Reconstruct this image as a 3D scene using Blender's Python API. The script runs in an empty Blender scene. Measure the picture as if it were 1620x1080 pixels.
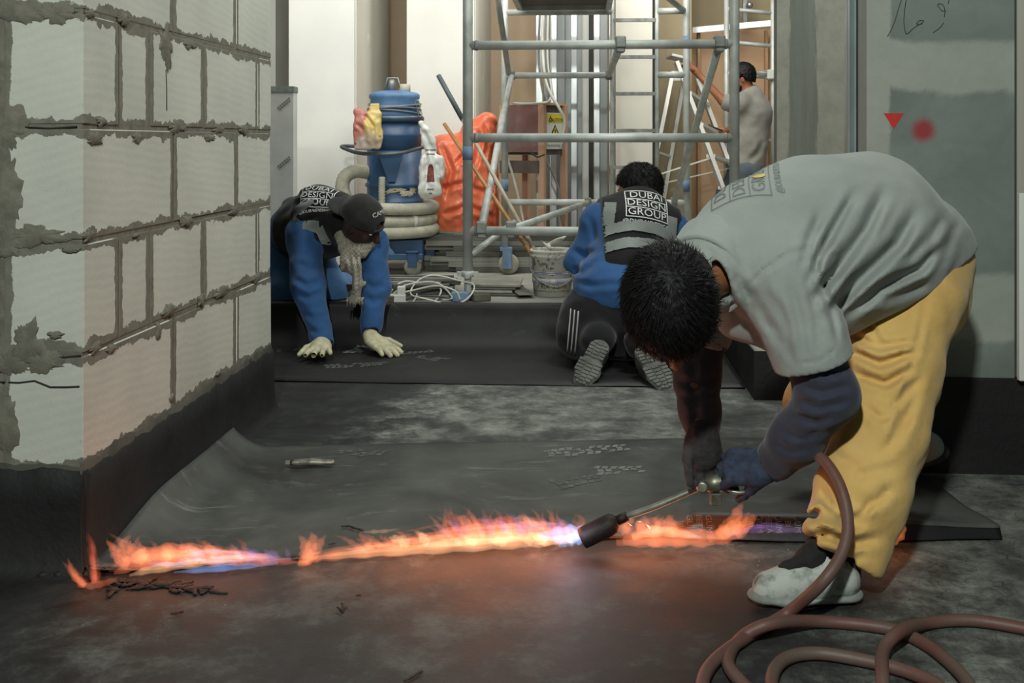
import bpy, bmesh, math, random
import numpy as np
from mathutils import Vector, Matrix, noise as mnoise
from mathutils.bvhtree import BVHTree

random.seed(7)
rng = np.random.default_rng(7)
scene = bpy.context.scene
COL = scene.collection

# ------------------------------------------------------------------ camera
# eye 1.0 m above the floor, looking level along +Y; the frame is shifted down like a view camera
F_PX, HOR, CX, EYE = 1680.0, 222.0, 810.0, 1.0
cam_d = bpy.data.cameras.new('camera')
cam_d.sensor_fit = 'HORIZONTAL'
cam_d.sensor_width = 36.0
cam_d.lens = 36.0 * F_PX / 1620.0
cam_d.shift_y = -(540.0 - HOR) / 1620.0
cam_d.clip_start = 0.05
cam_d.clip_end = 100
cam = bpy.data.objects.new('camera', cam_d)
cam.location = (0, 0, EYE)
cam.rotation_euler = (math.radians(90), 0, 0)
COL.objects.link(cam)
scene.camera = cam

# ------------------------------------------------------------------ world, lights, exposure
scene.view_settings.view_transform = 'Standard'
scene.view_settings.look = 'None'
scene.view_settings.exposure = 0.0
scene.view_settings.gamma = 1.0
scene.view_settings.use_curve_mapping = False
world = bpy.data.worlds.new('world')
scene.world = world
world.use_nodes = True
wb = world.node_tree.nodes['Background']
wb.inputs[0].default_value = (0.80, 0.96, 0.88, 1)
wb.inputs[1].default_value = 0.065

def area_light(name, loc, target, size, energy, color, sy=None):
    d = bpy.data.lights.new(name, 'AREA')
    d.energy = energy
    d.color = color
    d.shape = 'RECTANGLE'
    d.size = size
    d.size_y = sy or size
    o = bpy.data.objects.new(name, d)
    o.location = loc
    o.rotation_euler = (Vector(target) - Vector(loc)).to_track_quat('-Z', 'Y').to_euler()
    COL.objects.link(o)
    return o

area_light('work_light', (-0.35, -0.7, 2.75), (0.5, 3.0, 0.5), 0.16, 118, (0.93, 1.0, 0.95))
area_light('fill_light_hall', (-0.3, 6.4, 3.4), (-0.2, 9.6, 0.9), 4.0, 145, (1.0, 0.985, 0.94), 1.8)  # unseen area light set up to brighten the hall, no fitting built
area_light('fill_light_far', (1.5, 8.8, 3.6), (1.5, 10.6, 0.8), 2.0, 78, (1.0, 0.985, 0.94), 1.2)  # unseen light added to lift the far right of the hall
area_light('fill_light_pit', (1.1, 4.0, 3.2), (-0.2, 3.2, 0.5), 1.3, 70, (0.96, 1.0, 0.95), 1.0)  # unseen light added to brighten the block wall's right face and the bent back

# ------------------------------------------------------------------ helpers
ANG = math.atan(115.0 / F_PX)          # the room is turned this much against the view axis
CA, SA = math.cos(ANG), math.sin(ANG)

def at(px, py, Y):
    return Vector(((px - CX) * Y / F_PX, Y, EYE - (py - HOR) * Y / F_PX))

def fl(px, py, z=0.0):
    """point on a level plane seen at a pixel"""
    Y = (EYE - z) * F_PX / (py - HOR)
    return Vector(((px - CX) * Y / F_PX, Y, z))

def room(u, v, z=0.0):
    return Vector((u * CA + v * SA, -u * SA + v * CA, z))

def to_room(p):
    return (p[0] * CA - p[1] * SA, p[0] * SA + p[1] * CA)

def lin(c):
    r = []
    for x in c[:3]:
        x = x / 255.0
        r.append(x / 12.92 if x <= 0.04045 else ((x + 0.055) / 1.055) ** 2.4)
    return (r[0], r[1], r[2], 1.0)

class NT:
    """tiny node-tree builder"""
    def __init__(self, name):
        self.m = bpy.data.materials.new(name)
        self.m.use_nodes = True
        self.t = self.m.node_tree
        self.b = self.t.nodes['Principled BSDF']
        self.out = self.t.nodes['Material Output']
        self.tc = None
    def n(self, typ, **kw):
        nd = self.t.nodes.new(typ)
        for k, v in kw.items():
            setattr(nd, k, v)
        return nd
    def l(self, a, b):
        self.t.links.new(a, b)
    def coord(self, which='Object'):
        if self.tc is None:
            self.tc = self.n('ShaderNodeTexCoord')
        return self.tc.outputs[which]
    def val(self, sock, v):
        if hasattr(v, 'links'):
            self.l(v, sock)
        else:
            sock.default_value = v
    def noise(self, scale=5, detail=4, rough=0.55, vec=None, stretch=None, dist=0.0, which='Object'):
        nd = self.n('ShaderNodeTexNoise')
        nd.inputs['Scale'].default_value = scale
        nd.inputs['Detail'].default_value = detail
        nd.inputs['Roughness'].default_value = rough
        nd.inputs['Distortion'].default_value = dist
        v = vec or self.coord(which)
        if stretch:
            mp = self.n('ShaderNodeMapping')
            mp.inputs['Scale'].default_value = stretch
            self.l(v, mp.inputs['Vector'])
            v = mp.outputs[0]
        self.l(v, nd.inputs['Vector'])
        return nd.outputs['Fac']
    def ramp(self, fac, stops, interp='LINEAR'):
        nd = self.n('ShaderNodeValToRGB')
        cr = nd.color_ramp
        cr.interpolation = interp
        while len(cr.elements) < len(stops):
            cr.elements.new(0.5)
        for e, (p, c) in zip(cr.elements, stops):
            e.position = p
            e.color = c if len(c) == 4 else (c[0], c[1], c[2], 1)
        self.l(fac, nd.inputs[0])
        return nd.outputs[0]
    def step(self, fac, a, b):
        nd = self.n('ShaderNodeMapRange')
        nd.interpolation_type = 'SMOOTHSTEP'
        self.val(nd.inputs[0], fac)
        nd.inputs[1].default_value = a
        nd.inputs[2].default_value = b
        return nd.outputs[0]
    def math(self, op, a, b=0.0, c=None):
        nd = self.n('ShaderNodeMath', operation=op)
        self.val(nd.inputs[0], a)
        self.val(nd.inputs[1], b)
        if c is not None:
            self.val(nd.inputs[2], c)
        return nd.outputs[0]
    def mix(self, fac, a, b):
        nd = self.n('ShaderNodeMix', data_type='RGBA')
        self.val(nd.inputs[0], fac)
        self.val(nd.inputs[6], a)
        self.val(nd.inputs[7], b)
        return nd.outputs[2]
    def sep(self, vec):
        nd = self.n('ShaderNodeSeparateXYZ')
        self.l(vec, nd.inputs[0])
        return nd.outputs
    def base(self, c):
        self.val(self.b.inputs['Base Color'], c)
    def rough(self, r):
        self.val(self.b.inputs['Roughness'], r)
    def bump(self, h, strength=0.3, dist=0.01, prev=None):
        nd = self.n('ShaderNodeBump')
        nd.inputs['Strength'].default_value = strength
        nd.inputs['Distance'].default_value = dist
        self.l(h, nd.inputs['Height'])
        if prev is not None:
            self.l(prev, nd.inputs['Normal'])
        self.l(nd.outputs[0], self.b.inputs['Normal'])
        return nd.outputs[0]

MATS = {}
def plain(name, c1, c2=None, scale=8, rough=0.7, metal=0.0, bump=0.0, bscale=60, lo=0.35, hi=0.65,
          stretch=None, spec=None, detail=4, bdist=0.004):
    if name in MATS:
        return MATS[name]
    t = NT(name)
    if c2 is None:
        c2 = tuple(x * 0.8 for x in c1)
    t.base(t.ramp(t.noise(scale, detail, stretch=stretch), [(lo, lin(c1)), (hi, lin(c2))]))
    t.rough(rough)
    t.b.inputs['Metallic'].default_value = metal
    if spec is not None:
        t.b.inputs['Specular IOR Level'].default_value = spec
    if bump:
        t.bump(t.noise(bscale, 3, stretch=stretch), bump, bdist)
    MATS[name] = t.m
    return t.m

def tag(o, label=None, cat=None, group=None, kind=None):
    if label: o['label'] = label
    if cat: o['category'] = cat
    if group: o['group'] = group
    if kind: o['kind'] = kind
    return o

def link(name, me, mat=None, parent=None, mw=None):
    o = bpy.data.objects.new(name, me)
    COL.objects.link(o)
    if mat is not None:
        if isinstance(mat, (list, tuple)):
            for m in mat:
                me.materials.append(m)
        elif not me.materials:
            me.materials.append(mat)
    if parent is not None:
        o.parent = parent
        o.matrix_parent_inverse = parent.matrix_basis.inverted()   # vertices stay in world metres
    return o

def thing(name, label, cat, loc=(0, 0, 0), group=None):
    o = bpy.data.objects.new(name, None)
    o.empty_display_size = 0.1
    COL.objects.link(o)
    o.location = loc
    return tag(o, label, cat, group)

class MB:
    """collects shapes into one mesh, world coordinates"""
    def __init__(self):
        self.v, self.f, self.s = [], [], []
    def add(self, vs, fs, smooth=False):
        b = len(self.v)
        self.v += [tuple(x) for x in vs]
        for f in fs:
            self.f.append(tuple(i + b for i in f))
            self.s.append(smooth)
        return self
    def box(self, c, half, ax=None):
        c = Vector(c)
        ax = ax or (Vector((1, 0, 0)), Vector((0, 1, 0)), Vector((0, 0, 1)))
        vs = []
        for sx in (-1, 1):
            for sy in (-1, 1):
                for sz in (-1, 1):
                    vs.append(c + ax[0] * sx * half[0] + ax[1] * sy * half[1] + ax[2] * sz * half[2])
        return self.add(vs, [(0, 1, 3, 2), (4, 6, 7, 5), (0, 4, 5, 1), (2, 3, 7, 6), (0, 2, 6, 4), (1, 5, 7, 3)])
    def rbox(self, u0, u1, v0, v1, z0, z1):
        """box in the room's turned frame"""
        ax = (room(1, 0), room(0, 1), Vector((0, 0, 1)))
        return self.box(room((u0 + u1) / 2, (v0 + v1) / 2, (z0 + z1) / 2), ((u1 - u0) / 2, (v1 - v0) / 2, (z1 - z0) / 2), ax)
    def prism(self, pts, z0, z1):
        n = len(pts)
        vs = [(p[0], p[1], z0) for p in pts] + [(p[0], p[1], z1) for p in pts]
        fs = [tuple(range(n - 1, -1, -1)), tuple(range(n, 2 * n))]
        fs += [(i, (i + 1) % n, n + (i + 1) % n, n + i) for i in range(n)]
        return self.add(vs, fs)
    def tube(self, pts, r, seg=10, cap=True, closed=False, smooth=True, squash=None):
        pts = [Vector(p) for p in pts]
        n = len(pts)
        rr = r if isinstance(r, (list, tuple, np.ndarray)) else [r] * n
        t = (pts[1] - pts[0]).normalized()
        up = Vector((0, 0, 1)) if abs(t.z) < 0.9 else Vector((1, 0, 0))
        nrm = t.cross(up).normalized()
        vs = []
        for i, p in enumerate(pts):
            if closed:
                t2 = (pts[(i + 1) % n] - pts[i - 1]).normalized()
            elif i == 0:
                t2 = (pts[1] - pts[0]).normalized()
            elif i == n - 1:
                t2 = (pts[-1] - pts[-2]).normalized()
            else:
                t2 = (pts[i + 1] - pts[i - 1]).normalized()
            nrm = (nrm - t2 * nrm.dot(t2))
            nrm = nrm.normalized() if nrm.length > 1e-6 else t2.orthogonal().normalized()
            b = t2.cross(nrm)
            for k in range(seg):
                a = 2 * math.pi * k / seg
                q = nrm * math.cos(a) + b * math.sin(a) * (squash or 1.0)
                vs.append(p + q * rr[i])
        fs = []
        for i in range(n if closed else n - 1):
            j = (i + 1) % n
            for k in range(seg):
                k2 = (k + 1) % seg
                fs.append((i * seg + k, i * seg + k2, j * seg + k2, j * seg + k))
        if cap and not closed:
            fs.append(tuple(range(seg - 1, -1, -1)))
            fs.append(tuple((n - 1) * seg + k for k in range(seg)))
        return self.add(vs, fs, smooth)
    def bar(self, a, b, r, seg=10):
        return self.tube([a, b], r, seg)
    def flatbar(self, a, b, w, t, up=(0, 0, 1)):
        """rectangular bar from a to b, w wide (along up x dir), t thick (along up)"""
        a, b = Vector(a), Vector(b)
        d = (b - a)
        L = d.length
        d.normalize()
        up = Vector(up)
        if abs(d.dot(up)) > 0.97:
            up = Vector((1, 0, 0))
        s = d.cross(up).normalized()
        w3 = s.cross(d).normalized()
        return self.box((a + b) / 2, (L / 2, w / 2, t / 2), (d, s, w3))
    def lathe(self, prof, c=(0, 0, 0), seg=32, axis=None, smooth=True):
        """prof: (radius, height) list about an axis through c"""
        c = Vector(c)
        ax = Vector(axis).normalized() if axis is not None else Vector((0, 0, 1))
        e1 = ax.orthogonal().normalized()
        e2 = ax.cross(e1)
        vs = []
        for (r, h) in prof:
            for k in range(seg):
                a = 2 * math.pi * k / seg
                vs.append(c + ax * h + (e1 * math.cos(a) + e2 * math.sin(a)) * r)
        fs = []
        for i in range(len(prof) - 1):
            for k in range(seg):
                k2 = (k + 1) % seg
                fs.append((i * seg + k, i * seg + k2, (i + 1) * seg + k2, (i + 1) * seg + k))
        self.add(vs, fs, smooth)
        b = len(self.v) - len(vs)
        if prof[0][0] > 1e-4:
            self.f.append(tuple(b + k for k in range(seg - 1, -1, -1))); self.s.append(False)
        if prof[-1][0] > 1e-4:
            self.f.append(tuple(b + (len(prof) - 1) * seg + k for k in range(seg))); self.s.append(False)
        return self
    def mesh(self, name):
        me = bpy.data.meshes.new(name)
        me.from_pydata(self.v, [], self.f)
        me.polygons.foreach_set('use_smooth', self.s)
        me.update()
        return me
    def build(self, name, mat, parent=None, bevel=0.0, recalc=True):
        me = self.mesh(name)
        if recalc or bevel:
            bm = bmesh.new(); bm.from_mesh(me)
            if bevel:
                es = [e for e in bm.edges if len(e.link_faces) == 2 and e.calc_face_angle(0) > 0.6]
                bmesh.ops.bevel(bm, geom=es, offset=bevel, segments=1, affect='EDGES')
            bmesh.ops.recalc_face_normals(bm, faces=bm.faces)
            bm.to_mesh(me); bm.free()
        return link(name, me, mat, parent)

def spline(pts, n=8, closed=False):
    """Catmull-Rom through points"""
    pts = [Vector(p) for p in pts]
    out = []
    N = len(pts)
    rngi = range(N) if closed else range(N - 1)
    for i in rngi:
        if closed:
            p0, p1, p2, p3 = pts[i - 1], pts[i], pts[(i + 1) % N], pts[(i + 2) % N]
        else:
            p1, p2 = pts[i], pts[i + 1]
            p0 = pts[i - 1] if i > 0 else p1 * 2 - p2
            p3 = pts[i + 2] if i + 2 < N else p2 * 2 - p1
        for k in range(n):
            t = k / n
            out.append(0.5 * ((2 * p1) + (p2 - p0) * t + (2 * p0 - 5 * p1 + 4 * p2 - p3) * t * t + (3 * p1 - p0 - 3 * p2 + p3) * t ** 3))
    if not closed:
        out.append(pts[-1])
    return out

# ------------------------------------------------------------------ writing
def text_tris(s, size=1.0):
    cu = bpy.data.curves.new('tmp', 'FONT')
    cu.body = s
    cu.size = size
    cu.align_x = 'CENTER'
    cu.align_y = 'CENTER'
    cu.resolution_u = 2
    o = bpy.data.objects.new('tmp', cu)
    COL.objects.link(o)
    bpy.context.view_layer.update()
    dg = bpy.context.evaluated_depsgraph_get()
    me = o.evaluated_get(dg).to_mesh()
    vs = [v.co.copy() for v in me.vertices]
    fs = [tuple(p.vertices) for p in me.polygons]
    o.evaluated_get(dg).to_mesh_clear()
    bpy.data.objects.remove(o)
    bpy.data.curves.remove(cu)
    return vs, fs

def flat_text(mb, s, origin, ux, uy, size, off=0.0, sx=1.0):
    """lettering laid on the plane (origin, ux, uy)"""
    ux, uy = Vector(ux).normalized(), Vector(uy).normalized()
    n = ux.cross(uy)
    vs, fs = text_tris(s, size)
    mb.add([Vector(origin) + ux * v.x * sx + uy * v.y + n * off for v in vs], fs)

def bvh_of(o):
    me = o.data
    return BVHTree.FromPolygons([v.co.copy() for v in me.vertices], [tuple(p.vertices) for p in me.polygons])

def wrap_mesh(vs2, fs, origin, ux, uy, bvh, off, cut=None):
    """lay a flat outline (x,y) over a curved surface by casting along the plane normal"""
    ux, uy = Vector(ux), Vector(uy)
    n = ux.cross(uy).normalized()
    bm = bmesh.new()
    bv = [bm.verts.new((v[0], v[1], 0)) for v in vs2]
    for f in fs:
        try: bm.faces.new([bv[i] for i in f])
        except ValueError: pass
    if cut:
        bmesh.ops.triangulate(bm, faces=bm.faces)
        for _ in range(4):
            es = [e for e in bm.edges if e.calc_length() > cut]
            if not es: break
            bmesh.ops.subdivide_edges(bm, edges=es, cuts=1)
            bmesh.ops.triangulate(bm, faces=bm.faces)
    bm.verts.index_update()
    out = []
    for v in bm.verts:
        p = Vector(origin) + ux * v.co.x + uy * v.co.y
        h = bvh.ray_cast(p + n * 0.3, -n)
        out.append((h[0] + n * off) if h[0] is not None else None)
    of = [tuple(v.index for v in f.verts) for f in bm.faces]
    of = [f for f in of if all(out[i] is not None for i in f) and max((out[i] - out[j]).length for i in f for j in f) < 0.12]
    out = [q if q is not None else Vector(origin) for q in out]
    bm.free()
    return out, of

def wrap_text(mb, s, origin, ux, uy, size, bvh, off=0.002, cut=0.02, sx=1.0):
    vs, fs = text_tris(s, size)
    o, f = wrap_mesh([(v.x * sx, v.y) for v in vs], fs, origin, Vector(ux).normalized(), Vector(uy).normalized(), bvh, off, cut)
    mb.add(o, f)

def wrap_strip(mb, pts, w, origin, ux, uy, bvh, off=0.002, cut=0.02):
    """line of width w through 2-D points"""
    for a, b in zip(pts[:-1], pts[1:]):
        a, b = Vector((a[0], a[1])), Vector((b[0], b[1]))
        d = (b - a).normalized()
        s = Vector((-d.y, d.x)) * w / 2
        q = [a - s, b - s, b + s, a + s]
        o, f = wrap_mesh(q, [(0, 1, 2, 3)], origin, Vector(ux).normalized(), Vector(uy).normalized(), bvh, off, cut)
        mb.add(o, f)

# ------------------------------------------------------------------ signed-distance modelling for bodies and cloth
def vnoise(P, f, seed=0):
    """cheap smooth noise from warped sines, P (...,3)"""
    x, y, z = P[..., 0] * f, P[..., 1] * f, P[..., 2] * f
    s = seed * 1.7
    a = np.sin(x * 1.3 + 2.1 * np.sin(y * 0.9 + s) + s) + np.sin(y * 1.7 + 1.9 * np.sin(z * 1.1 + s * 2) + 1.3)
    b = np.sin(z * 1.5 + 2.3 * np.sin(x * 0.8 + s * 3) + 0.7)
    return (a + b) / 3.0

class Field:
    def __init__(self, lo, hi, vox):
        self.lo = np.array(lo, dtype=np.float64)
        self.vox = vox
        self.n = np.ceil((np.array(hi) - self.lo) / vox).astype(int) + 1
        self.F = np.full(tuple(self.n), 1.0, dtype=np.float32)
        self.ax = [self.lo[i] + vox * np.arange(self.n[i]) for i in range(3)]
    def sub(self, lo, hi):
        sl = []
        for i in range(3):
            a = int(np.clip(math.floor((lo[i] - self.lo[i]) / self.vox), 0, self.n[i]))
            b = int(np.clip(math.ceil((hi[i] - self.lo[i]) / self.vox) + 1, 0, self.n[i]))
            if b <= a: return None, None
            sl.append(slice(a, b))
        g = np.meshgrid(self.ax[0][sl[0]], self.ax[1][sl[1]], self.ax[2][sl[2]], indexing='ij')
        return tuple(sl), np.stack(g, -1).astype(np.float32)
    def comb(self, sl, d, k, op):
        f = self.F[sl]
        if op == 's':
            d = -d
            if k > 0:
                h = np.maximum(k - np.abs(f - d), 0) / k
                r = np.maximum(f, d) + h * h * k * 0.25
            else:
                r = np.maximum(f, d)
        else:
            if k > 0:
                h = np.maximum(k - np.abs(f - d), 0) / k
                r = np.minimum(f, d) - h * h * k * 0.25
            else:
                r = np.minimum(f, d)
        self.F[sl] = r
    def cone(self, a, b, ra, rb=None, k=0.02, op='u', sq=None):
        rb = ra if rb is None else rb
        a, b = np.array(a, float), np.array(b, float)
        m = max(ra, rb) * (1.0 if sq is None else max(1.0, sq[1])) + k + 0.04
        sl, P = self.sub(np.minimum(a, b) - m, np.maximum(a, b) + m)
        if sl is None: return self
        ba = b - a
        L2 = max(float(ba @ ba), 1e-12)
        q = P - a.astype(np.float32)
        t = np.clip((q @ ba.astype(np.float32)) / L2, 0, 1)
        w = q - t[..., None] * ba.astype(np.float32)
        if sq is not None:
            e = np.array(sq[0], float); e /= np.linalg.norm(e)
            c = w @ e.astype(np.float32)
            w = w + ((1.0 / sq[1] - 1.0) * c)[..., None] * e.astype(np.float32)
        d = np.linalg.norm(w, axis=-1) - (ra + (rb - ra) * t)
        self.comb(sl, d, k, op)
        return self
    def chain(self, pts, rs, k=0.02, op='u', sq=None):
        for i in range(len(pts) - 1):
            self.cone(pts[i], pts[i + 1], rs[i], rs[i + 1], k, op, sq)
        return self
    def ell(self, c, r, R=None, k=0.02, op='u'):
        """ellipsoid; R: columns are its axes"""
        c = np.array(c, float)
        r = np.array(r, float)
        m = r.max() + k + 0.04
        sl, P = self.sub(c - m, c + m)
        if sl is None: return self
        q = P - c.astype(np.float32)
        if R is not None:
            q = q @ np.array(R, np.float32)
        k0 = np.linalg.norm(q / r.astype(np.float32), axis=-1)
        k1 = np.linalg.norm(q / (r * r).astype(np.float32), axis=-1) + 1e-6
        d = k0 * (k0 - 1.0) / k1
        self.comb(sl, d, k, op)
        return self
    def box(self, c, h, R=None, rad=0.005, k=0.01, op='u'):
        c = np.array(c, float); h = np.array(h, float)
        m = float(np.linalg.norm(h)) + k + 0.03
        sl, P = self.sub(c - m, c + m)
        if sl is None: return self
        q = P - c.astype(np.float32)
        if R is not None:
            q = q @ np.array(R, np.float32)
        q = np.abs(q) - (h - rad).astype(np.float32)
        d = np.linalg.norm(np.maximum(q, 0), axis=-1) + np.minimum(q.max(-1), 0) - rad
        self.comb(sl, d, k, op)
        return self
    def allP(self):
        g = np.meshgrid(*self.ax, indexing='ij')
        return np.stack(g, -1).astype(np.float32)
    def keep(self, p, n, k=0.0):
        """keep the side the normal points away from"""
        n = np.array(n, float); n /= np.linalg.norm(n)
        x, y, z = [a.astype(np.float32) for a in self.ax]
        d = ((x - p[0]) * n[0])[:, None, None] + ((y - p[1]) * n[1])[None, :, None] + ((z - p[2]) * n[2])[None, None, :]
        self.F = np.maximum(self.F, d)
        return self
    def wob(self, amp, freq, seed=0, stretch=(1, 1, 1)):
        m = np.abs(self.F) < 0.06
        idx = np.nonzero(m)
        P = np.stack([self.ax[i][idx[i]] for i in range(3)], -1) * np.array(stretch)
        self.F[idx] += amp * vnoise(P, freq, seed).astype(np.float32)
        return self
    def grooves(self, lines, side=None):
        """creases: polylines in picture pixels, (points, depth m, half width px); cut into the near cloth"""
        m = np.abs(self.F) < 0.05
        idx = np.nonzero(m)
        P = np.stack([self.ax[i][idx[i]] for i in range(3)], -1)
        px = CX + F_PX * P[:, 0] / P[:, 1]
        py = HOR + F_PX * (EYE - P[:, 2]) / P[:, 1]
        tot = np.zeros(len(px))
        for pts, dep, w in lines:
            best = np.full(len(px), 1e9)
            tt = np.zeros(len(px))
            n = len(pts) - 1
            for i in range(n):
                ax_, ay = pts[i]; bx, by = pts[i + 1]
                dx, dy = bx - ax_, by - ay
                t = np.clip(((px - ax_) * dx + (py - ay) * dy) / (dx * dx + dy * dy), 0, 1)
                d = np.hypot(px - ax_ - t * dx, py - ay - t * dy)
                c = d < best
                best[c] = d[c]
                tt[c] = (i + t[c]) / n
            taper = np.clip(np.minimum(tt, 1 - tt) * 5 + 0.15, 0, 1)
            e = np.exp(-(best / w) ** 2) - 0.45 * np.exp(-((best - 1.9 * w) / w) ** 2)
            tot += dep * taper * e
        self.F[idx] += tot.astype(np.float32)
        return self
    def build(self, name, mat, parent=None, smooth=2):
        F = self.F
        s = F < 0
        nx, ny, nz = F.shape
        cnt = np.zeros((nx - 1, ny - 1, nz - 1), np.int8)
        for i in (0, 1):
            for j in (0, 1):
                for k in (0, 1):
                    cnt += s[i:nx - 1 + i, j:ny - 1 + j, k:nz - 1 + k]
        act = (cnt > 0) & (cnt < 8)
        ci = np.stack(np.nonzero(act), -1)
        nv = len(ci)
        idm = np.full(act.shape, -1, np.int32)
        idm[act] = np.arange(nv)
        pos = np.zeros((nv, 3)); num = np.zeros(nv)
        cor = [(i, j, k) for i in (0, 1) for j in (0, 1) for k in (0, 1)]
        vals = {c: F[ci[:, 0] + c[0], ci[:, 1] + c[1], ci[:, 2] + c[2]].astype(np.float64) for c in cor}
        for c in cor:
            for ax in range(3):
                if c[ax] == 0:
                    c2 = list(c); c2[ax] = 1; c2 = tuple(c2)
                    a, b = vals[c], vals[c2]
                    m = (a < 0) != (b < 0)
                    t = np.where(m, a / np.where(a == b, 1, a - b), 0)
                    for q in range(3):
                        pos[:, q] += np.where(m, c[q] + (t if q == ax else 0), 0)
                    num += m
        pos = pos / num[:, None] + ci
        V = self.lo + pos * self.vox
        quads = []
        # edges along each axis
        for ax in range(3):
            a = [slice(None)] * 3; b = [slice(None)] * 3
            a[ax] = slice(0, -1); b[ax] = slice(1, None)
            sa, sb = s[tuple(a)], s[tuple(b)]
            ch = np.stack(np.nonzero(sa != sb), -1)
            o1, o2 = (ax + 1) % 3, (ax + 2) % 3
            ok = (ch[:, o1] > 0) & (ch[:, o2] > 0) & (ch[:, o1] < self.n[o1] - 1) & (ch[:, o2] < self.n[o2] - 1)
            ch = ch[ok]
            def cell(d1, d2):
                c = ch.copy(); c[:, o1] -= d1; c[:, o2] -= d2
                return idm[c[:, 0], c[:, 1], c[:, 2]]
            q = np.stack([cell(1, 1), cell(0, 1), cell(0, 0), cell(1, 0)], -1)
            fl_ = ~sa[ch[:, 0], ch[:, 1], ch[:, 2]]
            q[fl_] = q[fl_][:, ::-1]
            quads.append(q)
        Q = np.concatenate(quads)
        Q = Q[(Q >= 0).all(1)]
        # relax a little
        e = np.concatenate([Q[:, [0, 1]], Q[:, [1, 2]], Q[:, [2, 3]], Q[:, [3, 0]]])
        for _ in range(smooth):
            acc = np.zeros_like(V); c = np.zeros(nv)
            for col in range(3):
                acc[:, col] = np.bincount(e[:, 0], V[e[:, 1], col], nv) + np.bincount(e[:, 1], V[e[:, 0], col], nv)
            c = np.bincount(e[:, 0], minlength=nv) + np.bincount(e[:, 1], minlength=nv)
            V = 0.5 * V + 0.5 * acc / np.maximum(c, 1)[:, None]
        me = bpy.data.meshes.new(name)
        me.vertices.add(nv); me.vertices.foreach_set('co', V.astype(np.float32).ravel())
        nq = len(Q)
        me.loops.add(nq * 4); me.loops.foreach_set('vertex_index', Q.astype(np.int32).ravel())
        me.polygons.add(nq)
        me.polygons.foreach_set('loop_start', np.arange(0, nq * 4, 4, dtype=np.int32))
        me.polygons.foreach_set('loop_total', np.full(nq, 4, np.int32))
        me.polygons.foreach_set('use_smooth', np.ones(nq, bool))
        me.update(calc_edges=True)
        me.validate()
        return link(name, me, mat, parent)

# ================================================================== THE SETTING
# ---- materials of the shell
def block_material():
    t = NT('aerated_block')
    uv = t.n('ShaderNodeUVMap'); uv.uv_map = 'pos'
    hd = t.n('ShaderNodeUVMap'); hd.uv_map = 'half'
    p, h = t.sep(uv.outputs[0]), t.sep(hd.outputs[0])
    ds = t.math('SUBTRACT', h[0], t.math('ABSOLUTE', p[0]))
    dt = t.math('SUBTRACT', h[1], t.math('ABSOLUTE', p[1]))
    n1 = t.noise(9, 5, 0.6)
    n2 = t.noise(38, 4, 0.65)
    # ragged smear of mortar squeezed over the edges
    # vertical joints: even narrow smear; bed joints: patchy tongues
    ns = t.math('ADD', t.math('MULTIPLY', n2, 0.020), t.math('MULTIPLY', n1, 0.024))
    nt_ = t.math('ADD', t.math('MULTIPLY', n2, 0.030), t.math('MULTIPLY', n1, 0.075))
    es = t.math('SUBTRACT', t.math('ADD', ds, 0.003), ns)
    et = t.math('SUBTRACT', t.math('ADD', dt, 0.030), nt_)
    m = t.math('SUBTRACT', 1.0, t.step(t.math('MINIMUM', es, et), -0.0015, 0.0015))
    # stray thin smears in the middle of a face
    n3 = t.noise(4.5, 6, 0.7, stretch=(1, 1, 1.6))
    stray = t.math('MULTIPLY', t.step(n3, 0.69, 0.71), 0.7)
    m = t.math('MAXIMUM', m, stray)
    faceb = t.ramp(t.noise(3, 5), [(0.35, lin((190, 191, 179))), (0.68, lin((174, 176, 165)))])
    # saw marks, fine level combing
    w = t.n('ShaderNodeTexWave', wave_type='BANDS', bands_direction='Z')
    w.inputs['Scale'].default_value = 13
    w.inputs['Distortion'].default_value = 5.0
    w.inputs['Detail'].default_value = 3
    w.inputs['Detail Scale'].default_value = 0.6
    mp = t.n('ShaderNodeMapping'); mp.inputs['Rotation'].default_value = (0.10, 0.25, 0)
    t.l(t.coord(), mp.inputs[0]); t.l(mp.outputs[0], w.inputs[0])
    faceb = t.mix(t.math('MULTIPLY', w.outputs['Fac'], 0.07), faceb, lin((214, 214, 203)))
    # little air pores
    v = t.n('ShaderNodeTexVoronoi'); v.inputs['Scale'].default_value = 55
    t.l(t.coord(), v.inputs['Vector'])
    pore = t.math('MULTIPLY', t.math('SUBTRACT', 1.0, t.step(v.outputs['Distance'], 0.06, 0.12)), t.step(t.noise(14, 2), 0.55, 0.62))
    faceb = t.mix(t.math('MULTIPLY', pore, 0.45), faceb, lin((120, 118, 105)))
    mort = t.ramp(t.noise(24, 5), [(0.3, lin((98, 95, 84))), (0.7, lin((120, 117, 104)))])
    t.base(t.mix(m, faceb, mort))
    t.rough(0.92)
    b = t.bump(m, 0.5, 0.004)
    b = t.bump(w.outputs['Fac'], 0.07, 0.003, b)
    t.bump(t.noise(90, 4), 0.25, 0.003, b)
    return t.m
BLOCK = block_material()
MORTAR = plain('mortar', (96, 93, 82), (116, 113, 100), scale=30, rough=0.95, bump=0.6, bscale=70)

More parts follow.
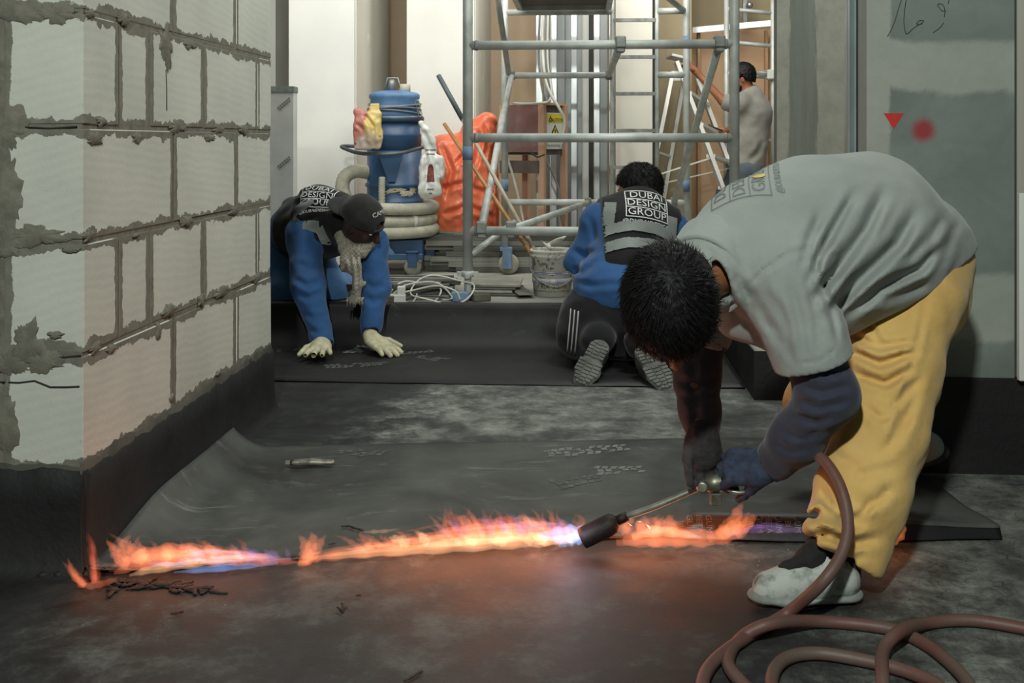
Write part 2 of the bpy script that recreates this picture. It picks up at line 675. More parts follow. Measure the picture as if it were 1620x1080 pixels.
def bitumen_mat(name, c1, c2, rough, bump, scale=6):
    t = NT(name)
    t.base(t.ramp(t.noise(scale, 6, 0.62), [(0.3, lin(c1)), (0.72, lin(c2))]))
    t.rough(t.ramp(t.noise(9, 4), [(0.3, (rough,) * 3), (0.7, (min(rough + 0.22, 1),) * 3)]))
    b = t.bump(t.noise(45, 5, 0.65), bump, 0.004)
    t.bump(t.noise(500, 2), 0.15, 0.001, b)
    return t.m
BITUMEN = bitumen_mat('bitumen_coat', (9, 9, 9), (20, 20, 18), 0.6, 0.55)
BITUMEN_EDGE = bitumen_mat('bitumen_smear', (40, 40, 36), (92, 90, 80), 0.8, 0.4)

def floor_material():
    t = NT('primed_concrete_floor')
    big = t.noise(1.7, 9, 0.7, dist=0.15)
    fine = t.noise(8.5, 10, 0.78, dist=0.2)
    f = t.math('ADD', t.math('MULTIPLY', big, 0.55), t.math('MULTIPLY', fine, 0.45))
    c = t.ramp(f, [(0.36, lin((38, 39, 37))), (0.47, lin((74, 76, 72))), (0.54, lin((112, 115, 108))), (0.66, lin((160, 165, 156)))])
    # black primer that missed patches toward the camera side; dusty concrete toward the pit's end
    o = t.sep(t.coord())
    far = t.step(t.math('ADD', o[1], t.math('MULTIPLY', t.math('SUBTRACT', big, 0.5), 2.2)), 3.0, 3.9)
    right = t.step(t.math('ADD', o[0], t.math('MULTIPLY', t.math('SUBTRACT', fine, 0.5), 1.2)), 0.55, 1.15)
    dusty = t.math('MAXIMUM', far, t.math('MULTIPLY', right, 0.95))
    dark = t.ramp(f, [(0.38, lin((26, 26, 25))), (0.50, lin((48, 48, 46))), (0.63, lin((92, 93, 88)))])
    c = t.mix(dusty, dark, c)
    # black primer deepened by painted shade round the foot of the block wall
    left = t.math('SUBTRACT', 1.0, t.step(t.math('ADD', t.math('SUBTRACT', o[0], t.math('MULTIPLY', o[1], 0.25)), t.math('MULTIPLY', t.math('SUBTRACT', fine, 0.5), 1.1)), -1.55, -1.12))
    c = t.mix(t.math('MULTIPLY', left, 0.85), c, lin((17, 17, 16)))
    # hairline cracks in the primer on the right
    v = t.n('ShaderNodeTexVoronoi', feature='DISTANCE_TO_EDGE'); v.inputs['Scale'].default_value = 9
    mp = t.n('ShaderNodeVectorMath', operation='ADD')
    nz = t.n('ShaderNodeTexNoise'); nz.inputs['Scale'].default_value = 6
    t.l(t.coord(), nz.inputs['Vector'])
    sc = t.n('ShaderNodeVectorMath', operation='SCALE'); sc.inputs['Scale'].default_value = 0.35
    t.l(nz.outputs['Color'], sc.inputs[0])
    t.l(t.coord(), mp.inputs[0]); t.l(sc.outputs[0], mp.inputs[1]); t.l(mp.outputs[0], v.inputs['Vector'])
    crack = t.math('MULTIPLY', t.math('SUBTRACT', 1.0, t.step(v.outputs['Distance'], 0.0, 0.022)), t.math('MULTIPLY', right, 0.6))
    c = t.mix(crack, c, lin((28, 28, 27)))
    # speckles of spilt mortar
    v2 = t.n('ShaderNodeTexVoronoi'); v2.inputs['Scale'].default_value = 26
    t.l(t.coord(), v2.inputs['Vector'])
    sp = t.math('MULTIPLY', t.math('SUBTRACT', 1.0, t.step(v2.outputs['Distance'], 0.03, 0.07)), t.step(t.noise(5, 2), 0.6, 0.66))
    c = t.mix(t.math('MULTIPLY', sp, 0.6), c, lin((170, 172, 165)))
    t.base(c)
    t.rough(t.ramp(fine, [(0.35, (0.58,) * 3), (0.65, (0.8,) * 3)]))
    b = t.bump(fine, 0.35, 0.006)
    t.bump(t.noise(120, 4), 0.2, 0.002, b)
    return t.m
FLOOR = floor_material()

def membrane_material(name, dust, base=(34, 34, 32), top=(70, 71, 66)):
    t = NT(name)
    n = t.noise(2.2, 7, 0.64, dist=0.5)
    c = t.ramp(n, [(0.34, lin(base)), (0.7, lin(top))])
    scuff = t.noise(6, 8, 0.75, stretch=(0.6, 2.2, 1), dist=1.0)
    c = t.mix(t.math('MULTIPLY', t.step(scuff, 0.56, 0.72), dust), c, lin((138, 142, 134)))
    t.base(c)
    t.rough(t.ramp(n, [(0.3, (0.52,) * 3), (0.7, (0.68,) * 3)]))
    b = t.bump(t.noise(350, 2), 0.18, 0.001)
    t.bump(t.noise(8, 4), 0.25, 0.01, b)
    return t.m
MEMB_NEAR = membrane_material('bitumen_membrane_dusty', 0.5, (40, 40, 38), (86, 88, 82))
MEMB_FAR = membrane_material('bitumen_membrane_clean', 0.10, (10, 10, 10), (24, 24, 23))
MEMB_UNDER = plain('membrane_film', (20, 20, 22), (30, 29, 31), scale=9, rough=0.4, bump=0.1)
SLAB = plain('dusty_slab', (150, 150, 138), (112, 112, 103), scale=2.5, rough=0.9, bump=0.3, bscale=40, detail=8)
GYPSUM = plain('white_gypsum_board', (226, 226, 218), (214, 215, 208), scale=1.4, rough=0.85, bump=0.05, detail=6)
GYPSUM_GREY = plain('filled_gypsum_board', (206, 203, 190), (192, 189, 176), scale=1.0, rough=0.9, bump=0.06, detail=7)
FILLER = plain('joint_filler', (205, 203, 190), (196, 194, 182), scale=6, rough=0.9)
TAN = plain('tan_board', (206, 184, 156), (196, 174, 146), scale=1.5, rough=0.85)
ORANGE_PLY = plain('orange_plywood', (206, 172, 136), (194, 158, 122), scale=1.2, rough=0.7, stretch=(1, 1, 0.3))
OLIVE = plain('olive_board', (160, 146, 116), (148, 134, 106), scale=1.6, rough=0.85)
GALV = plain('galvanised_steel', (205, 208, 206), (170, 174, 173), scale=6, rough=0.34, metal=0.85, stretch=(1, 1, 0.25))
GALV_DULL = plain('dull_galvanised_steel', (150, 154, 152), (126, 130, 128), scale=5, rough=0.5, metal=0.6, stretch=(1, 1, 0.25))
DARKGAP = plain('dark_gap_fill', (58, 60, 56), (48, 49, 46), scale=4, rough=0.9)

def struct(name, o_mb, mat, parent=None, bevel=0.0):
    o = o_mb.build(name, mat, parent, bevel)
    if parent is None:
        o['kind'] = 'structure'
    return o

# ---- pit floor and raised slab
U_R = to_room(fl(1195, 632))           # corner of the raised slab on the right
SLAB_Z = 0.192
HALL_Z = 0.0
V_K = to_room((0.0, 5.19))[1]          # face of the kerb at the pit's end
V_S = U_R[1]
mb = MB()
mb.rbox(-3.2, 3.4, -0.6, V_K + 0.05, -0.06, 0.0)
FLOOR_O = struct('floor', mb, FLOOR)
mb = MB()
KERB_W = 0.78
pl = [room(-4.2, V_K), room(U_R[0], V_K), room(U_R[0], V_S), room(4.2, V_S), room(4.2, V_K + KERB_W), room(-4.2, V_K + KERB_W)]
mb.prism(pl, -0.05, SLAB_Z)
SLAB_O = struct('floor_kerb', mb, SLAB, bevel=0.006)
mb = MB()
mb.rbox(-6.2, 5.2, V_K + KERB_W - 0.02, 12.4, -0.06, HALL_Z)
struct('floor_hall', mb, plain('hall_floor_dust', (176, 175, 163), (140, 140, 130), scale=1.6, rough=0.9, bump=0.2, bscale=30, detail=8))
# black coating on the slab's edges
mb = MB()
mb.rbox(U_R[0] - 0.006, U_R[0] + 0.002, V_S - 0.006, V_K, -0.01, SLAB_Z - 0.006)
mb.rbox(U_R[0] - 0.006, 3.0, V_S - 0.007, V_S + 0.002, -0.01, SLAB_Z - 0.004)
mb.build('bitumen_coat', BITUMEN, SLAB_O)

# ---- block wall on the left: every block is a piece
WU = to_room(fl(131, 908))[0]          # right face of the wall
WV0 = to_room(fl(131, 908))[1]         # its near corner
WLEN = 1.47
ZJ = [-0.03, 0.238, 0.505, 0.766, 1.032, 1.298, 1.566, 1.83]
WALL_L = thing('wall_left', None, None, room(WU, WV0, 0))
WALL_L['kind'] = 'structure'
mb = MB()
mb.rbox(WU - 1.4, WU - 0.0025, WV0 + 0.0025, WV0 + WLEN - 0.0025, 0, 1.84)
mb.build('mortar_core', MORTAR, WALL_L)

def block(u0, u1, v0, v1, z0, z1, faces):
    """one block, slightly uneven; UVs hold metres from the face centre and the half sizes"""
    j = 0.0055
    r = lambda a: random.uniform(-a, a)
    du, dv = r(0.0018), r(0.0018)
    bm = bmesh.new()
    uv1 = bm.loops.layers.uv.new('pos'); uv2 = bm.loops.layers.uv.new('half')
    c = [[(u0, u1)[i], (v0, v1)[k], (z0 + j, z1 - j)[m]] for i in (0, 1) for k in (0, 1) for m in (0, 1)]
    for q in c:
        q[0] += du + r(0.001); q[1] += dv + r(0.001); q[2] += r(0.0012)
    vs = [bm.verts.new(room(*q)) for q in c]
    F = [((0, 1, 3, 2), 1, 2), ((4, 6, 7, 5), 1, 2), ((0, 4, 5, 1), 0, 2), ((2, 3, 7, 6), 0, 2), ((0, 2, 6, 4), 0, 1), ((1, 5, 7, 3), 0, 1)]
    mid = [(u0 + u1) / 2, (v0 + v1) / 2, (z0 + z1) / 2]
    hf = [(u1 - u0) / 2, (v1 - v0) / 2, (z1 - z0) / 2]
    for idx, a, b in F:
        f = bm.faces.new([vs[i] for i in idx])
        for lp, i in zip(f.loops, idx):
            s0, hs = c[i][a] - mid[a], hf[a]
            if a == 1 and 'first' in faces: s0, hs = s0 + hs, 2 * hs      # clean arris, mortar only at the joint side
            elif a == 1 and 'last' in faces: s0, hs = hs - s0, 2 * hs
            elif a == 0 and 'corner' in faces: s0, hs = hs - s0, 2 * hs
            lp[uv1].uv = (s0, c[i][b] - mid[b])
            lp[uv2].uv = (hs, hf[b])
    bmesh.ops.bevel(bm, geom=list(bm.edges), offset=0.0022, segments=1, affect='EDGES')
    bmesh.ops.recalc_face_normals(bm, faces=bm.faces)
    me = bpy.data.meshes.new('block')
    bm.to_mesh(me); bm.free()
    return link('block', me, BLOCK, WALL_L)

LONG = [0.0, 0.19, 0.38, 0.78, 1.31, WLEN]
SHORT = [0.0, 0.54, 1.08, WLEN]
for ci in range(len(ZJ) - 1):
    z0, z1 = ZJ[ci], ZJ[ci + 1]
    cuts = SHORT if ci in (1, 3, 5) else LONG
    for k in range(len(cuts) - 1):
        a = WV0 + cuts[k] + (0.006 if k else 0)
        b = WV0 + cuts[k + 1] - (0.006 if k < len(cuts) - 2 else 0)
        block(WU - 0.19, WU, a, b, z0, z1, (('first', 'corner') if k == 0 else ()) + (('last', 'corner') if k == len(cuts) - 2 else ()))
    # rows going away to the left along the near face
    ucuts = [0.19, 0.55, 1.09, 1.4] if ci in (1, 3, 5) else [0.19, 0.73, 1.27, 1.4]
    for k in range(len(ucuts) - 1):
        block(WU - ucuts[k + 1], WU - ucuts[k] - 0.011, WV0, WV0 + 0.19, z0, z1, ())
        block(WU - ucuts[k + 1], WU - ucuts[k] - 0.011, WV0 + WLEN - 0.19, WV0 + WLEN, z0, z1, ())

def blot(mb, p, ax, ay, n, r, th, seed, squash=1.0, jag=0.35):
    """irregular flat dab of mortar with thickness"""
    rr = random.Random(seed)
    N = 60
    ph = [rr.uniform(0, 6.28) for _ in range(4)]
    vs = []
    for k in range(N):
        a = 2 * math.pi * k / N
        q = r * (1 + jag * (1.1 * mnoise.noise((math.cos(a) * 1.1, math.sin(a) * 1.1, seed)) + 0.8 * mnoise.noise((math.cos(a) * 2.7, math.sin(a) * 2.7, seed + 9)) + 0.45 * mnoise.noise((math.cos(a) * 7, math.sin(a) * 7, seed + 4))))
        vs.append(p + ax * q * math.cos(a) + ay * q * squash * math.sin(a))
    top = [p + (v - p) * 0.82 + n * th for v in vs]
    b = vs + top + [p + n * th * 1.3]
    fs = [(k, (k + 1) % N, N + (k + 1) % N, N + k) for k in range(N)] + [(N + k, N + (k + 1) % N, 2 * N) for k in range(N)]
    mb.add(b, fs, True)

# mortar dabs that sit proud over the joints
EU, EV, EZ = room(1, 0), room(0, 1), Vector((0, 0, 1))
def on_right(px, py):
    """point on the wall's right face seen at a pixel"""
    t = (px - CX) / F_PX
    # X = t*Y and u(X,Y)=WU
    Y = WU / (t * CA - SA)
    return Vector((t * Y, Y, EYE - (py - HOR) * Y / F_PX))
def on_front(px, py):
    t = (px - CX) / F_PX
    Y = WV0 / (t * SA + CA)
    return Vector((t * Y, Y, EYE - (py - HOR) * Y / F_PX))
dabs = [(262, 72, .05, 1.25, 3), (142, 22, .022, .5, 4), (195, 30, .035, .5, 5), (300, 70, .05, .3, 6), (160, 192, .03, .4, 7),
        (280, 200, .07, .28, 8), (345, 205, .05, .3, 9), (150, 220, .04, .4, 10), (215, 218, .03, .5, 11), (330, 218, .05, .25, 12),
        (140, 372, .03, .45, 13), (295, 350, .045, .4, 14), (370, 333, .05, .3, 15), (385, 205, .05, .3, 16),
        (215, 372, .02, .3, 17), (268, 490, .05, .35, 18), (350, 462, .06, .3, 19), (150, 550, .03, .5, 20), (250, 525, .02, 1.2, 21),
        (175, 552, .03, .4, 22), (318, 475, .025, .8, 23), (405, 440, .05, .35, 24), (270, 630, .02, .5, 25), (345, 590, .02, .4, 26)]
mb = MB()
for x, y, r, sq, sd in dabs:
    blot(mb, on_right(x, y), EV, EZ, EU, r, 0.004, sd, sq, 0.5)
for x, y, r, sq, sd in [(20, 15, .06, .5, 31), (85, 20, .05, .5, 32), (8, 205, .06, .9, 33), (6, 300, .05, 2.0, 34), (60, 372, .07, .35, 35), (10, 385, .05, .6, 36),
                        (45, 540, .035, 1.5, 37), (70, 572, .05, .5, 38), (15, 575, .04, .7, 39), (4, 660, .035, 2.2, 40), (88, 530, .018, .5, 41), (112, 395, .02, .4, 42)]:
    blot(mb, on_front(x, y), EU, EZ, -EV, r, 0.004, sd, sq, 0.5)
o = mb.build('mortar_smear', MORTAR, WALL_L)
o['kind'] = 'stuff'

# crack lines on the near face, thin open slots
CRACK = plain('crack', (38, 38, 33), (48, 48, 42), rough=1.0)
mb = MB()
for pts in ([(0, 604), (30, 605), (55, 602), (80, 612), (105, 612), (126, 611)], [(75, 563), (100, 565), (128, 562)], [(40, 201), (80, 203), (122, 200)], [(95, 16), (120, 18)]):
    mb.tube([on_front(x, y) - EV * 0.0012 for x, y in pts], 0.0022, 6)
for pts in ([(262, 110), (263, 140), (263, 175)],):
    mb.tube([on_right(x, y) + EU * 0.001 for x, y in pts], 0.0015, 6)
mb.build('crack', CRACK, WALL_L)

# bitumen brushed up the foot of the wall, ragged top edge, rounded out at the floor
def coat(p_of, n, L, zt, name, mat, th, seed, jag=0.02, low=0.0):
    rr = random.Random(seed)
    N = 90
    vs, fs = [], []
    prof = [(0.0, 1.0), (0.55, 0.62), (0.9, 0.35), (1.0, 0.12), (1.0, 0.0)]
    for i in range(N + 1):
        s = i / N
        z = zt(s) + jag * (mnoise.noise((s * L * 14, seed, 0)) * 0.9 + mnoise.noise((s * L * 45, seed, 3)) * 0.55)
        b = p_of(s * L)
        t = th * (1 + 0.35 * mnoise.noise((s * L * 5, seed, 9)))
        col = [(0.0, z), (t * 0.8, z - 0.006), (t, z * 0.72), (t * 1.1, z * 0.45), (t * 1.5, 0.03), (t * 3.2, 0.006), (t * 4.5, low)]
        for (o_, zz) in col:
            vs.append(b + n * o_ + EZ * zz)
    m = 7
    for i in range(N):
        for k in range(m - 1):
            fs.append((i * m + k, (i + 1) * m + k, (i + 1) * m + k + 1, i * m + k + 1))
    q = MB(); q.add(vs, fs, True)
    return q.build(name, mat, WALL_L)
coat(lambda d: room(WU, WV0 - 0.02 + d), EU, WLEN + 0.02, lambda s: 0.262 - 0.015 * s, 'bitumen_smear', BITUMEN_EDGE, 0.004, 4, 0.022)
coat(lambda d: room(WU, WV0 - 0.02 + d), EU, WLEN + 0.03, lambda s: 0.238 - 0.006 * s, 'bitumen_coat', BITUMEN, 0.009, 2, 0.014)
coat(lambda d: room(WU - 1.4 + d, WV0), -EV, 1.41, lambda s: 0.252, 'bitumen_smear', BITUMEN_EDGE, 0.004, 6, 0.012)
coat(lambda d: room(WU - 1.4 + d, WV0), -EV, 1.415, lambda s: 0.243, 'bitumen_coat', BITUMEN, 0.012, 5, 0.008)

# ---- right wall: board partition on a black upstand, stud at its free end
WR_V = to_room(fl(1550, 748))[1]
def on_rw(px, py, off=0.0):
    t = (px - CX) / F_PX
    Y = (WR_V - off) / (t * SA + CA)
    return Vector((t * Y, Y, EYE - (py - HOR) * Y / F_PX))
def plaster_material():
    t = NT('skimmed_cement_board')
    o = t.sep(t.coord())
    n = t.noise(2.4, 7, 0.68, dist=0.5)
    f = t.noise(11, 6, 0.7)
    board = t.ramp(n, [(0.3, lin((104, 114, 108))), (0.7, lin((136, 146, 139)))])
    skim = t.ramp(f, [(0.3, lin((160, 164, 154))), (0.7, lin((148, 153, 144)))])
    wob = t.math('MULTIPLY', t.math('SUBTRACT', n, 0.5), 0.12)
    z = t.math('ADD', o[2], wob)
    x = t.math('ADD', o[0], t.math('MULTIPLY', t.math('SUBTRACT', f, 0.5), 0.04))
    def band(a, lo, hi, s=0.012):
        return t.math('MULTIPLY', t.step(a, lo - s, lo + s), t.math('SUBTRACT', 1.0, t.step(a, hi - s, hi + s)))
    m = band(z, 1.135, 1.29)
    m = t.math('MAXIMUM', m, band(x, 1.0, 1.145, 0.006))
    m = t.math('MAXIMUM', m, t.math('MULTIPLY', band(z, 0.40, 0.585), 0.85))
    c = t.mix(m, board, skim)
    foot_tone = t.math('SUBTRACT', 1.0, t.step(z, 0.30, 0.42))  # panel colour darkens towards its bottom edge
    c = t.mix(t.math('MULTIPLY', foot_tone, 0.55), c, lin((92, 98, 92)))
    # red spray dot
    P = on_rw(1461, 206)
    vm = t.n('ShaderNodeVectorMath', operation='DISTANCE')
    t.l(t.coord(), vm.inputs[0]); vm.inputs[1].default_value = P
    sp = t.math('ADD', vm.outputs['Value'], t.math('MULTIPLY', t.math('SUBTRACT', t.noise(220, 2), 0.5), 0.018))
    c = t.mix(t.math('MULTIPLY', t.math('SUBTRACT', 1.0, t.step(sp, 0.014, 0.050)), 0.88), c, lin((150, 30, 40)))
    t.base(c)
    t.rough(0.75)
    b = t.bump(m, 0.25, 0.003)
    t.bump(f, 0.12, 0.003, b)
    return t.m
PLASTER = plaster_material()
u_l = to_room(on_rw(1371, 300))[0]
u_r = to_room(on_rw(1605, 300))[0]
WALL_R = thing('wall_right', None, None, room(u_l, WR_V, 0))
WALL_R['kind'] = 'structure'
Z_UP = on_rw(1550, 597).z
mb = MB(); mb.rbox(u_l, u_r, WR_V, WR_V + 0.10, Z_UP - 0.03, 3.0); mb.build('board_panel', PLASTER, WALL_R)
mb = MB(); mb.rbox(u_r + 0.012, 3.2, WR_V + 0.012, WR_V + 0.10, Z_UP - 0.03, 3.0); mb.build('board_panel', plain('beige_board', (176, 174, 160), (164, 162, 148), scale=1.2, rough=.9), WALL_R)
mb = MB(); mb.rbox(u_r - 0.004, u_r + 0.02, WR_V + 0.02, WR_V + 0.11, Z_UP - 0.03, 3.0); mb.build('dark_joint', DARKGAP, WALL_R)
mb = MB(); mb.rbox(u_l - 0.0, 3.2, WR_V - 0.012, WR_V + 0.11, -0.01, Z_UP); mb.build('bitumen_upstand', BITUMEN, WALL_R, 0.004)
# free end: dark strip filling the gap, pale board edge, bright metal stud
mb = MB(); mb.rbox(u_l + 0.001, u_l + 0.05, WR_V + 0.10, WR_V + 0.16, 0.0, 3.0); mb.build('dark_gap_strip', DARKGAP, WALL_R)
mb = MB(); mb.rbox(u_l - 0.004, u_l + 0.05, WR_V + 0.13, WR_V + 0.19, 0.0, 3.0); mb.build('insulation_board', plain('blue_insulation', (148, 168, 172), (136, 156, 160), rough=0.8), WALL_R)
mb = MB(); mb.rbox(u_l - 0.012, u_l + 0.04, WR_V + 0.19, WR_V + 0.225, 0.0, 3.0); mb.build('stud', GALV, WALL_R, 0.002)
# red triangle sticker and pencil scribble
RED = plain('red_print', (196, 44, 36), (186, 40, 34), rough=0.6)
INK = plain('pencil_line', (60, 64, 60), (70, 74, 70), rough=0.9)
mb = MB()
tri = [on_rw(1398, 179, 0.0015), on_rw(1414, 204, 0.0015), on_rw(1430, 179, 0.0015)]
tri2 = [p + EV * 0.0013 for p in tri]
mb.add(tri + tri2, [(0, 1, 2), (3, 5, 4), (0, 3, 4, 1), (1, 4, 5, 2), (2, 5, 3, 0)])
mb.build('triangle_sticker', RED, WALL_R)
mb = MB()
for pts in ([(1428, -6), (1422, 12), (1414, 38), (1404, 58)], [(1434, -6), (1430, 30), (1432, 50), (1436, 53), (1446, 44), (1459, 36), (1461, 33), (1454, 33), (1450, 38), (1459, 38)],
            [(1496, 17), (1490, 17), (1484, 9), (1485, 6), (1492, 8), (1495, 17), (1494, 27)], [(1493, 36), (1487, 44), (1476, 52)], [(1502, -4), (1500, 6)]):
    mb.tube(spline([on_rw(x, y, 0.0006) for x, y in pts], 4), 0.0013, 5)
mb.build('scribble', INK, WALL_R)
# plastered pier behind, standing on the slab
def pier_material():
    t = NT('streaked_plaster')
    o = t.sep(t.coord())
    n = t.noise(3, 7, 0.7, stretch=(6, 6, 0.5))
    f = t.noise(16, 6, 0.7)
    x = t.math('ADD', t.math('SUBTRACT', o[0], 1.185), t.math('MULTIPLY', t.math('SUBTRACT', n, 0.5), 0.10))
    m = t.math('SUBTRACT', 1.0, t.step(t.math('ABSOLUTE', x), 0.052, 0.062))
    c = t.mix(m, t.ramp(f, [(0.3, lin((148, 147, 135))), (0.7, lin((128, 128, 118)))]), t.ramp(n, [(0.3, lin((98, 102, 95))), (0.7, lin((118, 121, 113)))]))
    t.base(c); t.rough(0.9)
    t.bump(f, 0.3, 0.004)
    return t.m
pa, pb = at(1229, 300, 4.35), at(1352, 300, 4.35)
mb = MB(); mb.rbox(to_room(pa)[0], to_room(pb)[0] + 0.25, to_room(pa)[1], to_room(pa)[1] + 0.07, SLAB_Z, 3.0)
o = struct('wall_pier', mb, pier_material())
mb = MB(); mb.rbox(to_room(pb)[0] + 0.02, 3.4, to_room(pa)[1] + 0.07, to_room(pa)[1] + 0.17, SLAB_Z, 3.0)
struct('wall_side', mb, GYPSUM_GREY)

# ---- far hall: white boxed-in piers, bare studs, boards
def slab_panel(name, px0, px1, Y, dep, mat, z1=3.3, z0=HALL_Z):
    a, b = to_room(at(px0, 300, Y)), to_room(at(px1, 300, Y))
    v = (a[1] + b[1]) / 2
    q = MB(); q.rbox(a[0], b[0], v, v + dep, z0, z1)
    return struct(name, q, mat)
mb = MB(); mb.rbox(-6.0, to_room(at(1000, 300, 10.7))[0], 10.62, 10.72, HALL_Z, 3.6); struct('wall_back', mb, TAN)
mb = MB(); mb.rbox(0.0, 5.0, 12.2, 12.3, HALL_Z, 3.6); struct('wall_back', mb, TAN)
mb = MB(); mb.rbox(-6.0, -5.9, 5.4, 12.2, HALL_Z, 3.6); struct('wall_far_left', mb, GYPSUM)
P1 = slab_panel('wall_boxed_pier', 456, 561, 8.6, 1.45, GYPSUM)
P2 = slab_panel('wall_boxed_pier', 643, 750, 9.1, 1.45, GYPSUM)
slab_panel('wall_boxed_pier', 330, 437, 9.6, 1.2, GYPSUM)
# grey side boards with filler dots
def side_board(px, Y0, Y1, blots):
    q = to_room(at(px, 300, Y0))
    m = MB(); m.rbox(q[0] + 0.001, q[0] + 0.014, q[1] + 0.01, q[1] + (Y1 - Y0), HALL_Z, 3.3)
    o = struct('wall_side_board', m, GYPSUM_GREY)
    f = MB()
    for i, (dv, z, r) in enumerate(blots):
        blot(f, room(q[0] + 0.014, q[1] + dv, z), EV, EZ, EU, r, 0.003, 60 + i, 1.0, 0.2)
    f.build('filler_patch', FILLER, o)
side_board(561, 8.6, 10.0, [(0.5, 1.85, .06), (0.9, 1.2, .07), (0.35, .95, .05)])
side_board(750, 9.1, 10.55, [(0.6, 1.85, .07), (0.7, 1.55, .07), (0.7, 1.25, .07), (0.7, 0.95, .07), (1.2, 1.4, .08)])
# metal corner studs beside the tan boards
STUDS = []
def stud(px, Y, w, d, mat=GALV, z1=3.3):
    """C-profile stud: web and two flanges with lips"""
    a = to_room(at(px, 300, Y))
    q = MB()
    t = 0.004
    q.rbox(a[0] - w / 2, a[0] + w / 2, a[1], a[1] + t, HALL_Z, z1)
    q.rbox(a[0] - w / 2, a[0] - w / 2 + t, a[1], a[1] + d, HALL_Z, z1)
    q.rbox(a[0] + w / 2 - t, a[0] + w / 2, a[1], a[1] + d, HALL_Z, z1)
    return q.build('stud', mat, STUDFRAME)
STUDFRAME = thing('stud_partition', 'open partition of bright galvanised studs behind the electrical cabinet', 'partition', at(910, 376, 9.2))
for px, Y, w, m in ((853, 9.2, .055, GALV), (866, 9.5, .04, GALV_DULL), (876, 9.3, .05, GALV), (908, 9.2, .05, GALV), (916, 9.6, .06, GALV_DULL),
                    (944, 9.2, .05, GALV), (955, 9.4, .07, GALV_DULL), (968, 9.2, .045, GALV), (886, 9.7, .09, GALV_DULL), (900, 9.75, .07, GALV_DULL)):
    stud(px, Y, w, 0.05, m)
for px, Y, w in ((892, 9.9, .13), (924, 9.9, .15), (870, 9.95, .1)):
    a = to_room(at(px, 300, Y))
    q = MB(); q.rbox(a[0] - w / 2, a[0] + w / 2, a[1], a[1] + .012, HALL_Z, 3.3)
    q.build('backing_board', GYPSUM, STUDFRAME)
a = to_room(at(935, 300, 9.35)); q = MB(); q.rbox(a[0] - .02, a[0] + .02, a[1], a[1] + .03, HALL_Z, 3.3); q.build('dark_channel', DARKGAP, STUDFRAME)
a0, a1 = to_room(at(850, 300, 9.18)), to_room(at(972, 300, 9.18))
q = MB(); q.rbox(a0[0], a1[0], a0[1] - .01, a0[1] + .07, HALL_Z, HALL_Z + .035); q.build('floor_track', GALV_DULL, STUDFRAME)
# pale filled panel right of the studs, olive return, orange boards
slab_panel('wall_filled_board', 974, 1032, 9.6, .5, GYPSUM_GREY)
slab_panel('wall_dark_gap', 1032, 1041, 9.75, .3, DARKGAP)
slab_panel('wall_olive_board', 1041, 1094, 10.6, .15, OLIVE)
slab_panel('wall_orange_board', 1094, 1400, 11.4, .15, ORANGE_PLY, z1=at(1150, 46, 11.4).z)
slab_panel('wall_upper_board', 1094, 1400, 11.5, .15, OLIVE, z0=at(1150, 46, 11.4).z)
q = MB(); a, b = at(1096, 48, 11.2), at(1228, 36, 11.0); q.flatbar(a, b, .04, .06); struct('trim_1', q, GALV)
q = MB(); a, b = at(1178, -30, 11.2), at(1178, 36, 11.2); q.flatbar(a, b, .06, .04); struct('trim_2', q, GALV)
q = MB(); q.bar(at(1186, 8, 11.15), at(1186, 8, 11.05), .035, 14); struct('trim_3', q, GALV)
for i, (x, w) in enumerate(((1105, .06), (1212, .05), (1224, .03))):
    q = MB(); q.flatbar(at(x, 375, 11.3), at(x, 48, 11.3), w, .03); struct('trim_%d' % (4 + i), q, plain('door_frame_wood', (186, 148, 110), (174, 136, 100), rough=.6))

# ================================================================== MEMBRANES
def sheet_grid(pts, nu, nv):
    fs = []
    for i in range(nu - 1):
        for k in range(nv - 1):
            fs.append((i * nv + k, i * nv + k + 1, (i + 1) * nv + k + 1, (i + 1) * nv + k))
    n = (Vector(pts[nv]) - Vector(pts[0])).cross(Vector(pts[nv - 1]) - Vector(pts[nv - 2]))
    q = MB(); q.add(pts, fs, True)
    return q

def face_up(o):
    me = o.data
    if sum(p.normal.z for p in me.polygons) < 0:
        me.flip_normals()
    return o

def solidify(o, th):
    m = o.modifiers.new('thickness', 'SOLIDIFY')
    m.thickness = th
    m.offset = -1
    return o

